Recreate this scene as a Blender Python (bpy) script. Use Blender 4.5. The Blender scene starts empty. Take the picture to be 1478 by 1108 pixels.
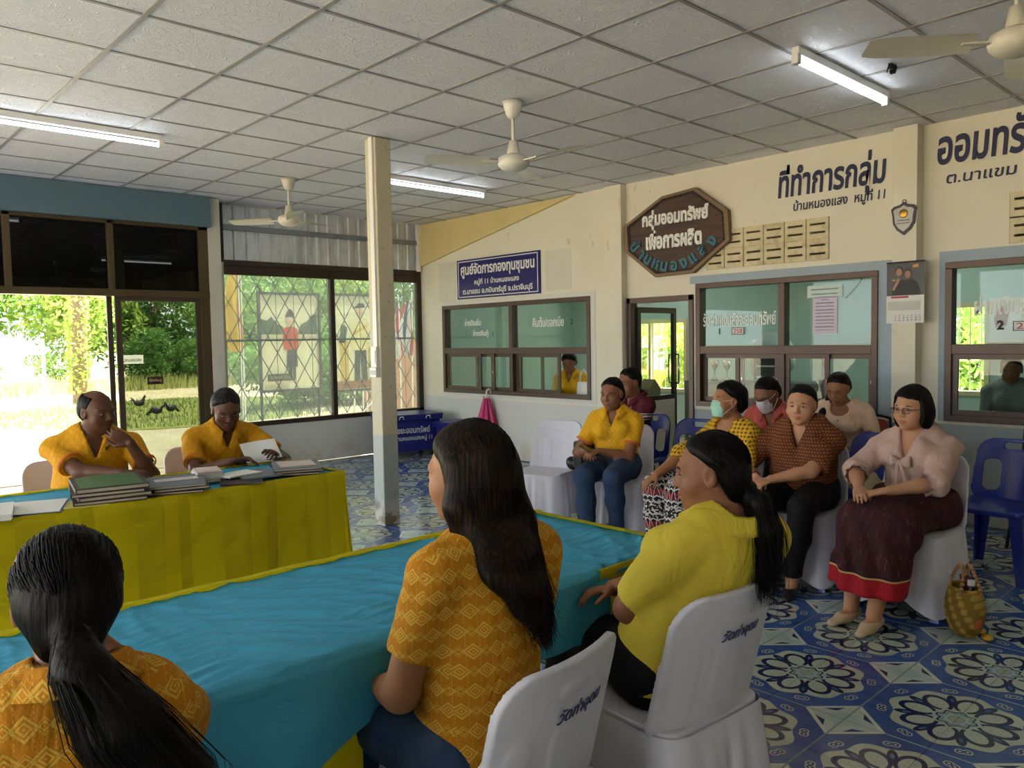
import bpy, bmesh, math, random
import numpy as np
from mathutils import Vector, Matrix
SC = bpy.context.scene
COL = SC.collection
PI = math.pi
random.seed(7)
# ---------------------------------------------------------------- camera
YAW, PITCH, ROLL, FPX = 0.751968654, -0.0560613437, -0.0180566659, 1134.6819
CAMZ = 1.465
_f = Vector((math.sin(YAW)*math.cos(PITCH), math.cos(YAW)*math.cos(PITCH), math.sin(PITCH)))
_r0 = Vector((math.cos(YAW), -math.sin(YAW), 0)); _u0 = _r0.cross(_f)
_r = _r0*math.cos(ROLL) + _u0*math.sin(ROLL)
_u = -_r0*math.sin(ROLL) + _u0*math.cos(ROLL)
cd = bpy.data.cameras.new('camera'); cam = bpy.data.objects.new('camera', cd); COL.objects.link(cam)
cd.sensor_width = 36; cd.lens = FPX/1478*36; cd.clip_start = .05; cd.clip_end = 400
M = Matrix.Identity(4)
for i in range(3):
    M[i][0], M[i][1], M[i][2] = _r[i], _u[i], -_f[i]
M[2][3] = CAMZ
cam.matrix_world = M
SC.camera = cam
def in_view(x, y, z, m=0.0):
    d = Vector((x, y, z-CAMZ)); w = d.dot(_f)
    if w < .1: return None
    px, py = 739+FPX*d.dot(_r)/w, 554-FPX*d.dot(_u)/w
    return w if (-m < px < 1478+m and -m < py < 1108+m) else None
# ---------------------------------------------------------------- light
wd = bpy.data.worlds.new('world'); SC.world = wd; wd.use_nodes = True
bgn = wd.node_tree.nodes['Background']; bgn.inputs[0].default_value = (.88, .95, 1.0, 1); bgn.inputs[1].default_value = 5.8
def lamp(kind, name, loc, direction, energy, color=(1, 1, 1), **kw):
    l = bpy.data.lights.new(name, kind); o = bpy.data.objects.new(name, l); COL.objects.link(o)
    l.energy = energy; l.color = color; o.location = loc
    o.rotation_euler = Vector(direction).to_track_quat('-Z', 'Y').to_euler()
    for k, v in kw.items():
        if k == 'portal': l.cycles.is_portal = v
        else: setattr(l, k, v)
    return o
lamp('SUN', 'sun', (0, 30, 20), (-.25, .12, -1), 42.0, (1, .97, .93), angle=.03)
for nm, loc, dr, sx, sz in [('portal_door', (.0, 8.62, 1.35), (0, -1, 0), 6.9, 2.7), ('portal_window', (5.14, 8.9, 1.5), (0, -1, 0), 2.8, 1.9),
                            ('portal_side', (-3.62, 4.0, 1.4), (1, 0, 0), 8.4, 2.5)]:
    lamp('AREA', nm, loc, dr, 1, shape='RECTANGLE', size=sx, size_y=sz, portal=True)
SC.view_settings.view_transform = 'Standard'; SC.view_settings.look = 'None'
SC.view_settings.gamma = 1; SC.view_settings.use_curve_mapping = False
SC.view_settings.exposure = 0.14
SC.cycles.max_bounces = 7; SC.cycles.diffuse_bounces = 4; SC.cycles.glossy_bounces = 3; SC.cycles.transparent_max_bounces = 16; SC.cycles.transmission_bounces = 4
SC.cycles.caustics_reflective = False; SC.cycles.caustics_refractive = False; SC.cycles.sample_clamp_indirect = 6
# ---------------------------------------------------------------- materials
def lin(h):
    if isinstance(h, str):
        c = [int(h[i:i+2], 16)/255 for i in (0, 2, 4)]
        return tuple(v/12.92 if v < .04045 else ((v+.055)/1.055)**2.4 for v in c)
    return tuple(h)
class X:
    """node-math expression"""
    nt = None
    def __init__(s, sock): s.s = sock
    @staticmethod
    def op(o, *a):
        n = X.nt.nodes.new('ShaderNodeMath'); n.operation = o
        for i, v in enumerate(a):
            if isinstance(v, X): X.nt.links.new(v.s, n.inputs[i])
            else: n.inputs[i].default_value = v
        return X(n.outputs[0])
    def __add__(s, o): return X.op('ADD', s, o)
    __radd__ = __add__
    def __sub__(s, o): return X.op('SUBTRACT', s, o)
    def __rsub__(s, o): return X.op('SUBTRACT', o, s)
    def __mul__(s, o): return X.op('MULTIPLY', s, o)
    __rmul__ = __mul__
    def __truediv__(s, o): return X.op('DIVIDE', s, o)
    def fr(s): return X.op('FRACT', s)
    def fl(s): return X.op('FLOOR', s)
    def ab(s): return X.op('ABSOLUTE', s)
    def sin(s): return X.op('SINE', s)
    def gt(s, o): return X.op('GREATER_THAN', s, o)
    def lt(s, o): return X.op('LESS_THAN', s, o)
    def mx(s, o): return X.op('MAXIMUM', s, o)
    def mn(s, o): return X.op('MINIMUM', s, o)
    def sqrt(s): return X.op('SQRT', s)
    def atan(s, o): return X.op('ARCTAN2', s, o)
    def mod(s, o): return X.op('FLOORED_MODULO', s, o)
    def band(s, lo, hi): return s.gt(lo)*s.lt(hi)
class Mt:
    def __init__(s, name, color=(.8, .8, .8), rough=.6, metal=0., spec=.5, **kw):
        s.m = bpy.data.materials.new(name); s.m.use_nodes = True
        s.nt = s.m.node_tree; s.b = s.nt.nodes['Principled BSDF']; s.out = s.nt.nodes['Material Output']
        X.nt = s.nt
        s.base = lin(color)
        s.b.inputs['Base Color'].default_value = (*s.base, 1)
        s.b.inputs['Roughness'].default_value = rough
        s.b.inputs['Metallic'].default_value = metal
        s.b.inputs['Specular IOR Level'].default_value = spec
        for k, v in kw.items(): s.b.inputs[k].default_value = v
        s.col = None
    def coord(s, kind='Object'):
        X.nt = s.nt
        if kind == 'World': n = s.nt.nodes.new('ShaderNodeNewGeometry'); o = n.outputs['Position']
        else: n = s.nt.nodes.new('ShaderNodeTexCoord'); o = n.outputs[kind]
        return o
    def xyz(s, kind='Object'):
        n = s.nt.nodes.new('ShaderNodeSeparateXYZ'); s.nt.links.new(s.coord(kind), n.inputs[0])
        return [X(n.outputs[i]) for i in range(3)]
    def mapv(s, kind, scale):
        n = s.nt.nodes.new('ShaderNodeMapping'); s.nt.links.new(s.coord(kind), n.inputs[0])
        n.inputs['Scale'].default_value = scale if hasattr(scale, '__len__') else (scale,)*3
        return n.outputs[0]
    def noise(s, scale=5, detail=3, kind='Object', stretch=(1, 1, 1), rough=.5, dist=0.):
        n = s.nt.nodes.new('ShaderNodeTexNoise'); n.inputs['Scale'].default_value = scale; n.inputs['Detail'].default_value = detail
        n.inputs['Roughness'].default_value = rough; n.inputs['Distortion'].default_value = dist
        s.nt.links.new(s.mapv(kind, stretch), n.inputs['Vector']); X.nt = s.nt
        return X(n.outputs['Fac'])
    def voro(s, scale, kind='Object', feat='F1', stretch=(1, 1, 1)):
        n = s.nt.nodes.new('ShaderNodeTexVoronoi'); n.feature = feat; n.inputs['Scale'].default_value = scale
        s.nt.links.new(s.mapv(kind, stretch), n.inputs['Vector']); X.nt = s.nt
        return X(n.outputs['Distance'])
    def mix(s, fac, c2, c1=None):
        """colour := mix(current, c2, fac)"""
        n = s.nt.nodes.new('ShaderNodeMix'); n.data_type = 'RGBA'
        if isinstance(fac, X): s.nt.links.new(fac.s, n.inputs[0])
        else: n.inputs[0].default_value = fac
        cur = c1 if c1 is not None else s.col
        if cur is None: n.inputs[6].default_value = (*s.base, 1)
        elif hasattr(cur, 'is_linked'): s.nt.links.new(cur, n.inputs[6])
        else: n.inputs[6].default_value = (*lin(cur), 1)
        if hasattr(c2, 'is_linked'): s.nt.links.new(c2, n.inputs[7])
        else: n.inputs[7].default_value = (*lin(c2), 1)
        s.col = n.outputs[2]; s.nt.links.new(s.col, s.b.inputs['Base Color'])
        return s
    def bump(s, h, strength=.3, dist=.01):
        n = s.nt.nodes.new('ShaderNodeBump'); n.inputs['Strength'].default_value = strength; n.inputs['Distance'].default_value = dist
        s.nt.links.new(h.s, n.inputs['Height']); s.nt.links.new(n.outputs[0], s.b.inputs['Normal'])
        return s
    def rough(s, x): s.nt.links.new(x.s, s.b.inputs['Roughness']); return s
def smooth01(x, a, b):
    n = X.nt.nodes.new('ShaderNodeMapRange'); n.interpolation_type = 'SMOOTHSTEP'
    X.nt.links.new(x.s, n.inputs[0]); n.inputs[1].default_value = a; n.inputs[2].default_value = b
    return X(n.outputs[0])
def plain(name, color, rough=.6, metal=0., spec=.5, var=.12, scale=6, bump=0., kind='Object', **kw):
    t = Mt(name, color, rough, metal, spec, **kw)
    nz = t.noise(scale, 4, kind)
    t.mix((nz-.35)*(var*2.2), tuple(c*.55 for c in t.base))
    if bump: t.bump(t.noise(scale*6, 4, kind), bump, .004)
    return t.m
def glass(name, tint=(1, 1, 1), gloss=.5, haze=0., rough=.01):
    m = bpy.data.materials.new(name); m.use_nodes = True; nt = m.node_tree; nt.nodes.clear()
    o = nt.nodes.new('ShaderNodeOutputMaterial'); t = nt.nodes.new('ShaderNodeBsdfTransparent'); t.inputs[0].default_value = (*tint, 1)
    g = nt.nodes.new('ShaderNodeBsdfGlossy'); g.inputs['Roughness'].default_value = rough
    fr = nt.nodes.new('ShaderNodeLayerWeight'); fr.inputs[0].default_value = .5; X.nt = nt
    mu = (X.op('POWER', X(fr.outputs['Facing']), 4.)*.9+.045)*gloss; mu = mu.s.node
    mx = nt.nodes.new('ShaderNodeMixShader'); nt.links.new(mu.outputs[0], mx.inputs[0]); nt.links.new(t.outputs[0], mx.inputs[1]); nt.links.new(g.outputs[0], mx.inputs[2])
    last = mx
    if haze:
        d = nt.nodes.new('ShaderNodeBsdfTranslucent'); d.inputs[0].default_value = (.85, .9, .88, 1)
        mh = nt.nodes.new('ShaderNodeMixShader'); mh.inputs[0].default_value = haze
        nt.links.new(mx.outputs[0], mh.inputs[1]); nt.links.new(d.outputs[0], mh.inputs[2]); last = mh
    nt.links.new(last.outputs[0], o.inputs[0])
    return m
def emit(name, color, s):
    t = Mt(name, color); t.b.inputs['Emission Color'].default_value = (*lin(color), 1); t.b.inputs['Emission Strength'].default_value = s
    return t.m
# ---------------------------------------------------------------- mesh builder
def frame_of(d):
    d = Vector(d).normalized(); a = Vector((0, 0, 1)) if abs(d.z) < .9 else Vector((1, 0, 0))
    x = d.cross(a).normalized(); return x, d.cross(x).normalized(), d
class MB:
    def __init__(s): s.v = []; s.f = []; s.mi = []; s.uv = None
    def add(s, vs, fs, m=0):
        n = len(s.v); s.v += [tuple(v) for v in vs]; s.f += [tuple(i+n for i in f) for f in fs]; s.mi += [m]*len(fs); return s
    def box(s, c, d, m=0, rot=None, taper=1.0):
        x, y, z = d[0]/2, d[1]/2, d[2]/2
        vs = [Vector((a*x*(taper if b_ < 0 else 1), b*y*(taper if b_ < 0 else 1), b_*z)) for b_ in (-1, 1) for b in (-1, 1) for a in (-1, 1)]
        if rot is not None: vs = [rot @ v for v in vs]
        vs = [v+Vector(c) for v in vs]
        return s.add(vs, [(0, 2, 3, 1), (4, 5, 7, 6), (0, 1, 5, 4), (2, 6, 7, 3), (0, 4, 6, 2), (1, 3, 7, 5)], m)
    def box2(s, a, b, m=0):
        return s.box([(a[i]+b[i])/2 for i in range(3)], [abs(b[i]-a[i]) for i in range(3)], m)
    def tube(s, pts, r, n=8, m=0, cap=True, closed=False):
        pts = [Vector(p) for p in pts]; k = len(pts)
        rs = r if hasattr(r, '__len__') else [r]*k
        vs = []; x = None
        for i, p in enumerate(pts):
            if closed: d = pts[(i+1) % k]-pts[i-1]
            else: d = pts[min(i+1, k-1)]-pts[max(i-1, 0)]
            d.normalize()
            if x is None: x = frame_of(d)[0]
            x = (x-d*x.dot(d)); x = x.normalized() if x.length > 1e-6 else frame_of(d)[0]
            y = d.cross(x)
            for j in range(n):
                t = 2*PI*j/n; vs.append(p+(x*math.cos(t)+y*math.sin(t))*rs[i])
        fs = []
        for i in range(k if closed else k-1):
            i2 = (i+1) % k
            for j in range(n):
                fs.append((i*n+j, i*n+(j+1) % n, i2*n+(j+1) % n, i2*n+j))
        if cap and not closed: fs += [tuple(range(n))[::-1], tuple((k-1)*n+j for j in range(n))]
        return s.add(vs, fs, m)
    def lathe(s, prof, c=(0, 0, 0), n=24, m=0):
        vs = []; fs = []
        for r_, z in prof:
            for j in range(n):
                t = 2*PI*j/n; vs.append((c[0]+r_*math.cos(t), c[1]+r_*math.sin(t), c[2]+z))
        for i in range(len(prof)-1):
            for j in range(n): fs.append((i*n+j, i*n+(j+1) % n, (i+1)*n+(j+1) % n, (i+1)*n+j))
        fs += [tuple(range(n))[::-1], tuple((len(prof)-1)*n+j for j in range(n))]
        return s.add(vs, fs, m)
    def ell(s, c, r, m=0, n=14, R=None):
        vs = []; k = n//2
        for i in range(k+1):
            ph = PI*i/k
            for j in range(n):
                t = 2*PI*j/n; p = Vector((r[0]*math.sin(ph)*math.cos(t), r[1]*math.sin(ph)*math.sin(t), r[2]*math.cos(ph)))
                if R is not None: p = R @ p
                vs.append(p+Vector(c))
        fs = [(i*n+j, (i+1)*n+j, (i+1)*n+(j+1) % n, i*n+(j+1) % n) for i in range(k) for j in range(n)]
        return s.add(vs, fs, m)
    def prism(s, poly, org, ux, uy, th, m=0):
        """poly in 2D, extruded along ux x uy by th"""
        org, ux, uy = Vector(org), Vector(ux), Vector(uy); nrm = ux.cross(uy).normalized()
        a = [org+ux*p[0]+uy*p[1] for p in poly]; b = [p+nrm*th for p in a]; n = len(a)
        return s.add(a+b, [tuple(range(n))[::-1], tuple(range(n, 2*n))]+[(i, (i+1) % n, n+(i+1) % n, n+i) for i in range(n)], m)
    def grid(s, P, m=0, wrap=False):
        """P[i][j] -> point"""
        P = np.asarray(P, float); a, b = P.shape[:2]
        fs = []
        for i in range(a-1):
            for j in range(b if wrap else b-1):
                j2 = (j+1) % b
                fs.append((i*b+j, i*b+j2, (i+1)*b+j2, (i+1)*b+j))
        return s.add(P.reshape(-1, 3).tolist(), fs, m)
    def mesh(s, name, mats, smooth=False, bevel=0):
        me = bpy.data.meshes.new(name); me.from_pydata(s.v, [], s.f)
        for m_ in (mats if isinstance(mats, (list, tuple)) else [mats]): me.materials.append(m_)
        if any(s.mi): me.polygons.foreach_set('material_index', s.mi)
        if s.uv is not None:
            l = me.uv_layers.new(name='UVMap'); idx = np.zeros(len(me.loops), int); me.loops.foreach_get('vertex_index', idx)
            l.data.foreach_set('uv', np.asarray(s.uv, float)[idx].ravel())
        if smooth: me.polygons.foreach_set('use_smooth', [True]*len(me.polygons))
        me.update(); return me
def link(name, me, parent=None, loc=None, rz=0):
    o = bpy.data.objects.new(name, me); COL.objects.link(o)
    if parent is not None: o.parent = parent
    if loc is not None: o.location = loc
    if rz: o.rotation_euler = (0, 0, rz)
    return o
def tag(o, label=None, cat=None, group=None, kind=None):
    if label: o['label'] = label
    if cat: o['category'] = cat
    if group: o['group'] = group
    if kind: o['kind'] = kind
    return o
def thing(name, label, cat, loc=(0, 0, 0), rz=0, group=None):
    o = link(name, None, None, loc, rz); o.empty_display_size = .05
    return tag(o, label, cat, group)
def part(name, mb, mats, parent=None, smooth=False, kind=None, bevel=0, label=None, loc=None, auto=None):
    o = link(name, mb.mesh(name, mats, smooth), parent, loc)
    if bevel:
        md = o.modifiers.new('Bevel', 'BEVEL'); md.width = bevel; md.segments = 2; md.limit_method = 'ANGLE'; md.angle_limit = .6
    if auto: 
        o.data.polygons.foreach_set('use_smooth', [True]*len(o.data.polygons))
        try: o.data.set_sharp_from_angle(angle=auto)
        except Exception: pass
    if kind: o['kind'] = kind
    if label: o['label'] = label
    return o
def copy_thing(root, loc, rz, label, group=None):
    r = root.copy(); COL.objects.link(r); r.location = loc; r.rotation_euler = (0, 0, rz); r['label'] = label
    if group: r['group'] = group
    for ch in list(root.children):
        c = ch.copy(); COL.objects.link(c); c.parent = r
        for g in ch.children:
            d = g.copy(); COL.objects.link(d); d.parent = c
    return r
_txtcache = {}
def text_mesh(txt, size, mat, bold=0., extrude=.001, align='CENTER', shear=0., narrow=1.0):
    c = bpy.data.curves.new('t', 'FONT'); c.body = txt; c.size = size; c.align_x = align; c.align_y = 'CENTER'; c.extrude = extrude; c.offset = bold; c.shear = shear
    c.resolution_u = 3
    o = bpy.data.objects.new('t', c); COL.objects.link(o)
    dg = bpy.context.evaluated_depsgraph_get(); me = bpy.data.meshes.new_from_object(o.evaluated_get(dg))
    bpy.data.objects.remove(o); bpy.data.curves.remove(c)
    me.materials.clear(); me.materials.append(mat)
    me.polygons.foreach_set('material_index', [0]*len(me.polygons))
    return me
def text(name, txt, size, mat, parent, loc, ux, uy, bold=0., width=None, height=None, shear=0., kind=None, extrude=.001):
    """lettering in the plane spanned by ux (reading direction) and uy (up); width/height rescale it"""
    me = text_mesh(txt, size, mat, bold, extrude, shear=shear)
    co = np.array([v.co for v in me.vertices]) if len(me.vertices) else np.zeros((1, 3))
    mn, mx = co.min(0), co.max(0); c = (mn+mx)/2
    sx = width/(mx[0]-mn[0]) if width else 1; sy = height/(mx[1]-mn[1]) if height else (sx if width else 1)
    if height and not width: sx = sy
    ux, uy = Vector(ux).normalized(), Vector(uy).normalized(); uz = ux.cross(uy)
    L = Vector(loc)
    # one object per word: gather faces into runs separated by a gap
    iv = []
    for p in me.polygons:
        xs_ = [me.vertices[i].co.x for i in p.vertices]; iv.append((min(xs_), max(xs_), p.index))
    iv.sort(); runs = []
    for a_, b_, i_ in iv:
        if runs and a_ < runs[-1][1]+.16*size: runs[-1][1] = max(runs[-1][1], b_); runs[-1][2].append(i_)
        else: runs.append([a_, b_, [i_]])
    loc3 = [L+ux*((v.co.x-c[0])*sx)+uy*((v.co.y-c[1])*sy)+uz*v.co.z for v in me.vertices]
    first = None
    for _, _, ids in runs:
        m2 = {}; fs = []
        for i_ in ids: fs.append([m2.setdefault(v, len(m2)) for v in me.polygons[i_].vertices])
        me2 = bpy.data.meshes.new(name); me2.from_pydata([loc3[v] for v in m2], [], fs); me2.materials.append(mat); me2.update()
        o = link(name, me2, parent); first = first or o
    bpy.data.meshes.remove(me)
    return first
# ---------------------------------------------------------------- implicit surfaces (numpy surface nets)
def smin(a, b, k):
    if k <= 0: return np.minimum(a, b)
    h = np.maximum(k-np.abs(a-b), 0)/k
    return np.minimum(a, b)-h*h*k*.25
def Pell(c, r, R=None):
    c = np.asarray(c, float); r = np.asarray(r, float)
    def f(x, y, z):
        x, y, z = x-c[0], y-c[1], z-c[2]
        if R is not None: x, y, z = R[0][0]*x+R[1][0]*y+R[2][0]*z, R[0][1]*x+R[1][1]*y+R[2][1]*z, R[0][2]*x+R[1][2]*y+R[2][2]*z
        a, b, d = x/r[0], y/r[1], z/r[2]
        k0 = np.sqrt(a*a+b*b+d*d)+1e-9; a, b, d = a/r[0], b/r[1], d/r[2]
        return k0*(k0-1)/(np.sqrt(a*a+b*b+d*d)+1e-9)
    m = max(r) if R is not None else r
    return f, c-m, c+m
def Pcone(a, b, r1, r2, side=None, flat=1.0):
    """tapered capsule a->b; flat<1 squashes it across the axis at right angles to side"""
    a = np.asarray(a, float); b = np.asarray(b, float); d = b-a; L = np.linalg.norm(d)+1e-9; d = d/L
    if side is not None:
        s_ = np.asarray(side, float); s_ = s_-d*s_.dot(d); s_ /= np.linalg.norm(s_)+1e-9; n_ = np.cross(d, s_)
    def f(x, y, z):
        x, y, z = x-a[0], y-a[1], z-a[2]
        t = x*d[0]+y*d[1]+z*d[2]; tc = np.clip(t, 0, L); o = t-tc
        if side is None:
            q = np.sqrt(np.maximum(x*x+y*y+z*z-t*t, 0)+o*o); return q-(r1+(r2-r1)*tc/L)
        u = x*s_[0]+y*s_[1]+z*s_[2]; w = x*n_[0]+y*n_[1]+z*n_[2]
        q = np.sqrt(u*u+(w/flat)**2+o*o); return (q-(r1+(r2-r1)*tc/L))*(.5+.5*flat)
    m = max(r1, r2)
    return f, np.minimum(a, b)-m, np.maximum(a, b)+m
class Field:
    def __init__(s, xs, ys, zs):
        s.xs, s.ys, s.zs = [np.asarray(q, np.float32) for q in (xs, ys, zs)]
        s.D = np.full((len(xs), len(ys), len(zs)), .2, np.float32)
    def _sl(s, lo, hi, m):
        r = []
        for q, l, h in ((s.xs, lo[0], hi[0]), (s.ys, lo[1], hi[1]), (s.zs, lo[2], hi[2])):
            i, j = np.searchsorted(q, l-m), np.searchsorted(q, h+m)
            if i >= j: return None
            r.append(slice(i, j))
        return tuple(r)
    def _ev(s, f, sl):
        return f(s.xs[sl[0]][:, None, None], s.ys[sl[1]][None, :, None], s.zs[sl[2]][None, None, :]).astype(np.float32)
    def add(s, p, k=.02, off=0.):
        f, lo, hi = p; sl = s._sl(lo, hi, k+.025+max(off, 0))
        if sl is None: return s
        s.D[sl] = smin(s.D[sl], s._ev(f, sl)-off, k); return s
    def sub(s, p, k=.01):
        f, lo, hi = p; sl = s._sl(lo, hi, k+.025)
        if sl is None: return s
        s.D[sl] = -smin(-s.D[sl], s._ev(f, sl), k); return s
    def cut(s, n, d):
        """keep n.p < d"""
        P = s.xs[:, None, None]*n[0]+s.ys[None, :, None]*n[1]+s.zs[None, None, :]*n[2]-d
        s.D = np.maximum(s.D, P.astype(np.float32)); return s
    def warp(s, fn):
        s.D = s.D+fn(s.xs[:, None, None], s.ys[None, :, None], s.zs[None, None, :]).astype(np.float32)*(np.abs(s.D) < .06); return s
    def nets(s):
        D = s.D; D[[0, -1]] = .2; D[:, [0, -1]] = .2; D[:, :, [0, -1]] = .2
        S = D < 0
        c = S[:-1, :-1, :-1].astype(np.int8)
        for a in (0, 1):
            for b in (0, 1):
                for e in (0, 1):
                    if a+b+e: c = c+S[a:S.shape[0]-1+a, b:S.shape[1]-1+b, e:S.shape[2]-1+e]
        act = (c > 0) & (c < 8); I, J, K = np.nonzero(act); n = len(I)
        idx = np.full(act.shape, -1, np.int64); idx[I, J, K] = np.arange(n)
        acc = np.zeros((n, 3)); cnt = np.zeros(n)
        A = (s.xs, s.ys, s.zs)
        cor = [(a, b, e) for a in (0, 1) for b in (0, 1) for e in (0, 1)]
        for p in cor:
            for ax in range(3):
                if p[ax]: continue
                q = list(p); q[ax] = 1
                v0 = D[I+p[0], J+p[1], K+p[2]]; v1 = D[I+q[0], J+q[1], K+q[2]]
                m = (v0 < 0) != (v1 < 0); t = np.where(m, v0/(v0-v1+1e-12*(~m)+0.), 0)
                P0 = np.stack([A[0][I+p[0]], A[1][J+p[1]], A[2][K+p[2]]], 1); P1 = np.stack([A[0][I+q[0]], A[1][J+q[1]], A[2][K+q[2]]], 1)
                acc += np.where(m[:, None], P0+(P1-P0)*t[:, None], 0); cnt += m
        V = acc/np.maximum(cnt, 1)[:, None]
        F = []
        for ax in range(3):
            o = [a for a in range(3) if a != ax]
            sl0 = [slice(None)]*3; sl1 = [slice(None)]*3; sl0[ax] = slice(0, -1); sl1[ax] = slice(1, None)
            for q in o: sl0[q] = slice(1, -1); sl1[q] = slice(1, -1)
            a0, a1 = S[tuple(sl0)], S[tuple(sl1)]
            for flip, mk in ((False, a0 & ~a1), (True, ~a0 & a1)):
                g = list(np.nonzero(mk))
                for q in o: g[q] = g[q]+1
                def cell(d1, d2):
                    h = list(g); h[o[0]] = h[o[0]]-d1; h[o[1]] = h[o[1]]-d2
                    return idx[h[0], h[1], h[2]]
                qd = np.stack([cell(0, 0), cell(1, 0), cell(1, 1), cell(0, 1)], 1)
                if (ax == 1) != flip: qd = qd[:, ::-1]
                F.append(qd)
        F = np.concatenate(F); F = F[(F >= 0).all(1)]
        return V, F
def np_mesh(name, V, F, mats, smooth=True, uv=None, box_uv=False):
    me = bpy.data.meshes.new(name); nf = len(F)
    me.vertices.add(len(V)); me.vertices.foreach_set('co', np.asarray(V, np.float32).ravel())
    me.loops.add(nf*4); me.loops.foreach_set('vertex_index', np.asarray(F, np.int32).ravel())
    me.polygons.add(nf); me.polygons.foreach_set('loop_start', np.arange(nf, dtype=np.int32)*4)
    me.polygons.foreach_set('loop_total', np.full(nf, 4, np.int32)) if False else None
    me.polygons.foreach_set('use_smooth', np.full(nf, smooth))
    me.update(calc_edges=True); me.validate()
    for m_ in (mats if isinstance(mats, (list, tuple)) else [mats]): me.materials.append(m_)
    if box_uv and len(me.polygons) == nf:
        n = np.cross(V[F[:, 2]]-V[F[:, 0]], V[F[:, 3]]-V[F[:, 1]]); n = np.abs(n)*np.array([1., 1.25, .8])
        ax = n.argmax(1); P = V[F]
        U = np.where(ax[:, None] == 0, P[:, :, 1]+.37, P[:, :, 0]); W = np.where(ax[:, None] == 2, P[:, :, 1], P[:, :, 2])
        l = me.uv_layers.new(name='UVMap'); l.data.foreach_set('uv', np.stack([U, W], -1).astype(np.float32).ravel())
    return me
_rs = np.random.RandomState(5)
def wob(seed, freq, n=7, stretch=(1, 1, 1)):
    r = np.random.RandomState(seed); Dn = r.normal(size=(n, 3)); Dn /= np.linalg.norm(Dn, axis=1)[:, None]; Dn *= (freq*r.uniform(.6, 1.7, n))[:, None]*np.asarray(stretch); ph = r.uniform(0, 6.28, n)
    def f(x, y, z):
        o = 0
        for d, p in zip(Dn, ph): o = o+np.sin(d[0]*x+d[1]*y+d[2]*z+p+.8*np.sin(d[1]*x*.6-d[0]*y*.6+p*2))
        return o/math.sqrt(n)
    return f
def axis(lo, hi, step, fine=()):
    """non-uniform axis: fine = [(lo, hi, step)]"""
    q = [lo]
    while q[-1] < hi:
        st = step
        for a, b, t in fine:
            if a-step < q[-1] < b: st = min(st, t)
        q.append(q[-1]+st)
    return np.array(q)
# ================================================================ MATERIALS
CREAM = 'dccfa6'
def wall_material(name, low, lowz):
    t = Mt(name, 'e4dfcc', .75, spec=.2)
    x, y, z = t.xyz('World')
    n1 = t.noise(1.3, 5, 'World'); n2 = t.noise(14, 4, 'World', (1, 1, .35)); n3 = t.noise(4, 5, 'World')
    t.mix(smooth01(n1, .45, .75)*.3, 'd3c9a6')
    t.mix(smooth01(n2, .66, .76)*.5, 'b09c74')
    if low:
        t.mix((z + n3*.006).lt(lowz), low)
        t.mix((1-smooth01(z, .02, .35))*smooth01(n3, .35, .65)*.7, 'b9a684')
    t.bump(t.noise(60, 4, 'World'), .12, .004)
    return t.m
M_WALL = wall_material('cream_paint_grey_skirt', 'd3d3cd', .72)
M_WALLB = wall_material('cream_paint_blue_skirt', 'a7b1b4', .76)
M_BAND = plain('blue_grey_paint', '9fb0bb', .7, scale=9, kind='World')
M_OFF = plain('office_teal_paint', 'a9c2bb', .7, scale=3, kind='World', var=.08)
M_BROWN = plain('brown_aluminium', '55443a', .42, .35, var=.05)
M_BRONZE = plain('bronze_aluminium', '55472f', .4, .4, var=.05)
M_BLACK = plain('black_rubber', '141312', .6, var=.03)
M_TEAL = plain('teal_fascia_paint', '56707f', .6, var=.1, scale=2)
M_WHITE = plain('white_plastic', 'e9e7e0', .4, var=.04)
M_CHROME = plain('chrome', 'c8c8c8', .15, 1.0, var=.02)
G_CLEAR = glass('clear_glass', (.86, .93, .9), .55)
G_TINT = glass('tinted_door_glass', (.34, .355, .305), .5)
G_DARK = glass('dark_film_glass', (.012, .012, .012), .45)
G_HAZE = glass('hazy_window_glass', (.42, .45, .42), .5, haze=.06)  # pale translucent veil mixed over the whole pane
# ceiling tile: white gypsum with raised swirls
t = Mt('ceiling_swirl_tile', 'eaebf1', .55, spec=.3)
n = t.noise(9, 2, 'World', dist=1.4); ring = smooth01((n*9).fr()-.5, 0, .5)
ring = 1-((n*7).fr()-.5).ab()*2; sw = smooth01(ring, .72, .95)
t.mix(sw*.8, 'fbfcfd'); t.bump(sw, .8, .006); t.rough(.62-sw*.3); M_CTILE = t.m
M_BAR = plain('ceiling_bar_metal', '9b9a98', .45, .2, var=.04)
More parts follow.
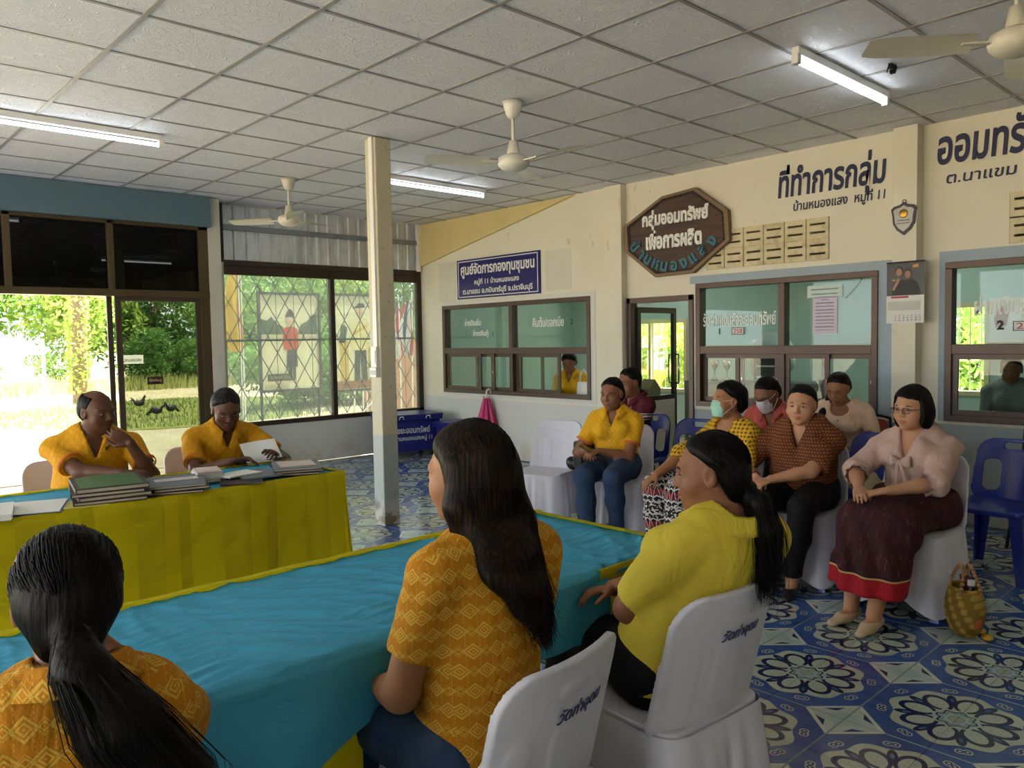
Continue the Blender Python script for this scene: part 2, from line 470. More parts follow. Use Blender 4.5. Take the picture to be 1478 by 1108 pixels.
# floor tile
def floor_material():
    t = Mt('blue_medallion_tile', '34569a', .13, spec=.6)
    x, y, z = t.xyz('World')
    P = .594
    u = ((x-3.195)/P+.5).fr()-.5; v = ((y-.985)/P+.5).fr()-.5           # centre of medallion at 0,0
    r = (u*u+v*v).sqrt(); a = v.atan(u)
    blot = t.noise(3, 4, 'World'); streak = t.noise(22, 3, 'World', (1, .12, 1))
    t.mix(smooth01(streak, .4, .65)*.6, '456aa8'); t.mix(smooth01(blot, .5, .7)*.3, '213a72')
    def col(mask, c): t.mix(mask, c)
    CR, NV, LB = 'b9c4b4', '15265a', '7fa3b5'
    lobe = (a*4).sin()*.0+X.op('COSINE', a*8)                            # eight lobes
    R1 = .385+lobe.ab()*.0+X.op('COSINE', a*8)*.022
    ah = (a+PI*4).mod(PI/4)-PI/8; hx = r*X.op('COSINE', ah)-.432; hy = (r*ah.sin()).ab(); hd = (hx*hx+(hy-.020)*(hy-.020)).sqrt()
    col(hd.lt(.030), CR); col(hd.lt(.021), '2a4588'); col(hd.lt(.009), CR)
    col(r.lt(R1), CR)
    # petals: eight ellipses
    seg = PI/4
    am = (a+seg/2+PI*4).mod(seg)-seg/2
    px = r*X.op('COSINE', am); py = r*am.sin()
    d1 = (((px-.235)/.115)*((px-.235)/.115)+(py/.085)*(py/.085)).sqrt()
    col(d1.lt(1.)*r.gt(.12), NV)
    d3 = (((px-.228)/.085)*((px-.228)/.085)+(py/.058)*(py/.058)).sqrt(); col(d3.lt(1.)*(py.ab().gt((px-.228).ab()*.35+.012)+((px-.228).ab()).gt(.03)).mn(1.)*r.gt(.12), CR)
    col(d3.lt(.42), CR)
    am2 = (a+PI*4).mod(seg)-seg/2
    qx = r*X.op('COSINE', am2); qy = r*am2.sin()
    d2 = (((qx-.285)/.06)*((qx-.285)/.06)+(qy/.024)*(qy/.024)).sqrt()
    col(d2.lt(1.25), NV); col(d2.lt(.5)*r.gt(.1), '54709a')
    col(r.lt(.135+X.op('COSINE', a*8)*.012), CR)
    col((r-.105-X.op('COSINE', a*8)*.012).ab().lt(.007), NV); col((r-.082-X.op('COSINE', a*8)*.01).ab().lt(.009), LB)
    col(r.lt(.05), 'a8b08c'); col((r-.045).ab().lt(.006), LB)
    # corner squares, turned 45 degrees
    cu = .5-u.ab(); cv = .5-v.ab(); dm = cu+cv
    col(dm.lt(.262), 'cfd6cc'); col(dm.lt(.225), 'b4c6c2')
    q = cu.mx(cv); col(dm.lt(.12), 'a3bdb9')
    dep = dm*-1.+.225; ee = (cu-cv).ab(); col(dep.gt(.0)*(dep+ee*.5).lt(.052), '1d2f66')
    # thin light lines along grout from square to square
    w = (cu.mn(cv)).lt(.006); col(w, '9fb0b8')
    t.rough(.1+blot*.12)
    return t.m
M_FLOOR = floor_material()
M_GROUT = plain('grout', '6d7a8c', .8, var=.1, kind='World')
# ================================================================ FLOOR
fl = link('floor', MB().box2((-3.6, -3, -.12), (6.7, 8.8, -.006)).mesh('floor', M_GROUT)); tag(fl, kind='structure')
TS = .297; X0 = 3.195-12*TS; Y0 = .985-4*TS
def tile_mesh(name, sx, sy, th, g, mat, up=True, e=.002):
    mb = MB(); a, b = sx/2-g, sy/2-g; s = 1 if up else -1
    o = [(-a, -b), (a, -b), (a, b), (-a, b)]; i = [(p[0]*(1-e/a), p[1]*(1-e/b)) for p in o]
    vs = [(p[0], p[1], -th*s) for p in o]+[(p[0], p[1], -.0012*s) for p in o]+[(p[0], p[1], 0) for p in i]
    fs = [(8, 9, 10, 11)]
    for k in range(4):
        k2 = (k+1) % 4; fs += [(k, k2, k2+4, k+4), (k+4, k2+4, k2+8, k+8)]
    if not up: fs = [f[::-1] for f in fs]
    return mb.add(vs, fs).mesh(name, mat)
ftm = tile_mesh('floor_tile', TS, TS, .008, .0012, M_FLOOR)
cells = []
for i in range(-12, 24):
    for j in range(-12, 34):
        cx, cy = X0+(i+.5)*TS, Y0+(j+.5)*TS
        if not (-3.5 < cx < 6.55 and -2.9 < cy < 8.75): continue
        w = in_view(cx, cy, 0, 60); cells.append((w if (w and not (cx < 2.25 and cy < 4.3)) else 1e3+abs(cx)+abs(cy), cx, cy))
cells.sort()
rest = MB()
for k, (w, cx, cy) in enumerate(cells):
    if k < 290: link('floor_tile', ftm, fl, (cx, cy, 0))
    else:
        a = TS/2-.0012; rest.add([(cx-a, cy-a, 0), (cx+a, cy-a, 0), (cx+a, cy+a, 0), (cx-a, cy+a, 0)], [(0, 1, 2, 3)])
part('floor_tiles', rest, M_FLOOR, fl, kind='stuff')
# ================================================================ CEILING
H = 3.055; PX, PY = .6065, .6
ce = link('ceiling', MB().box2((-4.3, -3.3, H+.055), (6.9, 9.5, H+.16)).mesh('ceiling', M_WHITE)); tag(ce, kind='structure')
ctm = tile_mesh('ceiling_tile', PX, PY, .012, .004, M_CTILE, up=False)
rest = MB()
for i in range(-8, 9):
    for j in range(-12, 8):
        cx, cy = 1.384+(i+.5)*PX, 4.024+(j+.5)*PY
        if in_view(cx, cy, H, 120): 
            o = link('ceiling_tile', ctm, ce, (cx, cy, H+.006)); o.rotation_euler = (random.uniform(-.002, .002), random.uniform(-.002, .002), 0)
        else: rest.box((cx, cy, H+.012), (PX-.008, PY-.008, .012))
part('ceiling_tiles', rest, M_CTILE, ce, kind='stuff')
for i in range(-8, 9):
    part('ceiling_bar', MB().box2((1.384+i*PX-.012, -3, H-.001), (1.384+i*PX+.012, 8.75, H+.02)), M_BAR, ce)
for j in range(-11, 8):
    part('ceiling_bar', MB().box2((-3.5, 4.024+j*PY-.011, H+.001), (6.55, 4.024+j*PY+.011, H+.02)), M_BAR, ce)
# ================================================================ WALLS
def wall_holes(name, const, lo, hi, z1, holes, th, mat, axis_='x', z0=0.):
    """wall on plane x=const (or y=const), holes = (a0,a1,z0,z1)"""
    mb = MB()
    cuts = sorted({lo, hi, *[h[0] for h in holes], *[h[1] for h in holes]})
    def bx(a, b, c, d):
        if b-a < 1e-4 or d-c < 1e-4: return
        if axis_ == 'x': mb.box2((const, a, c), (const+th, b, d))
        else: mb.box2((a, const, c), (b, const+th, d))
    for a, b in zip(cuts, cuts[1:]):
        hs = sorted([h for h in holes if h[0] < (a+b)/2 < h[1]], key=lambda h: h[2]); z = z0
        for h in hs: bx(a, b, z, h[2]); z = h[3]
        bx(a, b, z, z1)
    o = part(name, mb, mat); tag(o, kind='structure'); return o
W1 = (5.72, 8.33, .785, 1.93); W2 = (2.64, 4.37, .79, 1.975); W3 = (.42, 2.14, .78, 1.995); DO = (4.40, 5.215, 0, 1.875)
wr = wall_holes('wall_right', 6.55, 5.22, 8.92, H+.05, [W1], .12, M_WALL)
wr2 = wall_holes('wall_right', 6.56, 2.4, 5.22, H+.05, [W2, (DO[0], DO[1], 0, 1.875), (3.05, 4.253, 2.1, 2.46)], .12, M_WALLB)
wr3 = wall_holes('wall_right', 6.57, -3, 2.4, H+.05, [W3, (.505, 1.722, 2.096, 2.464)], .12, M_WALLB)
part('pilaster', MB().box2((6.47, 5.22, 0), (6.551, 5.45, H)), M_WALL, wr, bevel=.004)
part('pilaster', MB().box2((6.44, 2.31, 0), (6.571, 2.49, H)), M_WALLB, wr2, bevel=.004)
part('pilaster', MB().box2((6.44, -1.2, 0), (6.571, -1.0, H)), M_WALLB, wr3, bevel=.004)
# sloping stair-like beam at the corner
part('sloping_beam', MB().prism([(-8.8, 3.05), (-8.8, 2.48), (-5.93, 3.05)], (6.55, 0, 0), (0, 1, 0), (0, 0, 1), 0) if False else
     MB().add([(6.55, 8.8, 3.05), (6.55, 8.8, 2.48), (6.55, 5.93, 3.045), (6.51, 8.8, 3.05), (6.51, 8.8, 2.48), (6.51, 5.93, 3.045)],
              [(0, 2, 1), (3, 4, 5), (0, 1, 4, 3), (1, 2, 5, 4), (2, 0, 3, 5)]), plain('cream_beam_paint', 'd9c78e', .75, scale=4), wr)
# pale plaster patches left by old signs
part('old_sign_patch', MB().box2((6.5475, 8.05, 1.98), (6.551, 8.4, 2.5)), plain('pale_patch', 'd8d5c4', .85, scale=8), wr)
part('old_sign_patch', MB().box2((6.5475, 6.0, 2.02), (6.551, 6.4, 2.48)), bpy.data.materials['pale_patch'], wr)
# painted bands round the windows
def band(x, w, z_extra=.085, bottom=False):
    mb = MB(); a, b, c, d = w; e = z_extra
    mb.box2((x-.004, b, c-.0), (x, b+e*.55, d+e)); mb.box2((x-.004, a-e, c), (x, a, d+e)); mb.box2((x-.004, a, d), (x, b, d+e))
    return mb
t1 = part('trim_1', MB().box2((6.556, 2.64, 1.975), (6.56, 4.44, 2.05)).box2((6.556, 2.52, .78), (6.56, 2.64, 2.05)), M_BAND); tag(t1, kind='structure')
t2 = part('trim_2', band(6.57, W3), M_BAND); tag(t2, kind='structure')
t3 = part('trim_3', MB().box2((6.545, W1[0]-.07, .74), (6.5495, W1[1]+.02, .785)).box2((6.545, W1[0]-.07, .785), (6.5495, W1[0], 1.93)).box2((6.545, W1[0]-.07, 1.93), (6.5495, W1[1], 1.985)), plain('white_plaster_band', 'dcdad2', .8)); tag(t3, kind='structure')
# ---- vent blocks
t = Mt('vent_block', 'd8cca8', .8, spec=.2); n = t.noise(12, 4, 'World'); t.mix(smooth01(n, .5, .7)*.6, 'b39f7a'); M_VENT = t.m
def vent_block(w=.193, h=.178, d=.1):
    mb = MB(); fr = .018; sl = .02; gap = .055
    zs = [(-h/2, -h/2+.048), (-h/2+.048+sl, -h/2+.048+sl+.024+.0), ]
    z = [-h/2, -.045, -.026, .026, .045, h/2]
    for a, b in ((z[0], z[1]), (z[2], z[3]), (z[4], z[5])): mb.box2((0, -w/2, a), (d, w/2, b))
    for a, b in ((z[1], z[2]), (z[3], z[4])):
        mb.box2((0.0005, -w/2, a), (d, -w/2+.028, b)); mb.box2((0.0005, w/2-.028, a), (d, w/2, b))
    return mb.mesh('vent_block', M_VENT)
vbm = vent_block()
for wall_, x, ys, zs in ((wr2, 6.548, [3.05+.201*k for k in range(6)], (2.19, 2.37)), (wr3, 6.557, [1.62-.203*k for k in range(6)], (2.185, 2.375))):
    for y in ys:
        for z in zs: link('vent_block', vbm, wall_, (x, y+.1 if wall_ is wr2 else y, z))
part('slot_shade', MB().box2((6.65, 2.9, 2.05), (6.67, 4.35, 2.5)), M_BLACK, wr2)  # black sheets put behind the slots to stand for their shade
part('slot_shade', MB().box2((6.66, .4, 2.05), (6.68, 1.75, 2.5)), M_BLACK, wr3)
# ---- window frames on the right wall
def bar(mb, x, y0, y1, z0, z1, dx=.06, m=0): return mb.box2((x, min(y0, y1), z0), (x+dx, max(y0, y1), z1), m)
def rect_frame(x, y0, y1, z0, z1, w=.035, dx=.05):
    mb = MB(); bar(mb, x, y0, y1, z0, z0+w, dx); bar(mb, x, y0, y1, z1-w, z1, dx); bar(mb, x, y0, y0+w, z0+w, z1-w, dx); bar(mb, x, y1-w, y1, z0+w, z1-w, dx); return mb
def pane_x(name, x, y0, y1, z0, z1, par, g=G_CLEAR): return part(name, MB().box2((x, y0, z0), (x+.005, y1, z1)), g, par)
def office_window(n, x, w, mull, rail, sashes):
    """outer frame, mullions, rail, fixed upper panes, sliding sashes below"""
    y0, y1, z0, z1 = w
    mb = rect_frame(x-.02, y0, y1, z0, z1, .05, .11)
    for m_ in mull: bar(mb, x-.015, m_-.03, m_+.03, z0+.05, z1-.05, .1)
    bar(mb, x-.018, y0+.05, y1-.05, rail-.035, rail+.04, .105)
    o = part(f'window_{n}', mb, M_BROWN, bevel=.003); tag(o, kind='structure')
    e = [y0+.05]+[q for m_ in sorted(mull) for q in (m_-.03, m_+.03)]+[y1-.05]
    for k in range(0, len(e), 2): pane_x('pane', x+.03, e[k], e[k+1], rail+.04, z1-.05, o)
    for k, (a, b, dx) in enumerate(sashes):
        s_ = part('sash', rect_frame(x+.005+dx, a, b, z0+.05, rail-.035, .04, .022), M_BROWN, o)
        pane_x('pane', x+.013+dx, a+.04, b-.04, z0+.09, rail-.075, s_)
        part('latch', MB().box2((x-.004+dx, a+.012, 1.05), (x+.006+dx, a+.022, 1.075)), M_CHROME, s_)
    return o
office_window(1, 6.55, W1, [7.0], 1.33, [(7.58, 8.28, .0), (7.36, 7.72, .03), (7.03, 7.45, .055), (6.2, 6.88, 0), (6.5, 6.96, .03)])
office_window(2, 6.56, W2, [3.48], 1.33, [(3.88, 4.32, .03), (3.51, 3.95, 0), (3.05, 3.45, 0), (2.69, 3.13, .03)])
office_window(3, 6.57, W3, [1.28], 1.33, [(1.31, 2.09, 0), (.47, 1.25, 0)])
# ---- office door: frame + open leaf
mb = MB(); bar(mb, 6.54, DO[0], DO[0]+.05, 0, 1.875, .12); bar(mb, 6.54, DO[1]-.05, DO[1], 0, 1.875, .12); bar(mb, 6.54, DO[0], DO[1], 1.82, 1.875, .12)
dr = part('door_1', mb, M_BROWN, bevel=.003); tag(dr, kind='structure')
lf = link('door_leaf', None, dr, (6.64, 5.16, 0)); lf.rotation_euler = (0, 0, math.radians(2))
lw = .72
mb = MB().box2((0, -.02, .02), (.05, .02, 1.785)).box2((lw-.055, -.02, .02), (lw, .02, 1.785)).box2((.05, -.02, 1.725), (lw-.055, .02, 1.785)).box2((.05, -.02, .79), (lw-.055, .02, .83)).box2((.05, -.02, .02), (lw-.055, .02, .08))
part('leaf_frame', mb, plain('dark_brown_aluminium', '2f2721', .4, .3), lf)
mb = MB()
for k in range(26):
    xx = .05+k*(lw-.105)/26; mb.box2((xx, -.012, .08), (xx+.017, .012, .79)); mb.box2((xx+.017, -.005, .08), (xx+.0237, .005, .79))
part('ribbed_panel', mb, bpy.data.materials['dark_brown_aluminium'], lf)
part('pane', MB().box2((.05, -.003, .83), (lw-.055, .003, 1.725)), G_CLEAR, lf)
hp = [(lw-.03, 0, .93), (lw-.03, -.05, .93), (lw-.05, -.075, .97), (lw-.05, -.075, 1.27), (lw-.03, -.05, 1.32), (lw-.03, 0, 1.32)]
mb = MB().tube([(lw-.025, -.02, .95), (lw-.025, -.06, .95), (lw-.06, -.085, 1.0), (lw-.06, -.085, 1.2), (lw-.025, -.06, 1.27), (lw-.025, -.02, 1.27)], .011, 10)
mb.tube([(lw-.025, .02, .95), (lw-.025, .06, .95), (lw+.0, .085, 1.0), (lw+.0, .085, 1.2), (lw-.025, .06, 1.27), (lw-.025, .02, 1.27)], .011, 10)
part('door_handle', mb, M_CHROME, lf, smooth=True, label='chrome D-shaped pull handle')
# ================================================================ OFFICE BEHIND
ofl = link('floor_office', MB().box2((6.68, -1, -.1), (9.72, 8.9, 0)).mesh('f', plain('office_floor', 'a9a08c', .5))); tag(ofl, kind='structure')
oce = link('ceiling_office', MB().box2((6.69, -1, 2.75), (9.6, 8.8, 2.85)).mesh('c', M_WHITE)); tag(oce, kind='structure')
WO = [(2.68, 3.95, .76, 1.78), (6.55, 7.9, .66, 1.72)]
wob_ = wall_holes('wall_office_back', 9.6, -1, 8.92, 2.8, WO, .12, M_OFF)
wof = wall_holes('wall_office_front', 9.6, 0, 0, 0, [], .1, M_OFF) if False else None
o = part('wall_office_side', MB().box2((6.66, 8.8, 0), (9.6, 8.92, 2.8)), M_OFF); tag(o, kind='structure')
o = part('wall_office_partition', MB().box2((6.66, -1.1, 0), (9.6, -1, 2.8)), M_OFF); tag(o, kind='structure')
M_IRON = plain('painted_iron', 'd9d3b8', .5)
for n_, (a, b, c, d) in zip((4, 5), WO):
    mb = rect_frame(9.58, a, b, c, d, .05, .1); bar(mb, 9.6, (a+b)/2-.02, (a+b)/2+.02, c, d, .06)
    o = part(f'window_{n_}', mb, plain('cream_wood_frame', 'cdbf96', .6), None); tag(o, kind='structure')
    k = 0; y = a+.1
    while y < b-.05:
        part('grille_bar', MB().tube([(9.66, y, c+.05), (9.66, y, d-.05)], .006, 6), M_IRON, o); y += .11
# ================================================================ BACK WALL WITH GLAZING
wb = wall_holes('wall_back', 8.8, 3.62, 6.7, H+.05, [(3.74, 6.52, .52, H)], .12, M_WALL, 'y')
wb2 = part('wall_back', MB().box2((3.48, 8.5, 0), (3.62, 8.92, H)).box2((3.62, 8.72, 0), (3.74, 8.8, H)), plain('dirty_white_paint', 'c9c6bb', .75, scale=5, bump=.2)); tag(wb2, kind='structure')
# corrugated sheets above
mtl = Mt('galvanised_sheet', 'd9dfe3', .35, .35); n = mtl.noise(3, 4, 'Object', (6, 1, 1)); mtl.mix(smooth01(n, .4, .7)*.5, '8f989e'); mtl.bump(mtl.noise(9, 3, 'Object', (3, 1, .6)), .3, .01); M_GALV = mtl.m
prof = []
x = 0
while x < .6:
    prof += [(x, 0), (x+.05, 0), (x+.062, .022), (x+.085, .022), (x+.097, 0)]; x += .152
prof += [(.608, 0), (.64, 0)]
for k in range(5):
    x0 = 3.7+k*.608
    P = [[(x0+p[0], 8.83-p[1]-k*.001, z) for p in prof if x0+p[0] < 6.6] for z in (2.42, 2.75, 3.1)]
    part('roofing_sheet', MB().grid(P), M_GALV, wb, auto=.3)
part('sheet_rail', MB().box2((3.72, 8.77, 2.775), (6.53, 8.80, 2.835)), plain('grey_steel', '8a9297', .45, .5), wb)
part('corner_post', MB().box2((3.66, 8.70, 2.4), (3.74, 8.79, H)), plain('dark_red_brown_steel', '2c1714', .5), wb)
part('corner_post', MB().box2((6.47, 8.74, 2.42), (6.51, 8.79, H)), M_WHITE, wb)
mb = MB()
def barb(a0, a1, z0, z1, y=8.79, dy=.07): mb.box2((a0, y, z0), (a1, y+dy, z1))
barb(3.70, 6.54, 2.37, 2.435); barb(3.70, 3.77, .5, 2.37); barb(6.47, 6.54, .5, 2.37); barb(3.70, 6.54, .5, .555); barb(5.13, 5.19, .555, 2.37); barb(3.77, 6.47, 2.27, 2.37, 8.81, .04)
w6 = part('window_6', mb, plain('window_bronze', '403227', .42, .35), bevel=.003); tag(w6, kind='structure')
for a, b in ((3.77, 5.13), (5.19, 6.47)): part('pane', MB().box2((a, 8.83, .555), (b, 8.836, 2.27)), G_HAZE, w6)
# diamond grille outside the panes
M_GR = plain('grille_steel', '2c2c28', .5, .3)
gz0, gz1, gy = .56, 2.3, 8.9; cw, chh = .235, .40
def seg_clip(x0, z0, dx, dz, xa, xb):
    ts = [0, 1]; t0, t1 = 0, 1
    for p, q in ((-dx, x0-xa), (dx, xb-x0), (-dz, z0-gz0), (dz, gz1-z0)):
        if abs(p) < 1e-9:
            if q < 0: return None
        else:
            r_ = q/p
            if p < 0: t0 = max(t0, r_)
            else: t1 = min(t1, r_)
    return (t0, t1) if t0 < t1-.02 else None
for k in range(-16, 28):
    for sgn in (1, -1):
        x0 = 3.74+k*cw; L = 5.0; dx, dz = sgn*L*cw, L*chh
        c = seg_clip(x0, gz0, dx, dz, 3.76, 6.48)
        if c: part('grille_bar', MB().tube([(x0+dx*c[0], gy, gz0+dz*c[0]), (x0+dx*c[1], gy, gz0+dz*c[1])], .0058, 5), M_GR, w6)
for k in range(1, 12): part('grille_bar', MB().tube([(3.74+k*cw, gy+.006, gz0), (3.74+k*cw, gy+.006, gz1)], .0035, 5), M_GR, w6)
part('grille_bar', MB().box2((3.76, gy-.01, 1.50), (6.48, gy+.01, 1.525)), M_GR, w6)
# ================================================================ SLIDING DOOR FRONT
o = part('trim_4', MB().box2((-3.6, 8.44, 2.735), (3.5, 8.62, H)), M_TEAL); tag(o, kind='structure')
mb = MB(); Yd = 8.5
for x0, x1 in ((3.38, 3.48), (2.47, 2.53), (1.58, 1.64), (.69, .75), (-.2, -.14), (-1.09, -1.03), (-1.98, -1.92), (-2.87, -2.81), (-3.6, -3.54)): mb.box2((x0, Yd, 2.02), (x1, Yd+.09, 2.735))
mb.box2((-3.6, Yd, 2.70), (3.48, Yd+.09, 2.74)); mb.box2((-3.6, Yd-.01, 1.975), (3.48, Yd+.11, 2.045)); mb.box2((3.38, Yd, 0), (3.48, Yd+.1, 2.0)); mb.box2((-3.6, Yd, 0), (-3.5, Yd+.1, 2.0))
mb.box2((-3.5, Yd, -.0), (3.38, Yd+.1, .015))
d2 = part('door_2', mb, M_BRONZE, bevel=.003); tag(d2, kind='structure')
for x0, x1 in ((2.53, 3.38), (1.64, 2.47), (.75, 1.58), (-.14, .69), (-1.03, -.2), (-1.92, -1.09), (-2.81, -1.98), (-3.54, -2.87)):
    part('transom_pane', MB().box2((x0, Yd+.04, 2.045), (x1, Yd+.046, 2.70)), G_DARK, d2)
def leaf(x0, x1, y):
    g = MB(); w = .055
    g.box2((x0, y, .015), (x0+w, y+.03, 1.975)).box2((x1-w, y, .015), (x1, y+.03, 1.975)).box2((x0+w, y, 1.93), (x1-w, y+.03, 1.975)).box2((x0+w, y, .015), (x1-w, y+.03, .09))
    s_ = part('sliding_leaf', g, plain('door_bronze', '4a3d30', .4, .4) if 'door_bronze' not in bpy.data.materials else bpy.data.materials['door_bronze'], d2)
    part('pane', MB().box2((x0+w, y+.012, .09), (x1-w, y+.018, 1.93)), G_TINT, s_); return s_
leaf(2.52, 3.38, Yd+.01); part('sliding_stile', MB().box2((2.455, Yd+.06, .015), (2.505, Yd+.09, 1.975)), bpy.data.materials['door_bronze'], d2); leaf(-3.5, -2.5, Yd+.01)
st = part('door_sticker', MB().box2((2.80, Yd+.018, 1.07), (2.96, Yd+.021, 1.15)), plain('brown_sticker', '3a1f14', .5), d2)
text('sticker_text', 'ปิดประตู', .04, plain('sticker_ink', 'd9c9a0', .6), d2, (2.88, Yd+.016, 1.11), (1, 0, 0), (0, 0, 1), width=.12)
# ================================================================ UNSEEN SIDES: openings that let daylight in
o = wall_holes('wall_left', -3.7, -3, 8.6, H+.05, [(-.2, 1.9, 0.05, 2.5), (2.3, 4.9, .05, 2.6), (5.2, 8.2, .05, 2.6)], .12, M_WALL)
o = wall_holes('wall_front', -3.1, -3.6, 6.7, H+.05, [], .12, M_WALL, 'y')
# unseen canopy added outside the door front to keep the sun out
o = part('added_canopy', MB().box2((-4.5, 8.95, 2.72), (3.6, 10.6, 2.80)), M_GALV); tag(o, kind='structure')
# ================================================================ COLUMN
tcol = Mt('column_paint', 'ccc5ac', .75, spec=.2); x, y, z = tcol.xyz('World'); n = tcol.noise(9, 5, 'World'); n2 = tcol.noise(30, 5, 'World')
tcol.mix(smooth01(n2, .64, .72)*.6, '8d7c5c'); tcol.mix((z+n*.01).lt(.735), 'b4bdb9'); tcol.mix((1-smooth01(z+n*.3, .15, .42))*.95, 'd6d2c6'); tcol.mix(smooth01(n, .48, .62)*(1-smooth01(z, .12, .3))*.9, '8a7a64')
tcol.bump(n2, .35, .006)
cl = part('column', MB().box2((3.47, 5.215, 0), (3.615, 5.36, H)), tcol.m, bevel=.008); tag(cl, kind='structure')
part('cable_trunking', MB().box2((3.452, 5.235, 1.40), (3.471, 5.285, H)), M_WHITE, cl)
o = part('socket_box', MB().box2((3.435, 5.225, 1.27), (3.471, 5.30, 1.43)), M_WHITE, cl, bevel=.004); part('socket_face', MB().box2((3.429, 5.235, 1.30), (3.436, 5.29, 1.40)).lathe([(.0, 0), (.001, 0)], (3.4, 5.2, 1.3), 3), M_WHITE, o)
o = part('switch_box', MB().box2((3.425, 5.22, 1.19), (3.471, 5.31, 1.265)), M_WHITE, cl, bevel=.004)
for k in range(3): part('switch', MB().box2((3.42, 5.232+k*.026, 1.21), (3.426, 5.25+k*.026, 1.245)), plain('switch_grey', 'c6c6c2', .4) if 'switch_grey' not in bpy.data.materials else bpy.data.materials['switch_grey'], o)
# ================================================================ LAMPS AND FANS
M_TUBE = emit('lit_tube', 'f4fbff', 9.0)
def tube_lamp(x, y, label, on=True):
    t_ = thing('fluorescent_lamp', label, 'lamp', (x, y, H), 0, 'fluorescent tube lamps')
    part('housing', MB().box2((-.62, -.022, -.045), (.62, .022, 0)), M_WHITE, t_, bevel=.004)
    for s in (-1, 1): part('end_holder', MB().box2((s*.61-.02, -.02, -.095), (s*.61+.02, .02, -.04)), M_WHITE, t_, bevel=.003)
    part('tube', MB().tube([(-.59, 0, -.075), (.59, 0, -.075)], .014, 12), M_TUBE, t_, smooth=True)
    return t_
tube_lamp(1.6, 6.2, 'lit white fluorescent tube lamp above the two men at the yellow table')
tube_lamp(4.93, 6.3, 'lit white fluorescent tube lamp partly hidden behind the square column')
tube_lamp(4.82, 2.15, 'lit white fluorescent tube lamp nearest the painted wall lettering')
M_FAN = plain('fan_cream', 'd6d0bd', .35, var=.05); M_FAN2 = plain('fan_white', 'e4e2d6', .35, var=.04)
def fan(x, y, hz, rot, label, m, cage=False):
    t_ = thing('ceiling_fan', label, 'fan', (x, y, H), rot, 'ceiling fans')
    d = hz-H
    part('canopy', MB().lathe([(.0, 0), (.07, -.001), (.062, -.03), (.045, -.085), (.03, -.11), (0, -.11)], n=20), m, t_, smooth=True)
    part('rod', MB().tube([(0, 0, -.1), (0, 0, d+.05)], .011, 10), m, t_, smooth=True)
    part('rod_cover', MB().lathe([(0, d+.13), (.03, d+.13), (.045, d+.05), (.05, d+.03), (0, d+.03)], n=20), m, t_, smooth=True)
    part('motor', MB().lathe([(0, d+.04), (.06, d+.04), (.10, d+.02), (.108, d-.005), (.104, d-.03), (.085, d-.05), (.05, d-.065), (0, d-.07)], n=28), m, t_, smooth=True)
    for k in range(3):
        a = 2*PI*k/3; R = Matrix.Rotation(a, 3, 'Z')
        rows = []
        for i_ in range(9):
            s = i_/8; r_ = .17+s*.43; w = .045+.03*math.sin(min(s*1.2, 1)*PI/2); 
            if s > .93: w *= .75
            rows.append([tuple(R @ Vector((r_, q*w, d+.0+q*.022*(1-.5*s)-.008))) for q in (-1, -.5, 0, .5, 1)])
        mb = MB().grid(rows); mb.grid([[(p[0], p[1], p[2]-.005) for p in r] for r in rows])
        b = part('blade', mb, m, t_, smooth=True)
        part('blade_arm', MB().box(R @ Vector((.15, 0, d-.012)), (.14, .03, .008), rot=R), m, b)
    return t_
fan(3.69, 7.05, 2.665, .15, 'cream ceiling fan in front of the corrugated metal sheets', M_FAN)
fan(3.69, 3.89, 2.665, .55, 'white ceiling fan right of the square column', M_FAN2)
fan(3.80, .98, 2.665, .2, 'cream ceiling fan above the navy wall lettering, cut by the frame', M_FAN)
o = thing('ceiling_bracket', 'small black broken bracket on the ceiling beside the tube lamp', 'bracket', (4.93, 1.92, H))
part('hook', MB().box((0, 0, -.01), (.05, .02, .03)).box((.03, 0, -.02), (.02, .03, .05), rot=Matrix.Rotation(.5, 3, 'Y')).tube([(-.03, 0, 0), (-.05, 0, -.03), (-.04, .01, -.05)], .005, 6), M_BLACK, o)
# ================================================================ SIGNS, LETTERING
LX, LZ = (0, -1, 0), (0, 0, 1)
M_NAVY = plain('navy_paint', '1b2247', .6, var=.03); M_INK = plain('dark_ink', '15151a', .6, var=.03); M_WLET = plain('white_lettering', 'f0efe8', .5, var=.03)
M_PAPER = plain('white_paper', 'e6e6e2', .7, var=.03)
def letter_thing(name, label, pieces, cat='lettering'):
    t_ = thing(name, label, cat, (0, 0, 0))
    for nm, a, kw in pieces: text(nm, *a[:3], t_, *a[3:], **kw)
    return t_
letter_thing('wall_lettering', 'large navy Thai lettering painted on cream wall above the vent blocks', [
    ('headline', ('ที่ทำการกลุ่ม', .3, M_NAVY, (6.555, 3.05, 2.77), LX, LZ), dict(width=.93, height=.36, bold=.008, shear=.1)),
    ('subline', ('บ้านหนองแสง  หมู่ที่ 11', .12, M_NAVY, (6.555, 2.98, 2.575), LX, LZ), dict(width=.78, height=.12, bold=.0015, shear=.1))])
letter_thing('wall_lettering', 'large navy Thai lettering on the wall, running off the picture edge', [
    ('headline', ('ออมทรัพย์เพื่อการผลิต', .3, M_NAVY, (6.565, 1.28, 2.89), LX, LZ), dict(width=1.86, height=.31, bold=.008, shear=.1)),
    ('subline', ('ต.นาแขม  อ.กบินทร์บุรี  จ.ปราจีนบุรี', .12, M_NAVY, (6.565, 1.22, 2.62), LX, LZ), dict(width=1.85, height=.12, bold=.0015, shear=.1))])
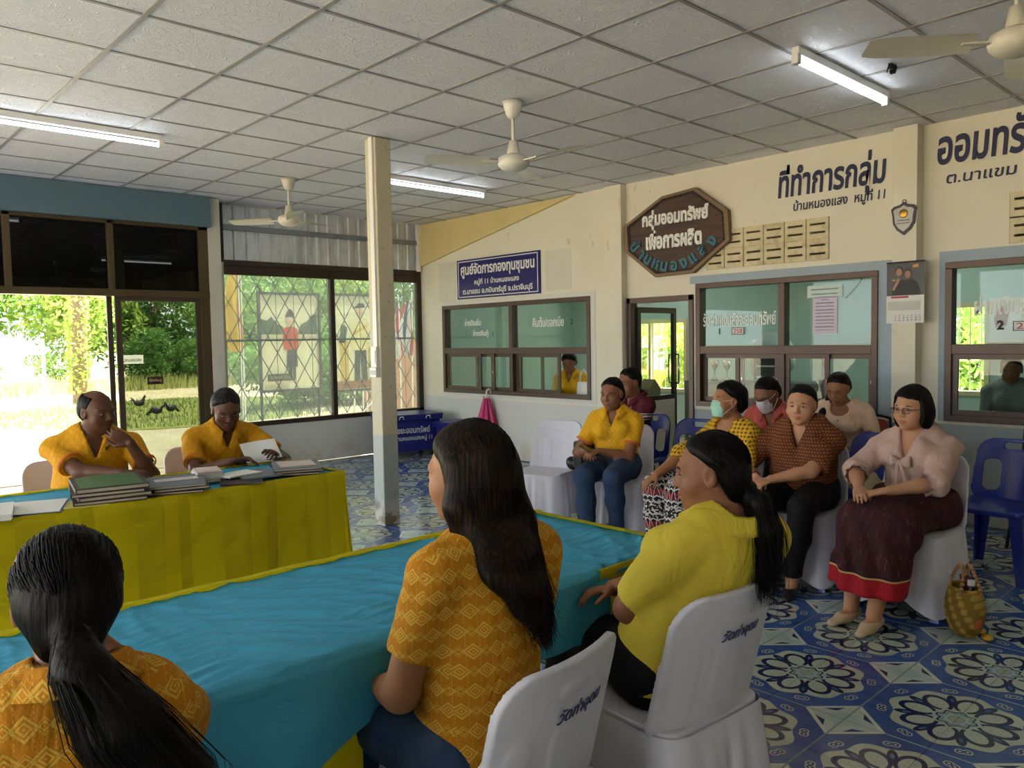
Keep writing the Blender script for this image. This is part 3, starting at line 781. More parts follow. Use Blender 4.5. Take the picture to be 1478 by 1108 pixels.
# octagonal wooden sign
ob = thing('octagonal_sign', 'brown octagonal wooden sign with white and teal Thai letters', 'sign', (0, 0, 0))
oc = [(4.73, 2.86), (4.34, 2.89), (3.99, 2.63), (3.97, 2.35), (4.37, 2.08), (4.82, 2.07), (5.19, 2.35), (5.21, 2.62)]
tw = Mt('sign_wood', '4e3527', .6); n = tw.noise(3, 5, 'Object', (1, 1, 12)); tw.mix(smooth01(n, .4, .65)*.7, '2e1d14'); tw.bump(n, .3, .004)
tr_ = plain('sign_rim_wood', '7d6549', .6, scale=20)
cy, cz = 4.6, 2.48
def ring(k, x): return [(x, cy+(y-cy)*k, cz+(z-cz)*k) for y, z in oc]
def loftx(ra, rb): 
    n_ = len(ra); return MB().add(ra+rb, [(i, (i+1) % n_, n_+(i+1) % n_, n_+i) for i in range(n_)]+[tuple(range(n_, 2*n_))])
part('board', loftx(ring(.95, 6.56), ring(.95, 6.515)), tw.m, ob)
mb = MB(); a, b, c, d = ring(1, 6.56), ring(1, 6.50), ring(.93, 6.50), ring(.93, 6.52); mb.add(a+b+c+d, [(i+8*k, (i+1) % 8+8*k, (i+1) % 8+8*(k+1), i+8*(k+1)) for k in range(3) for i in range(8)])
part('rim', mb, tr_, ob)
mb = MB()
for i in range(8):
    p, q = Vector(ring(.9, 6.512)[i]), Vector(ring(.9, 6.512)[(i+1) % 8]); n_ = int((q-p).length/.03)
    for k in range(n_): mb.box(p.lerp(q, (k+.5)/n_), (.006, .02, .02), rot=Matrix.Rotation(.785, 3, 'X'))
part('carved_edging', mb, plain('carving_dark', '241712', .7), ob)
text('white_letters', 'กลุ่มออมทรัพย์', .13, M_WLET, ob, (6.512, 4.585, 2.64), LX, LZ, bold=.006, width=.78, height=.2, extrude=.008)
text('white_letters', 'เพื่อการผลิต', .13, M_WLET, ob, (6.512, 4.60, 2.44), LX, LZ, bold=.006, width=.66, height=.19, extrude=.008)
M_TLET = plain('teal_lettering', '2d6a78', .5)
for k, (ch, y, z, ang) in enumerate([('บ้', 5.06, 2.40, -55), ('า', 4.99, 2.31, -48), ('น', 4.91, 2.25, -38), ('ห', 4.81, 2.20, -25), ('น', 4.71, 2.165, -12), ('อ', 4.59, 2.165, 3), ('ง', 4.48, 2.18, 14), ('แ', 4.37, 2.22, 30), ('ส', 4.27, 2.29, 38), ('ง', 4.16, 2.36, 45)]):
    a = math.radians(ang); text('teal_letter', ch, .15, M_TLET, ob, (6.51, y, z), (0, -math.cos(a), math.sin(a)), (0, math.sin(a), math.cos(a)), bold=.006, height=.14 if ch == 'บ้' else .1, extrude=.008)
# blue sign
bs = thing('blue_sign', 'dark blue rectangular sign with white Thai text above the office window', 'sign', (0, 0, 0))
part('board', MB().box2((6.525, 6.475, 2.0), (6.551, 7.985, 2.5)), plain('sign_blue', '231d66', .3, var=.05), bs)
mb = MB()
for a, b, c, d in ((6.5, 7.96, 2.02, 2.03), (6.5, 7.96, 2.47, 2.48), (6.5, 6.51, 2.02, 2.48), (7.95, 7.96, 2.02, 2.48)): mb.box2((6.522, a, c), (6.5255, b, d))
part('white_border', mb, M_WLET, bs)
text('sign_text', 'ศูนย์จัดการกองทุนชุมชน', .15, M_WLET, bs, (6.523, 7.23, 2.355), LX, LZ, bold=.004, width=1.35, height=.19)
text('sign_text', 'หมู่ที่ 11 บ้านหนองแสง', .1, M_WLET, bs, (6.523, 7.23, 2.20), LX, LZ, bold=.002, width=.82, height=.095)
text('sign_text', 'ต.นาแขม อ.กบินทร์บุรี จ.ปราจีนบุรี', .1, M_WLET, bs, (6.523, 7.23, 2.085), LX, LZ, bold=.002, width=1.28, height=.095)
# lettering on the panes
M_GLET = plain('glass_lettering', 'f2f4ee', .5)
letter_thing('pane_lettering', 'small white Thai lettering on the left upper pane of the window under the blue sign', [
    ('line', ('จ่ายสินเชื่อ', .1, M_GLET, (6.575, 7.75, 1.70), LX, LZ), dict(width=.32, height=.09, bold=.001)),
    ('line', ('จ่ายเงินกู้', .1, M_GLET, (6.575, 7.6, 1.55), LX, LZ), dict(width=.30, height=.1, bold=.001)),
    ('number', ('1', .07, M_INK, (6.575, 7.36, 1.545), LX, LZ), dict(height=.05))])
letter_thing('pane_lettering', 'white Thai lettering ending in a black 2 on the pane beneath the blue sign', [
    ('line', ('คืนต้น/ดอกเบี้ย', .1, M_GLET, (6.575, 6.4, 1.67), LX, LZ), dict(width=.5, height=.12, bold=.001)),
    ('number', ('2', .07, M_INK, (6.575, 6.03, 1.66), LX, LZ), dict(height=.06))])
letter_thing('pane_lettering', 'large white Thai lettering on the pane left of the posted notices', [
    ('line', ('รับฝากเงินสัจจะออมทรัพย์', .1, M_GLET, (6.585, 3.93, 1.625), LX, LZ), dict(width=.76, height=.13, bold=.0015)),
    ('number', ('1', .07, M_INK, (6.585, 4.13, 1.51), LX, LZ), dict(height=.055, bold=.002))])
letter_thing('pane_lettering', 'pale Thai lettering and black 2 on the pane right of the calendar', [
    ('line', ('ฝากเงินสัจจะออมทรัพย์', .1, M_GLET, (6.595, 1.50, 1.66), LX, LZ), dict(width=.9, height=.15, bold=.0015)),
    ('number', ('2', .07, M_INK, (6.595, 1.775, 1.51), LX, LZ), dict(height=.07, bold=.003))])
def number_tag(y, z, w, label, s):
    t_ = thing('number_tag', label, 'tag', (0, 0, 0)); part('card', MB().box2((6.577, y-w/2, z-.035), (6.58, y+w/2, z+.035)), M_PAPER, t_)
    mb = MB()
    for a, b, c, d in ((-w/2, w/2, -.035, -.03), (-w/2, w/2, .03, .035), (-w/2, -w/2+.005, -.035, .035), (w/2-.005, w/2, -.035, .035)): mb.box2((6.575, y+a, z+c), (6.5775, y+b, z+d))
    part('border', mb, M_NAVY, t_); text('print', s, .05, plain('red_print', 'b0453f', .6) if 'red_print' not in bpy.data.materials else bpy.data.materials['red_print'], t_, (6.575, y, z), LX, LZ, width=w*.7, height=.045)
number_tag(3.93, 1.51, .13, 'small framed card with red print beside the black 1', '258')
number_tag(1.62, 1.5, .14, 'small framed card beside the black 2 at the picture edge', '20')
# notices
o = thing('notice', 'pale green notice strip taped on the middle window pane', 'notice', (0, 0, 0)); part('sheet', MB().box2((6.582, 2.945, 1.78), (6.584, 3.255, 1.885)), plain('pale_green_paper', 'cfe3dc', .7), o)
text('print', 'ขอเชิญชวนสมาชิกกลุ่มออมทรัพย์', .03, M_INK, o, (6.5815, 3.1, 1.85), LX, LZ, width=.24, height=.022); text('print', 'ฝากเงินสัจจะทุกวันที่ 5 ของเดือน', .03, M_INK, o, (6.5815, 3.1, 1.81), LX, LZ, width=.22, height=.022)
o = thing('notice', 'pale lilac printed sheet hanging under the green notice strip', 'notice', (0, 0, 0)); part('sheet', MB().box2((6.582, 2.99, 1.47), (6.584, 3.205, 1.785)), plain('lilac_paper', 'd6cbe0', .7), o)
ls = ['ประกาศ', 'ระเบียบการฝากและถอนเงินสัจจะ', 'สมาชิกต้องนำสมุดมาด้วยทุกครั้ง', 'ฝากเงินตามวันและเวลาที่กำหนด', 'คณะกรรมการกลุ่มออมทรัพย์', 'การกู้ยืมเงินต้องมีผู้ค้ำประกัน', 'ชำระคืนภายในกำหนดเวลา', 'ดอกเบี้ยตามระเบียบของกลุ่ม', 'ติดต่อสอบถามได้ที่ทำการ', 'ทุกวันทำการ']
for k, s in enumerate(ls): text('print', s, .02, M_INK, o, (6.5815, 3.098, 1.762-k*.029), LX, LZ, width=.06 if k in (0,) else .16, height=.013)
# shield plaque
pq = thing('shield_plaque', 'dark shield plaque with gold emblem on the pilaster', 'plaque', (0, 0, 0))
sh = [(0, .125), (.03, .105), (.075, .095), (.095, .075), (.085, .02), (.08, -.04), (.05, -.09), (0, -.13)]; sh = sh+[(-a, b) for a, b in sh[1:-1]][::-1]
def shp(k): return [(a*k, b*k) for a, b in sh]
part('board', MB().prism(shp(1), (6.44, 2.40, 2.35), LX, LZ, .015), plain('plaque_dark', '2a1a1c', .35), pq)
part('face', MB().prism(shp(.8), (6.425, 2.40, 2.35), LX, LZ, .004), plain('plaque_silver', '9b9a94', .35, .5), pq)
part('emblem', MB().ell((6.42, 2.40, 2.385), (.006, .034, .034)), plain('gold', 'b08a3c', .35, .8), pq, smooth=True)
part('hanger', MB().tube([(6.432, 2.40+.015*math.cos(a), 2.48+.012*math.sin(a)) for a in [k*PI/4 for k in range(8)]], .003, 6, closed=True), M_BLACK, pq)
text('print', 'รางวัลชนะเลิศ', .02, M_INK, pq, (6.420, 2.40, 2.335), LX, LZ, width=.09, height=.012); text('print', 'กลุ่มออมทรัพย์ดีเด่น', .02, M_INK, pq, (6.420, 2.40, 2.312), LX, LZ, width=.1, height=.012)
# calendar
ca = thing('wall_calendar', 'wall calendar with dark photo of two people in black suits', 'calendar', (0, 0, 0))
cx = 6.428
part('sheet', MB().box2((cx, 2.245, 1.54), (cx+.006, 2.525, 2.01)), M_PAPER, ca)
part('photo', MB().box2((cx-.003, 2.247, 1.755), (cx, 2.523, 2.01)), plain('photo_dark', '1c1311', .35, var=.3, scale=14), ca)
M_SKINP = plain('photo_skin', 'a8795c', .5); M_HAIRP = plain('photo_hair', '120d0c', .5); M_SUITP = plain('photo_suit', '0c0b0e', .5); M_LAMPP = plain('photo_lamp', 'c8974e', .5)
def disc(y, z, ry, rz, x, n=16): return MB().prism([(ry*math.cos(2*PI*k/n), rz*math.sin(2*PI*k/n)) for k in range(n)], (x, y, z), LX, LZ, .0006)
part('photo_suit', MB().prism([(-.1, 0), (-.085, .09), (-.05, .12), (0, .115), (.05, .13), (.09, .09), (.12, 0)], (cx-.0035, 2.385, 1.757), LX, LZ, .0006), M_SUITP, ca)
for y, z in ((2.43, 1.935), (2.365, 1.915)):
    part('photo_hair', disc(y, z+.012, .03, .034, cx-.0045), M_HAIRP, ca); part('photo_face', disc(y, z, .022, .03, cx-.0052), M_SKINP, ca)
part('photo_hand', MB().prism([(-.06, -.06), (-.045, -.065), (-.01, -.005), (.0, .02), (-.02, .03), (-.035, 0)], (cx-.0055, 2.42, 1.86), LX, LZ, .0006), M_SKINP, ca)
part('photo_lamp', MB().prism([(-.02, 0), (.02, .01), (.025, -.02), (-.02, -.02)], (cx-.004, 2.31, 1.985), LX, LZ, .0006), M_LAMPP, ca); part('photo_lamp', disc(2.47, 1.875, .015, .007, cx-.004), M_LAMPP, ca)
part('red_heading', MB().box2((cx-.0015, 2.36, 1.735), (cx, 2.49, 1.75)), bpy.data.materials['red_print'], ca)
part('message_panel', MB().box2((cx-.0015, 2.27, 1.64), (cx, 2.515, 1.71)), plain('grey_print_panel', 'cdcdc8', .7), ca)
for k in range(7):
    for r_ in range(3): text('date', str(k+1+7*r_), .02, M_INK if k else bpy.data.materials['red_print'], ca, (cx-.001, 2.455-k*.03, 1.60-r_*.018), LX, LZ, height=.011)
part('binding', MB().box2((cx-.005, 2.245, 2.005), (cx+.008, 2.525, 2.018)), M_INK, ca)
# umbrella on the window sill
M_PINK = plain('pink_nylon', 'c4306e', .45, var=.2, scale=20)
um = thing('umbrella', 'folded pink umbrella hanging from the window sill', 'umbrella', (6.46, 7.38, 0))
mb = MB(); rows = []
for i_ in range(13):
    s = i_/12; z = .74-.42*s; base = (.03+.085*s)*(1-.25*max(0, s-.85)/.15)
    rows.append([(math.cos(a)*base*(1+.28*math.cos(a*8)), math.sin(a)*base*1.3*(1+.28*math.cos(a*8)), z-.03*max(0, math.cos(a*8))*(s > .9)) for a in [2*PI*k/48 for k in range(48)]])
mb.grid(rows, wrap=True); part('canopy', mb, M_PINK, um, smooth=True)
part('shaft', MB().tube([(0, 0, .30), (0, 0, .80)], .006, 8), M_CHROME, um)
part('handle', MB().tube([(0, 0, .70), (0, 0, .80), (.01, 0, .84), (.04, 0, .855), (.07, 0, .84), (.075, 0, .80)], .011, 10), M_WHITE, um, smooth=True, label='white crook handle')
mb = MB()
for k in range(8):
    a = 2*PI*k/8; mb.tube([(.03*math.cos(a), .03*math.sin(a), .74), (.045*math.cos(a), .045*math.sin(a), .77)], .003, 5)
part('rib_tip', mb, M_CHROME, um)
# ================================================================ CHAIRS
M_COVER = None
t = Mt('white_chair_cover', 'd3d2de', .6, spec=.3); n = t.noise(7, 4, 'Object'); t.mix(smooth01(n, .5, .75)*.3, 'b9b8c8'); t.b.inputs['Sheen Weight'].default_value = .1
t.bump(t.noise(18, 4, 'Object', (1, 1, .3)), .25, .01); M_COVER = t.m
M_COVER2 = plain('pinkish_chair_cover', 'd9cdd3', .6, var=.1)
M_BLUE = plain('glossy_blue_plastic', '1e2f8c', .22, spec=.6, var=.06)
M_RED = plain('red_plastic', '8f2020', .35, var=.1)
M_DARKTUBE = plain('dark_tube', '23211f', .4, .4)
def sheet_field(x0, x1, z0, z1, hw_fn, zb, zt, rc, mid, th, holes=(), dents=(), step=.0065):
    xs = np.arange(x0, x1, step); zs = np.arange(z0, z1, step); ys = np.arange(-.36, -.10, step*.8)
    F = Field(xs, ys, zs)
    x = F.xs[:, None, None]; y = F.ys[None, :, None]; z = F.zs[None, None, :]
    hw = hw_fn(z); cz, hz = (zb+zt)/2, (zt-zb)/2
    qx = np.abs(x)-hw+rc; qz = np.abs(z-cz)-hz+rc
    d2 = np.sqrt(np.maximum(qx, 0)**2+np.maximum(qz, 0)**2)+np.minimum(np.maximum(qx, qz), 0)-rc
    for hx, hzc, a, b, r_ in holes:
        ex = np.abs(x-hx)-a+r_; ez = np.abs(z-hzc)-b+r_
        h = np.sqrt(np.maximum(ex, 0)**2+np.maximum(ez, 0)**2)+np.minimum(np.maximum(ex, ez), 0)-r_
        d2 = -smin(-d2, h, .012)
    dd = np.zeros_like(d2)
    for hx, hzc, a, b, dep in dents:
        ex = np.abs(x-hx)-a+.03; ez = np.abs(z-hzc)-b+.03
        h = np.sqrt(np.maximum(ex, 0)**2+np.maximum(ez, 0)**2)+np.minimum(np.maximum(ex, ez), 0)-.03
        dd = dd+dep*np.clip(.5-h/.016, 0, 1)
    ym = mid(x, z)+dd
    e = np.abs(y-ym)-th
    F.D = (np.sqrt(np.maximum(d2, -.0, )**2+np.maximum(e, 0)**2)*((d2 > 0) | (e > 0))+np.minimum(np.maximum(d2, e), 0)).astype(np.float32)
    return F.nets()
midc = lambda x, z: -.185-(z-.43)*.25+x*x*.9-.0*z
V, Fc = sheet_field(-.26, .26, .34, .86, lambda z: .222-(z-.6)*.04, .37, .80, .085, midc, .011, dents=[(0, .57, .06, .09, -.0035), (.15, .55, .035, .1, -.0035), (-.15, .55, .035, .1, -.0035), (0, .735, .06, .016, -.0035)])
me_cback = np_mesh('back_cover', V, Fc, M_COVER)
V, Fc = sheet_field(-.26, .26, .36, .86, lambda z: .222-(z-.6)*.05, .40, .79, .09, midc, .007, holes=[(0, .745, .075, .02, .018), (.125, .565, .048, .095, .035), (-.125, .565, .048, .095, .035)])
me_bback = np_mesh('backrest', V, Fc, M_BLUE)
# seat by implicit surface
def seat_field(mat, name):
    F = Field(np.arange(-.26, .26, .009), np.arange(-.26, .26, .009), np.arange(.37, .47, .006))
    x, y, z = F.xs[:, None, None], F.ys[None, :, None], F.zs[None, None, :]
    q = lambda a, h, r: np.abs(a)-h+r
    hx, hy = q(x, .218, .07), q(y, .218, .07); d2 = np.sqrt(np.maximum(hx, 0)**2+np.maximum(hy, 0)**2)+np.minimum(np.maximum(hx, hy), 0)-.06
    zm = .425+.35*(x*x)*.5-.12*np.maximum(y-.12, 0)
    top = z-zm; bot = np.where(d2 > -.02, zm-.035-z, zm-.014-z)
    F.D = np.maximum(np.maximum(top, bot), d2).astype(np.float32)*.8
    V, Fc = F.nets(); return np_mesh(name, V, Fc, mat)
me_bseat = seat_field(M_BLUE, 'seat'); me_cseat = seat_field(M_COVER, 'seat_cover')
def leg_mesh(sx, sy, mat):
    mb = MB(); rows = []
    for s in (0, .1, .5, 1.0):
        z = .41*(1-s); w = .075-.032*s; ox, oy = sx*(.185+.035*s), sy*(.18+.045*s); t_ = .014
        # L-shaped section
        P = [(0, 0), (-sx*w, 0), (-sx*w, -sy*t_), (-sx*t_, -sy*t_), (-sx*t_, -sy*w), (0, -sy*w)]
        rows.append([(ox+a, oy+b, z) for a, b in P])
    mb.grid(rows, wrap=True); n_ = len(mb.v); mb.f.append(tuple(range(n_-6, n_)))
    return mb.mesh('leg', mat)
LEGS = [leg_mesh(sx, sy, M_BLUE) for sx in (-1, 1) for sy in (-1, 1)]
def skirt_mesh():
    mb = MB(); rows = []; N = 160; rnd = wob(3, 1., 5)
    for i_ in range(13):
        s = i_/12; row = []
        for j in range(N):
            a = 2*PI*j/N; ca, sa = math.cos(a), math.sin(a)
            h = .221+.040*s; e = 6.5-.5*s
            r_ = h/((abs(ca)**e+abs(sa)**e)**(1/e))
            corner = abs(math.sin(2*a))**1.5
            fold = (.011*math.sin(a*14+1.3)+.008*math.sin(a*23+.5)+.006*math.sin(a*7+2))*s*(1-.55*corner)
            r_ += fold-.012*s*(1-corner)
            hem = .035+.085*(1-corner)+.012*math.sin(a*5)
            z = .425-(.425-hem)*s
            row.append((r_*ca, r_*sa-.0, z))
        rows.append(row)
    mb.grid(rows, wrap=True); return mb.mesh('skirt', M_COVER, True)
me_skirt = skirt_mesh()
def covered_chair(x, y, rz, label, group='chairs in white cloth covers', lettering=False, pink=False):
    t_ = thing('covered_chair', label, 'chair', (x, y, 0), rz, group)
    for nm, me in (('back_cover', me_cback), ('seat_cover', me_cseat), ('skirt', me_skirt)):
        if pink: me = me.copy(); me.materials[0] = M_COVER2
        link(nm, me, t_)
    for l in LEGS: link('leg', l, t_)
    if lettering:
        o = text('cover_lettering', 'วัดท่าอุดม', .06, M_NAVY2, t_, (0.03, -.284, .672), (1, 0, 0), (0, -.24, .97), width=.175, height=.045, shear=.25, bold=.0004)
        for v in o.data.vertices: v.co.y += midc(v.co.x, v.co.z)-.0145-(-.284+(v.co.z-.672)*-.2474)
    return t_
M_NAVY2 = plain('chair_print', '3a4468', .6, var=.02)
covered_chair(1.17, 1.37, math.radians(8), 'white covered chair with blue Thai print, under the long-haired woman', lettering=True)
covered_chair(1.85, 1.36, math.radians(-4), 'white covered chair with blue Thai print, under the woman in yellow polo', lettering=True)
covered_chair(4.42, 1.6, math.radians(90), 'white covered chair under the woman with the bow blouse')
covered_chair(4.47, 2.25, math.radians(97), 'white covered chair under the woman in brown batik shirt')
covered_chair(4.42, 2.80, math.radians(80), 'white covered chair under the woman in green face mask')
covered_chair(4.55, 3.72, math.radians(112), 'white covered chair under the woman in yellow shirt and jeans')
covered_chair(4.42, 4.35, math.radians(105), 'empty white covered chair beside the pillar wall')
covered_chair(1.22, 5.02, math.radians(180), 'pinkish white chair behind the bald man at the yellow table', 'pale chairs behind the yellow table', pink=True)
covered_chair(2.0, 5.0, math.radians(176), 'pinkish white chair behind the man reading a sheet of paper', 'pale chairs behind the yellow table', pink=True)
def blue_chair(x, y, rz, label):
    t_ = thing('plastic_chair', label, 'chair', (x, y, 0), rz, 'blue plastic chairs')
    link('backrest', me_bback, t_); link('seat', me_bseat, t_)
    for l in LEGS: link('leg', l, t_)
    return t_
blue_chair(5.36, 1.43, math.radians(84), 'empty glossy blue plastic chair beside the woven owl bag')
blue_chair(5.18, 2.14, math.radians(88), 'blue plastic chair holding a beige cloth bag')
blue_chair(5.38, 2.86, math.radians(90), 'blue plastic chair under the woman in coral shirt')
blue_chair(5.26, 3.58, math.radians(100), 'empty blue plastic chair in front of the office door')
blue_chair(5.42, 4.22, math.radians(100), 'blue plastic chair under the man in maroon shirt')
def red_chair(x, y, rz, label):
    t_ = thing('folding_chair', label, 'chair', (x, y, 0), rz, 'red folding chairs')
    V_, F_ = V2R; link('backrest', me_rback, t_)
    part('seat', MB().box((0, .02, .44), (.40, .38, .03)), M_RED, t_, bevel=.012)
    for s in (-1, 1):
        part('side_frame', MB().tube([(s*.21, .17, 0), (s*.21, -.1, .44), (s*.21, -.19, .60), (s*.205, -.225, .80)], .011, 8), M_DARKTUBE, t_, smooth=True)
        part('leg', MB().tube([(s*.19, -.22, 0), (s*.19, .15, .43)], .011, 8), M_DARKTUBE, t_, smooth=True)
    part('crossbar', MB().tube([(-.205, -.225, .80), (-.12, -.24, .815), (.12, -.24, .815), (.205, -.225, .80)], .011, 8), M_DARKTUBE, t_, smooth=True)
    return t_
V2R = sheet_field(-.23, .23, .56, .84, lambda z: .20, .62, .79, .05, lambda x, z: -.21-(z-.7)*.2+x*x*.8, .008)
me_rback = np_mesh('backrest', *V2R, M_RED)
red_chair(6.12, 2.66, math.radians(90), 'red folding chair under the woman in peach blouse')
red_chair(6.18, 1.35, math.radians(90), 'empty red folding chair against the wall under the window')
st = thing('stool', 'plastic stool under the ponytailed woman, mostly hidden', 'stool', (.27, 1.28, 0))
part('seat', MB().lathe([(0, .43), (.17, .43), (.175, .41), (.16, .39), (0, .39)], n=20), M_RED, st)
for a in range(4): part('leg', MB().tube([(.12*math.cos(a*PI/2+.78), .12*math.sin(a*PI/2+.78), .4), (.17*math.cos(a*PI/2+.78), .17*math.sin(a*PI/2+.78), 0)], .018, 8), M_RED, st)
# ================================================================ TABLES
def cloth_mat(name, c, c2, tl=.0, rough=.7):
    t = Mt(name, c, rough, spec=.25); n = t.noise(6, 4, 'Object'); t.mix(smooth01(n, .4, .7)*.25, c2)
    t.bump(t.noise(30, 4, 'Object', (.35, 1, 1.3), dist=.8), .5, .010)
    if tl:
        nt = t.nt; tr = nt.nodes.new('ShaderNodeBsdfTranslucent'); mx = nt.nodes.new('ShaderNodeMixShader'); mx.inputs[0].default_value = tl
        if t.col is not None: nt.links.new(t.col, tr.inputs[0])
        nt.links.new(t.b.outputs[0], mx.inputs[1]); nt.links.new(tr.outputs[0], mx.inputs[2]); nt.links.new(mx.outputs[0], t.out.inputs[0])
    return t.m
M_TBLUE = cloth_mat('turquoise_cloth', '49a9cf', '3c96bb', .10)
M_TYEL = cloth_mat('yellow_cloth', 'dccb14', 'c4b210', .4)
M_TYEL2 = cloth_mat('yellow_cloth_double', 'c8b912', 'b3a50f', .22)  # darker yellow stands for less light passing through doubled cloth
M_TLEG = plain('table_leg_metal', '2b2b2b', .4, .5)
def np_wrinkle(x, y):
    r = np.random.RandomState(11); h = 0
    wx = x+.05*np.sin(5*y+3*x)+.03*np.sin(11*y-4*x); wy = y+.04*np.sin(4*x)+.02*np.sin(13*x+1)
    for k in range(9):
        a = r.uniform(.45, 1.25) if k < 6 else r.uniform(-.4, .3); f = r.uniform(28, 75); p = r.uniform(0, 6.28)
        s = np.sin(f*(wx*np.cos(a)*.55+wy*np.sin(a))+p+1.6*np.sin(3.1*wx+p)+1.3*np.sin(4.3*wy+2*p))
        m = .5+.5*np.sin(2.3*wx+3.7*wy*(1 if k % 2 else -1)+p*2)
        h = h+(1-np.abs(s))**2.2*m
    g = 0
    for k in range(5):
        a = r.uniform(.7, 1.3); f = r.uniform(90, 150); p = r.uniform(0, 6.28); g = g+(1-np.abs(np.sin(f*(wx*np.cos(a)*.4+wy*np.sin(a)*.8)+p+2*np.sin(6*wx+p)+1.5*np.sin(9*wy))))**2*(.5+.5*np.sin(5*wx-4*wy+p))
    return h/9*1.25+g/5*.35
def table_frame(t_, x0, x1, y0, y1, z, nleg=2):
    part('tabletop', MB().box2((x0+.02, y0+.02, z-.03), (x1-.02, y1-.02, z-.006)), plain('table_board', 'a8a39a', .6) if 'table_board' not in bpy.data.materials else bpy.data.materials['table_board'], t_)
    for k in range(nleg):
        x = x0+.12+(x1-x0-.24)*k/(nleg-1)
        for y in (y0+.07, y1-.07):
            part('leg', MB().tube([(x, y, z-.03), (x, y, 0)], .014, 8), M_TLEG, t_)
        part('brace', MB().tube([(x, y0+.07, .2), (x, y1-.07, .2)], .01, 8), M_TLEG, t_)
    part('apron', MB().box2((x0+.1, y0+.05, z-.07), (x1-.1, y0+.07, z-.03)), M_TLEG, t_)
# --- front table, turquoise cloth
tb = thing('folding_table', 'long folding table under the turquoise cloth in front', 'table', (0, 0, 0)); table_frame(tb, -1.4, 2.27, 1.61, 2.28, .745, 4)
cl1 = thing('tablecloth', 'wrinkled turquoise cloth with yellow edge on the near table', 'tablecloth', (0, 0, 0))
nx, ny = 480, 150
xs = np.linspace(-1.4, 2.272, nx); yy = np.linspace(0, 1, ny)
def zhem(x): return np.interp(x, [-1.4, .3, .7, .82, 1.03, 1.3, 1.6, 1.88, 2.3], [.36, .40, .47, .52, .60, .585, .565, .56, .56])+.006*np.sin(9*x)
Lt = .69; drop = .745-zhem(xs)
P = np.zeros((nx, ny, 3))
for i in range(nx):
    x = xs[i]; dr_ = drop[i]*np.clip((1.885-x)/.012, 0, 1)
    tot = Lt+.03+dr_; s = yy*tot                     # from far edge over the front edge and down
    r_ = .02; top = s < Lt-.015
    a = np.clip((s-(Lt-.015))/(r_*PI/2), 0, 1)*PI/2
    y = np.where(top, 2.29-s, 1.61+.005-np.sin(a)*r_); z = np.where(top, .75, .75-r_+np.cos(a)*r_)
    dn = np.maximum(s-(Lt-.015)-r_*PI/2, 0); z = z-dn
    w = np_wrinkle(np.full(ny, x), y*1.0+dn*0)
    z = z+(w-.3)*.030*np.clip(1-dn/.05, 0, 1)*(s < Lt+.01)
    y = y-(.012*np.sin(x*7+2)+.008*np.sin(x*17)+.004*np.sin(31*x+dn*9))*np.clip(dn/.12, 0, 1)-(w*.006)*(dn > 0)-.012*(dn > 0)
    P[i] = np.stack([np.full(ny, x), y, z], 1)
part('blue_top', MB().grid(P[:, ::-1]), M_TBLUE, cl1, smooth=True)
mb = MB(); n_ = 160; e = []
for k in range(n_):
    x = -1.4+3.69*k/(n_-1); e.append([(x, 2.275, .7575+.002*math.sin(x*30)), (x, 2.30, .758+.0015*math.sin(x*23)), (x, 2.313+.002*math.sin(x*14), .748), (x, 2.315+.005*math.sin(x*11), .60), (x, 2.32+.012*math.sin(x*13), .50)])
part('yellow_edge', mb.grid(e), M_TYEL, cl1, smooth=True)
rows = []
for k in range(60):
    y = 1.595+.72*k/59; q = .012*math.sin(y*19)+.006*math.sin(y*41); hz = .50+.012*math.sin(y*9)
    rows.append([(2.235, y, .7575), (2.268, y, .7585), (2.283, y, .752), (2.292+q*.3, y, .70), (2.297+q, y, .60), (2.302+q*1.3, y, hz)])
part('yellow_end', MB().grid([r[::-1] for r in rows]), M_TYEL, cl1, smooth=True)
rows = []
for k in range(60):
    x = 1.84+.46*k/59; q = .006*math.sin(x*23+1)+.003*math.sin(x*51)
    rows.append([(x, 1.63, .725), (x, 1.597, .740)]+[(x, 1.583-q*v-.004*math.sin(9*v+x*14), .744-.215*v-.006*math.sin(x*9)*v) for v in [j/12 for j in range(13)]])
part('yellow_front', MB().grid(rows), M_TYEL, cl1, smooth=True)
part('yellow_lining', MB().grid([[(x, 1.63, .70), (x, 1.625+.01*math.sin(x*9), .60), (x, 1.62+.015*math.sin(x*9), .36+.02*math.sin(x*5)+.1*max(0, x-.8))] for x in np.linspace(-1.4, 1.0, 60)]), M_TYEL, cl1, smooth=True)
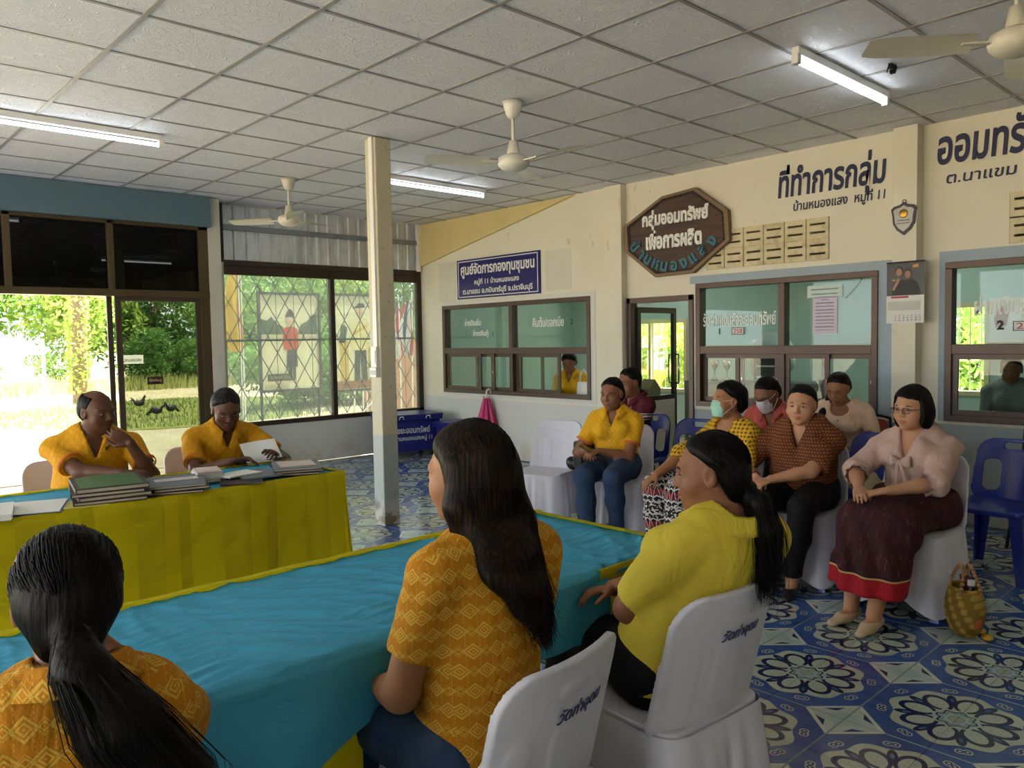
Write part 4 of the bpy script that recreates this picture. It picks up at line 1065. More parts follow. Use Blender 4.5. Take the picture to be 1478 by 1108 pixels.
# --- rear table, yellow skirt
tb = thing('folding_table', 'long folding table under the yellow skirt where the men sit', 'table', (0, 0, 0)); table_frame(tb, -1.2, 2.26, 3.84, 4.44, .745, 3)
cl2 = thing('table_skirt', 'pleated yellow skirt and turquoise top on the men\'s table', 'tablecloth', (0, 0, 0))
xs = np.linspace(-1.2, 2.265, 300); ys = np.linspace(3.83, 4.46, 60)
Xg, Yg = np.meshgrid(xs, ys, indexing='ij'); Z = .75+(np_wrinkle(Xg+5, Yg+2)-.3)*.014
part('blue_top', MB().grid(np.stack([Xg, Yg, Z], -1)), M_TBLUE, cl2, smooth=True)
random.seed(4)
px = [-1.2]
while px[-1] < 2.1: px.append(px[-1]+random.choice([.19, .21, .23, .25]))
px[-1] = 2.25
def skirt_strip(x0, x1, k, dbl):
    rows = []; n_ = 14
    for i_ in range(n_+1):
        s = i_/n_; x = x0+(x1-x0)*s; col = []
        for j in range(16):
            v = j/15; z = .757-.72*v
            off = .004+.009*(1-s)*(1 if v > .01 else .3)+.006*v*math.sin(x*9)+.002*math.sin(v*40+x*12+k)+.0015*math.sin(v*73-x*31)
            if x > 2.05: off += (x-2.05)*.10*v
            y = 3.80-off*1.2 if v > 0 else 3.80
            col.append((x+.006*v*math.sin(k*2.1), y, z))
        col = [(x, 3.84, .7565), (x, 3.812, .7575)]+col
        rows.append(col)
    return MB().grid(rows)
for k, (a, b) in enumerate(zip(px, px[1:])):
    m_ = a+(b-a)*(.35+.2*math.sin(k*3))
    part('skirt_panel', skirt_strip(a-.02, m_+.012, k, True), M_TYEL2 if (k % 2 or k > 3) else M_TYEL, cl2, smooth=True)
    part('skirt_panel', skirt_strip(m_, b+.02, k+.5, False), M_TYEL, cl2, smooth=True)
rows = []
for k in range(70):
    s = k/69; 
    if s < .25: a = s/.25*PI/2; x, y = 2.25+.045*math.sin(a), 3.845-.045*math.cos(a)
    else: x, y = 2.295, 3.845+(s-.25)/.75*.63
    nx_, ny_ = (math.sin(min(s/.25, 1)*PI/2), -math.cos(min(s/.25, 1)*PI/2))
    col = [(x-.06*nx_, y-.05*ny_, .757)]
    for j in range(14):
        v = j/13; q = (.012*math.sin(s*31)+.010*math.sin(s*17+1))*v+.055*v**1.3
        col.append((x+nx_*q, y+ny_*q, .757-.006*(j == 0)-.72*v+.002*math.sin(20*v+9*s)))
    rows.append(col)
part('skirt_end', MB().grid([r[::-1] for r in rows][::-1]), M_TYEL, cl2, smooth=True)
part('yellow_edge', MB().grid([[(x, 4.44, .757+.002*math.sin(x*17)), (x, 4.47, .757), (x, 4.475, .70), (x, 4.48+.01*math.sin(x*9), .35)] for x in np.linspace(-1.2, 2.29, 120)]), M_TYEL, cl2, smooth=True)
# ================================================================ PAPERS AND LEDGERS
M_PAGES = plain('page_edges', 'b9b09b', .8, var=.3, scale=30); M_LEDG = plain('ledger_cover_dark', '3b2c2a', .6, var=.3, scale=20); M_LGRN = plain('ledger_green', '3f6b35', .55, var=.3, scale=18)
M_LBLU = plain('ledger_grey_blue', '6d7480', .5, var=.3, scale=15); M_LPINK = plain('booklet_cream_pink', 'd8c6c0', .7, var=.2); M_PSTRIP = plain('pink_label', 'd9b3b8', .6)
def ledger(x, y, z, w, d, h, rz, label, cover, name='ledger', group=None, topmat=None, cat='book'):
    t_ = thing(name, label, cat, (x, y, z), rz, group)
    part('pages', MB().box((0, 0, h/2), (w-.008, d-.008, h-.006)), M_PAGES, t_)
    mb = MB().box((0, 0, h-.0015), (w, d, .003)).box((0, 0, .0015), (w, d, .003)).box((-w/2, 0, h/2), (.003, d, h))
    part('cover', mb, cover, t_)
    return t_
z = .76
for k, (h, dx, rz) in enumerate([(.016, 0, -12), (.018, .008, -8), (.016, -.006, -13), (.02, .004, -10)]):
    top = k == 3
    l = ledger(1.12+dx, 4.02, z, .30, .40, h, math.radians(rz), ['bottom ledger of the stack before the bald man', 'second ledger from the bottom under the green-topped ledger', 'third ledger from the bottom, just under the green-topped one', 'worn green-topped ledger on the stack before the bald man'][k], M_LEDG, group='ledgers stacked before the bald man')
    if top: part('green_panel', MB().prism([(-.13, -.18), (.13, -.18), (.13, .19), (-.08, .19), (-.13, .13)], (0, 0, h+.0005), (1, 0, 0), (0, 1, 0), .001), M_LGRN, l)
    z += h+.0015
z = .76
for k, (h, dx, rz) in enumerate([(.012, 0, -22), (.014, .01, -14), (.012, 0, -17)]):
    l = ledger(1.42+dx, 3.965, z, .25, .33, h, math.radians(rz), ['bottom ledger of the grey stack between the two men', 'middle ledger of the grey stack between the two men', 'grey-blue ledger with a pink label, top of its stack'][k], M_LEDG if k < 2 else M_LBLU, group='grey ledgers between the men')
    if k == 2: part('label', MB().box((.0, .03, h+.001), (.2, .07, .001), rot=Matrix.Rotation(.1, 3, 'Z')), M_PAPER, l); part('label_strip', MB().box((.0, .03, h+.0018), (.16, .03, .0008), rot=Matrix.Rotation(.1, 3, 'Z')), M_PSTRIP, l)
    z += h+.0015
z = .76
for k in range(6):
    ledger(1.625+random.uniform(-.008, .008), 4.09+random.uniform(-.01, .01), z, .12, .17, .009, math.radians(-10+random.uniform(-7, 7)), ['lowest booklet in the small pile by the reading man', 'second booklet from the bottom of the small pile', 'third booklet from the bottom of the small pile', 'fourth booklet from the bottom of the small pile', 'booklet just under the top of the small pile', 'pale pink top booklet of the small pile'][k], M_LPINK if k == 5 else M_PAPER, name='booklet', group='small pile of booklets'); z += .0097
for k, (x, y, rz, m_, lb) in enumerate([(1.74, 3.93, -25, M_LEDG, 'dark thin ledger lying flat below the reading man'), (1.85, 4.0, -8, M_LBLU, 'grey thin ledger lying flat beside the dark one'), (1.76, 4.02, 12, M_PAPER, 'pale booklet lying across the thin ledgers')]):
    ledger(x, y, .76+.009*k, .2, .27 if k < 2 else .14, .008, math.radians(rz), lb, m_, group=None)
z = .76
for k, (h, rz) in enumerate([(.012, -28), (.012, -20), (.012, -24)]):
    l = ledger(2.08, 3.99, z, .25, .31, h, math.radians(rz), ['bottom ledger of the stack at the table end', 'middle ledger of the stack at the table end', 'grey ledger with pale cover sheet atop the table-end stack'][k], M_LEDG if k < 2 else M_LBLU, group='ledgers at the table end')
    if k == 2: part('cover_sheet', MB().box((0, .02, h+.001), (.19, .2, .001), rot=Matrix.Rotation(.08, 3, 'Z')), M_LPINK, l)
    z += h+.0015
pp = thing('paper_sheet', 'white form sheet in a blue border left of the green ledger', 'paper', (.81, 3.98, .761), math.radians(-20)); part('sheet', MB().box((0, 0, .002), (.22, .31, .002)), M_PAPER, pp); part('blue_border', MB().box((0, 0, .0005), (.235, .325, .001)), plain('border_blue', '4c6fae', .6), pp)
pp = thing('folder', 'yellow card folder partly under the green-topped ledger stack', 'folder', (.99, 3.92, .7585), math.radians(-15)); part('card', MB().box((0, 0, 0), (.2, .2, .002)), plain('yellow_card', 'cfc65a', .6), pp)
pp = thing('paper_stack', 'thick white paper stack at the left picture edge', 'paper', (.60, 3.93, .76), math.radians(-12))
for k in range(4): part('sheet', MB().box((.004*(k % 2), .003*k, .004+.006*k), (.22, .31, .005)), M_PAPER, pp)
# ================================================================ BINS
M_BIN = plain('bin_blue', '1f2270', .35, spec=.5, var=.06)
def bin_(x, y, w, d, h, rz, label, lettering=False):
    t_ = thing('storage_bin', label, 'bin', (x, y, 0), rz, 'blue storage bins')
    mb = MB(); b0, b1 = .88, 1.0
    z0 = .07
    def sq(k, z, e=0): return [(-w/2*k-e, -d/2*k-e, z), (w/2*k+e, -d/2*k-e, z), (w/2*k+e, d/2*k+e, z), (-w/2*k-e, d/2*k+e, z)]
    R_ = sq(.88, z0)+sq(1, h-.05)+sq(1, h-.05, .025)+sq(1, h, .03)+sq(1, h, .0)+sq(.9, z0+.03)
    mb.add(R_, [(0, 3, 2, 1)]+[(i+4*k, (i+1) % 4+4*k, (i+1) % 4+4*(k+1), i+4*(k+1)) for k in range(5) for i in range(4)]+[(20, 21, 22, 23)])
    part('body', mb, M_BIN, t_, bevel=.008)
    part('lid', MB().box((0, 0, h+.012), (w+.07, d+.07, .03)), M_BIN, t_, bevel=.01)
    for sx in (-1, 1):
        for sy in (-1, 1): part('foot', MB().lathe([(0, 0), (.025, 0), (.03, .08), (0, .08)], (sx*w*.36, sy*d*.36, 0), 12), M_BLACK, t_)
    for sx in (-.25, .25): part('latch', MB().tube([(sx*w-.03, -d/2-.03, h-.03), (sx*w-.02, -d/2-.045, h+.005), (sx*w+.02, -d/2-.045, h+.005), (sx*w+.03, -d/2-.03, h-.03)], .007, 8), M_WHITE, t_, smooth=True)
    if lettering:
        for k, (s, zz) in enumerate([('ขยะออมทรัพย์', .35), ('บ้านหนองแสงหมู่ 11', .24)]): text('bin_lettering', s, .08, M_WLET, t_, (.0, -d/2*(.88+.12*(zz-z0)/(h-z0))-.003, zz), (1, 0, 0), (0, -.06, 1), width=.5 if k else .44, height=.085)
    return t_
bin_(5.93, 8.35, .72, .5, .52, math.radians(-14), 'large blue storage bin with white Thai lettering behind the column', True)
bin_(6.30, 7.85, .34, .3, .42, 0, 'smaller blue bin tucked in the wall corner')
# ================================================================ BAGS
M_STRAW = None
t = Mt('woven_straw', '7d6327', .75, spec=.2); x, y, z = t.xyz('Object'); w_ = ((z*95).sin()*((x+y)*70+(z*30).fl()*1.57).sin()); t.mix(smooth01(w_, -.2, .7), 'a98c3f'); t.bump(w_, .6, .004); M_STRAW = t.m
wb_ = thing('owl_bag', 'round woven straw owl bag with yellow feet on the tiles', 'bag', (4.12, 1.24, 0), math.radians(35))
rows = []
for i_ in range(15):
    s = i_/14; z = .012+.235*s; rr = .118*(math.sin(PI*(.17+.62*s)))**.7
    if s < .1: rr *= .85+.15*s/.1
    rows.append([(math.cos(a)*rr, math.sin(a)*rr*.72, z) for a in [2*PI*k/36 for k in range(36)]])
rows += [[(p[0]*.93, p[1]*.9, p[2]-.004) for p in rows[-1]]]+[[(math.cos(a)*.085, math.sin(a)*.055, .09) for a in [2*PI*k/36 for k in range(36)]]]
mb = MB().grid(rows, wrap=True); mb.f.append(tuple(range(35, -1, -1))); mb.mi.append(0); n_ = len(mb.v); mb.f.append(tuple(range(n_-36, n_))); mb.mi.append(0)
part('basket', mb, M_STRAW, wb_, smooth=True)
for s in (-1, 1): part('foot', MB().ell((s*.045, -.085, .014), (.03, .026, .014)), plain('owl_foot_yellow', 'd0a52c', .6) if s < 0 else bpy.data.materials['owl_foot_yellow'], wb_, smooth=True)
part('ear_patch', MB().ell((-.105, -.02, .10), (.012, .02, .03)), plain('owl_patch_orange', 'a8552a', .6), wb_, smooth=True)
M_BEAD = plain('wood_beads', '9d7448', .4, var=.2)
for s in (-1, 1):
    mb = MB()
    for k in range(17):
        a = PI*k/16; mb.ell((math.cos(a)*.075, s*.045*(1-.6*math.sin(a)), .225+.12*math.sin(a)), (.0105,)*3, n=8)
    part('bead_handle', mb, M_BEAD, wb_, smooth=True)
bt = thing('bottle', 'small bottle with white cap inside the owl bag', 'bottle', (4.125, 1.215, .09)); part('bottle_body', MB().lathe([(0, 0), (.026, 0), (.028, .02), (.028, .12), (.012, .15), (.012, .165), (0, .165)], n=16), plain('dark_bottle', '1d1a1d', .2), bt, smooth=True); part('cap', MB().lathe([(0, .16), (.017, .16), (.017, .185), (0, .187)], n=16), M_WHITE, bt, smooth=True, label='white screw cap')
wl = thing('wallet', 'dark red wallet sticking up in the owl bag', 'wallet', (4.17, 1.25, .10), .7); part('wallet_body', MB().box((0, 0, .09), (.09, .018, .18), rot=Matrix.Rotation(.15, 3, 'Y')), plain('dark_red_leather', '5a1a20', .5), wl, bevel=.004)
# cloth bag on the blue chair
F = Field(np.arange(-.2, .2, .008), np.arange(-.2, .2, .008), np.arange(-.02, .22, .008))
F.add(Pell((0, 0, .05), (.14, .13, .05)), .03).add(Pell((-.02, .02, .1), (.1, .09, .06)), .03); F.cut((0, 0, -1), 0.0); wn = wob(9, 34, 8); F.warp(lambda x, y, z: .007*wn(x, y, z))
V, Fc = F.nets(); cb = link('cloth_bag', np_mesh('cloth_bag', V, Fc, plain('beige_canvas', 'b0a585', .85, var=.3, scale=20, bump=.3)), None, (5.1, 2.12, .437)); tag(cb, 'crumpled beige cloth bag on the blue chair', 'bag')
F = Field(np.arange(-.2, .2, .008), np.arange(-.12, .12, .008), np.arange(-.02, .3, .008))
F.add(Pcone((-.05, 0, .05), (.05, 0, .05), .05, .05), .03).add(Pcone((-.04, 0, .13), (.04, 0, .13), .035, .035, (1,0,0), .6), .05); F.cut((0, 0, -1), 0.0); F.warp(lambda x, y, z: .005*wn(x, y, z))
V, Fc = F.nets(); cb = link('handbag', np_mesh('handbag', V, Fc, plain('black_leather', '191613', .4, var=.1)), None, (4.55, 4.12, .437), math.radians(110)); tag(cb, 'black handbag on the empty covered chair', 'bag')
# ================================================================ OUTDOORS
t = Mt('dirt_ground', 'b1a48c', .95, spec=.1); n = t.noise(.6, 6, 'World'); n2 = t.noise(14, 5, 'World'); x, y, z = t.xyz('World')
t.mix(smooth01(n, .42, .62)*.7, '9d8568'); t.mix(smooth01(n2, .6, .7)*.5, '80725c'); t.bump(n2, .5, .03); M_DIRT = t.m
g = link('ground', MB().add([(-120, -40, -.15), (140, -40, -.15), (140, 160, -.15), (-120, 160, -.15)], [(0, 1, 2, 3)]).mesh('ground', M_DIRT)); tag(g, kind='structure')
t = Mt('concrete_road', 'a39a86', .9, spec=.1); n = t.noise(3, 5, 'World', (1, .2, 1)); t.mix(smooth01(n, .45, .65)*.4, '8d8068'); M_ROAD = t.m
rd = part('road', MB().prism([(-30, 10.4), (12, 10.8), (16, 13), (12, 14.2), (6.5, 15.0), (4.4, 16.3), (2.5, 20), (-6, 24), (-30, 22)], (0, 0, -.146), (1, 0, 0), (0, 1, 0), .004), M_ROAD); tag(rd, kind='structure')
t = Mt('short_grass', '66743a', .9, spec=.1); n = t.noise(2.5, 6, 'World'); t.mix(smooth01(n, .4, .6)*.7, '8b8455'); t.bump(t.noise(30, 4, 'World'), .8, .04); M_GRASSB = t.m
M_BLADE = plain('grass_blade', '7d8c4c', .8, var=.4, scale=.8, kind='World')
gp = part('lawn', MB().prism([(2.8, 19), (4.7, 16.0), (6.3, 15.6), (8.5, 16.2), (10.5, 19), (11.5, 22.5), (9, 25), (5, 24), (3, 22)], (0, 0, -.145), (1, 0, 0), (0, 1, 0), .006), M_GRASSB); tag(gp, kind='structure')
rg = np.random.RandomState(3)
def blades(name, pts, h, mat, parent=None, w=.012):
    mb = MB()
    for (x, y) in pts:
        a = rg.uniform(0, 6.28); hh = h*rg.uniform(.5, 1.2); l = rg.uniform(-.4, .4)*hh
        mb.add([(x-w*math.cos(a), y-w*math.sin(a), -.14), (x+w*math.cos(a), y+w*math.sin(a), -.14), (x+l, y+l*.5, -.14+hh)], [(0, 1, 2)])
    o = part(name, mb, mat, parent); return o
pts = []
while len(pts) < 5000:
    x, y = rg.uniform(3, 11.5), rg.uniform(15.6, 25)
    if ((x-7.2)/4.1)**2+((y-20.2)/4.6)**2 < 1: pts.append((x, y))
tag(blades('grass', pts, .09, M_BLADE), 'short green grass on the verge between the dirt roads', 'grass', kind='stuff')
pts = [(rg.uniform(-6, 32), rg.uniform(30, 34.5)) for _ in range(9000)]
tag(blades('grass', pts, .5, plain('dry_grass_blade', 'a3a765', .8, var=.3, scale=.8, kind='World'), w=.03), 'tall grass growing before the trees across the road', 'grass', kind='stuff')
# foliage
def leafmat(name, c, c2, tr=.35):
    t = Mt(name, c, .6, spec=.3); n = t.noise(1.2, 3, 'Object'); n2 = t.noise(9, 2, 'Object'); t.mix(smooth01(n, .35, .65), c2); t.mix(smooth01(n2, .5, .8)*.4, tuple(v*.4 for v in lin(c)))
    nt = t.nt; q = nt.nodes.new('ShaderNodeBsdfTranslucent'); nt.links.new(t.col, q.inputs[0]); mx = nt.nodes.new('ShaderNodeMixShader'); mx.inputs[0].default_value = tr
    nt.links.new(t.b.outputs[0], mx.inputs[1]); nt.links.new(q.outputs[0], mx.inputs[2]); nt.links.new(mx.outputs[0], t.out.inputs[0]); return t.m
LM = [leafmat('leaf_mid_green', '6d9440', '8fae58'), leafmat('leaf_dark_green', '56803a', '6d954c'), leafmat('leaf_yellow_green', '8aa544', 'a9bb60')]
def crown_mesh(seed, n, mat, R=(2.2, 2.2, 2.0), leaf=.2, lobes=14):
    r = np.random.RandomState(seed); C = r.normal(size=(lobes, 3)); C /= np.linalg.norm(C, axis=1)[:, None]; C *= (r.uniform(.3, .75, lobes))[:, None]*np.array(R); rad = r.uniform(.28, .5, lobes)*min(R)
    k = r.randint(0, lobes, n); d = r.normal(size=(n, 3)); d /= np.linalg.norm(d, axis=1)[:, None]; P = C[k]+d*(rad[k]*r.uniform(.75, 1.05, n))[:, None]
    a = r.normal(size=(n, 3))+d*.6; a /= np.linalg.norm(a, axis=1)[:, None]; b = np.cross(a, r.normal(size=(n, 3))); b /= np.linalg.norm(b, axis=1)[:, None]
    L = leaf*r.uniform(.6, 1.3, n)[:, None]; W = L*.38
    V = np.stack([P-a*L*.5, P+b*W*.5, P+a*L*.5, P-b*W*.5], 1).reshape(-1, 3); Fq = np.arange(4*n).reshape(n, 4)
    return np_mesh('foliage', V, Fq, mat, smooth=False)
CR = [crown_mesh(1, 7000, LM[0]), crown_mesh(2, 7000, LM[1]), crown_mesh(3, 7000, LM[2]), crown_mesh(4, 6000, LM[0], (2.6, 2.6, 1.3), .17, 18)]
tk = MB().tube([(0, 0, 0), (.1, .05, 1.2), (-.05, 0, 2.6), (.1, .1, 4)], [.22, .16, .12, .06], 9)
for k in range(5): tk.tube([(0, 0, 1.2+.5*k), (.7*math.cos(k*2.2), .7*math.sin(k*2.2), 2.2+.5*k)], [.07, .03], 6)
TRK = tk.mesh('trunk', plain('bark', '6b5a42', .9, scale=4), True)
trees = [(5.5, 38, 1.7, 0, 4.4, 'tall bright tree seen through the open doorway'), (1.5, 40, 2.0, 2, 4.6, 'pale yellow-green tree behind the bald man, over the road'), (9.6, 37, 1.45, 2, 3.6, 'vine-covered slim tree left of the door frame'),
    (12.6, 37, 1.5, 1, 2.8, 'rounded dark tree seen through the glass door leaf'), (15.2, 36, 1.4, 0, 2.3, 'bushy tree near the right stile of the glass door'), (10.8, 42, 2.0, 1, 5.2, 'dark tree rising behind the bushes in the glass door'),
    (18, 38, 1.9, 0, 3.4, 'tree behind the yellow flags outside the window'), (22, 38, 2.0, 2, 3.8, 'light tree behind the left banner'), (26, 38, 2.1, 0, 4.0, 'tree behind the right banner'), (30, 38, 2.0, 1, 3.6, 'dark tree behind the national flags'), (34, 36, 2.2, 0, 4, 'tree at the far right of the window view'),
    (-3, 40, 2.1, 0, 4.5, 'tree at the far left of the open doorway')]
for (x, y, s, k, h, lb) in trees:
    t_ = thing('tree', lb, 'tree', (x, y, -.15), x*1.3); o = link('foliage', CR[k], t_, (0, 0, h)); o.scale = (s,)*3; o['kind'] = 'stuff'; o = link('trunk', TRK, t_); o.scale = (1, 1, h/3.0)
bush = [(13.2, 33.6), (16.0, 33), (11.2, 34.4), (8.2, 35), (5.0, 35), (1.6, 35.5), (18.6, 31), (20.4, 28), (22, 30.5), (24, 28.5), (25.8, 31), (28, 29.5), (30, 32), (19.2, 33.5), (-1, 36)]
for i, (x, y) in enumerate(bush):
    t_ = thing('bush', 'green bush in the hedge line across the dirt road', 'bush', (x, y, -.15), i*1.1, 'bushes across the dirt road'); s = .65+.2*((i*37) % 5)/5
    o = link('foliage', CR[(i*2+1) % 4], t_, (0, 0, 1.25*s+.1)); o.scale = (s, s, s*.8); o['kind'] = 'stuff'
# nearer hedge behind the banners
for i, (x, y) in enumerate([(9.2, 17.9), (10.6, 18.6), (12.2, 18.6), (14.4, 18.2)]):
    t_ = thing('bush', ['leafy shrub nearest the yellow flags, behind the left banner', 'dense shrub between the two banners outside the window', 'leafy shrub behind the right banner and the column', 'shrub behind the striped national flags'][i], 'bush', (x, y, -.15), i*1.7, 'shrubs behind the banners'); s = .8
    o = link('foliage', CR[[3, 0, 2, 0][i]], t_, (0, 0, 1.1)); o.scale = (s, s, s*.85); o['kind'] = 'stuff'
# bushes behind the office
for i, (x, y) in enumerate([(12.6, 3.2), (13.2, 5.2), (12.8, 9.2), (13.2, 11.5), (14.5, 7.2), (15, 1.5)]):
    t_ = thing('bush', 'sunlit shrub outside the office windows', 'bush', (x, y, -.15), i*1.7, 'shrubs outside the office'); o = link('foliage', CR[[2, 0, 2, 0, 1, 2][i]], t_, (0, 0, 1.4)); o['kind'] = 'stuff'
# spirit house glimpsed through the office door
sp = thing('spirit_house', 'small yellow spirit house seen through the office door glass', 'shrine', (11.6, 8.55, -.15), .4); M_SP = plain('spirit_yellow', 'c9a955', .5)
part('post', MB().lathe([(0, 0), (.16, 0), (.1, .15), (.08, .8), (.2, .95), (0, .95)], n=12), M_SP, sp); part('platform', MB().box((0, 0, 1.0), (.7, .6, .08)), M_SP, sp, bevel=.01)
part('shrine_body', MB().box((0, 0, 1.25), (.34, .3, .42)), M_WHITE, sp); part('roof', MB().prism([(-.32, 0), (.32, 0), (.12, .2), (0, .5), (-.12, .2)], (0, .22, 1.44), (1, 0, 0), (0, 0, 1), .44), M_SP, sp)
for s in (-1, 1): part('balustrade', MB().box((0, s*.28, 1.12), (.66, .02, .14)), M_SP, sp)
# utility pole, road sign
o = part('concrete_post', MB().tube([(0, 0, 0), (0, 0, 1.9)], [.06, .05], 10), plain('concrete_pole', '9c968c', .8)); o.location = (5.9, 27, -.15); tag(o, 'short slim concrete post across the road in the open doorway', 'post')
vt = thing('climber_trunk', 'vine-covered upright trunk in the open doorway, across the road', 'trunk', (6.35, 25, -.15)); part('trunk_core', MB().tube([(0, 0, 0), (.05, 0, 2.5), (-.03, .05, 7)], [.2, .16, .12], 10), bpy.data.materials['bark'], vt, smooth=True)
rv = np.random.RandomState(8); n_ = 1500; aa = rv.uniform(0, 6.28, n_); zz = rv.uniform(.3, 6.5, n_); rr_ = rv.uniform(.18, .34, n_); P_ = np.stack([np.cos(aa)*rr_, np.sin(aa)*rr_, zz], 1); d1_ = rv.normal(size=(n_, 3)); d1_ /= np.linalg.norm(d1_, axis=1)[:, None]; d2_ = np.cross(d1_, rv.normal(size=(n_, 3))); d2_ /= np.linalg.norm(d2_, axis=1)[:, None]
o = link('vine_leaves', np_mesh('vine_leaves', np.stack([P_-d1_*.07, P_+d2_*.035, P_+d1_*.07, P_-d2_*.035], 1).reshape(-1, 3), np.arange(4*n_).reshape(n_, 4), LM[2], smooth=False), vt); o['kind'] = 'stuff'
sg = thing('roadside_sign', 'small white sign standing before the bushes across the road', 'sign', (9.45, 30.5, -.15), .1); part('board', MB().box((0, 0, 1.15), (.95, .04, .32)), M_PAPER, sg)
for s in (-1, 1): part('post', MB().tube([(s*.35, 0, 0), (s*.35, 0, 1.0)], .025, 6), M_GR, sg)
text('print', 'บ้านหนองแสง', .2, M_INK, sg, (0, -.023, 1.15), (1, 0, 0), (0, 0, 1), width=.8, height=.14)
# chickens
M_CHK = plain('black_feathers', '1c1b20', .6, var=.1); M_COMB = plain('red_comb', '8d2a22', .6)
def chicken(x, y, rz, peck, label):
    F = Field(np.arange(-.16, .16, .008), np.arange(-.3, .3, .008), np.arange(.0, .45, .008))
    F.add(Pell((0, 0, .2), (.07, .12, .075)), .03).add(Pcone((0, -.08, .22), (0, -.17, .33), .035, .03, (1, 0, 0), .5), .04).add(Pcone((0, -.14, .28), (0, -.22, .27), .03, .012, (1, 0, 0), .5), .04)
    hd = (0, .2, .12) if peck else (0, .13, .36)
    F.add(Pcone((0, .07, .24), hd, .045, .022), .03).add(Pell(hd, (.024, .03, .024)), .015).add(Pcone(hd, (0, hd[1]+.05, hd[2]-.02), .01, .003), .008)
    V, Fc = F.nets(); t_ = thing('chicken', label, 'chicken', (x, y, -.14), rz, 'black chickens on the grass'); link('body', np_mesh('body', V, Fc, M_CHK), t_)
    for s in (-1, 1): part('leg', MB().tube([(s*.035, .0, .15), (s*.035, .01, .0), (s*.035, .05, .003)], .006, 5), plain('chicken_leg', '8a7a3a', .6) if 'chicken_leg' not in bpy.data.materials else bpy.data.materials['chicken_leg'], t_)
    part('comb', MB().ell((0, hd[1]+.0, hd[2]+.028), (.005, .02, .012), n=8), M_COMB, t_)
chicken(6.55, 20.6, -1.9, False, 'black chicken furthest from the door on the grass')
chicken(6.05, 17.9, 1.0, True, 'black chicken pecking, middle of the three'); chicken(6.5, 18.3, -1.2, True, 'black chicken nearest the door frame stile')
# banners
def banner(x, y, w, z0, z1, label, kind):
    t_ = thing('banner', label, 'banner', (x, y, 0)); M_FR = plain('banner_frame_gold', '8a7440', .5) if 'banner_frame_gold' not in bpy.data.materials else bpy.data.materials['banner_frame_gold']
    h = z1-z0
    part('sheet', MB().box((0, .02, (z0+z1)/2), (w, .01, h)), plain('banner_cream', 'd9cfa8', .6) if 'banner_cream' not in bpy.data.materials else bpy.data.materials['banner_cream'], t_)
    mb = MB()
    for sx in (-1, 1): mb.box((sx*w/2, .02, (z0+z1)/2), (.04, .05, h+.04))
    for zz in (z0, z1): mb.box((0, .02, zz), (w, .05, .04))
    part('frame', mb, plain('banner_frame_grey', '3a3a38', .5) if 'banner_frame_grey' not in bpy.data.materials else bpy.data.materials['banner_frame_grey'], t_)
    for sx in (-1, 1): part('post', MB().tube([(sx*w*.48, .06, -.15), (sx*w*.48, .06, z1)], .02, 8), M_GR, t_)
    def fl_(pts, c, nm, lay, x0=0, zb=0):
        m_ = bpy.data.materials.get('print_'+c) or plain('print_'+c, c, .6, var=.05)
        part(nm, MB().prism([(a*w, b*h) for a, b in pts], (0, .013-lay*.001, z0), (1, 0, 0), (0, 0, 1), .0008), m_, t_)
    circ = lambda cx, cz, r_, e=1.: [(cx+r_*math.cos(a)/w*1.0, cz+r_*e*math.sin(a)/h) for a in [2*PI*k/14 for k in range(14)]]
    if kind == 0:
        fl_([(-.48, .55), (.48, .55), (.48, .58), (-.48, .58)], 'c5bd95', 'printed_wall', 1)
        fl_([(-.48, .58), (-.1, .58), (-.12, .66), (-.2, .68), (-.3, .76), (-.38, .72), (-.48, .74)], '46543a', 'printed_shrub', 1); fl_([(.12, .58), (.46, .58), (.46, .8), (.38, .78), (.3, .72), (.18, .68)], '46543a', 'printed_shrub', 1)
        fl_([(-.11, .42), (.11, .42), (.14, .5), (.13, .63), (.06, .66), (-.05, .66), (-.12, .64), (-.13, .5)], 'c2492c', 'printed_jacket', 2)
        fl_([(-.08, .24), (.11, .24), (.1, .42), (-.06, .42)], '2c2b30', 'printed_skirt', 3); fl_([(-.03, .1), (.0, .1), (.02, .24), (-.05, .24)], '3c3330', 'printed_leg', 3); fl_([(.03, .1), (.06, .1), (.07, .24), (.02, .24)], '3c3330', 'printed_leg', 3)
        fl_(circ(0, .72, .065, 1.2), 'c9a98a', 'printed_face', 4); fl_([(-.08, .76), (.08, .76), (.05, .82), (-.0, .845), (-.05, .81)], '2a2a2c', 'printed_hat', 5)
    else:
        fl_([(-.48, .02), (.48, .02), (.48, .1), (-.48, .1)], '8a5a34', 'printed_floor', 1); fl_([(-.4, .1), (-.25, .1), (-.25, .52), (-.4, .52)], 'c2a040', 'printed_throne', 1); fl_([(.1, .1), (.3, .1), (.3, .45), (.1, .45)], 'b08f3a', 'printed_throne', 1)
        fl_([(-.42, .5), (-.3, .5), (-.26, .66), (-.36, .7)], '46543a', 'printed_shrub', 1)
        fl_([(-.2, .42), (.1, .42), (.12, .7), (.05, .76), (-.12, .76), (-.2, .7)], 'd8c68a', 'printed_tunic', 2); fl_([(-.16, .1), (-.06, .1), (-.04, .42), (-.14, .42)], '302a28', 'printed_leg', 3); fl_([(-.02, .1), (.08, .1), (.06, .42), (-.04, .42)], '302a28', 'printed_leg', 3)
        fl_([(-.16, .58), (.08, .66), (.08, .69), (-.16, .61)], 'c79a2a', 'printed_sash', 4); fl_(circ(-.04, .82, .07, 1.2), 'c9a98a', 'printed_face', 4); fl_([(-.16, .86), (.06, .87), (.04, .91), (-.04, .92), (-.1, .885)], '2a2a2c', 'printed_cap', 5)
    return t_
b1 = banner(6.235, 12, 1.07, .70, 2.29, 'framed cream banner showing a figure in red jacket', 0)
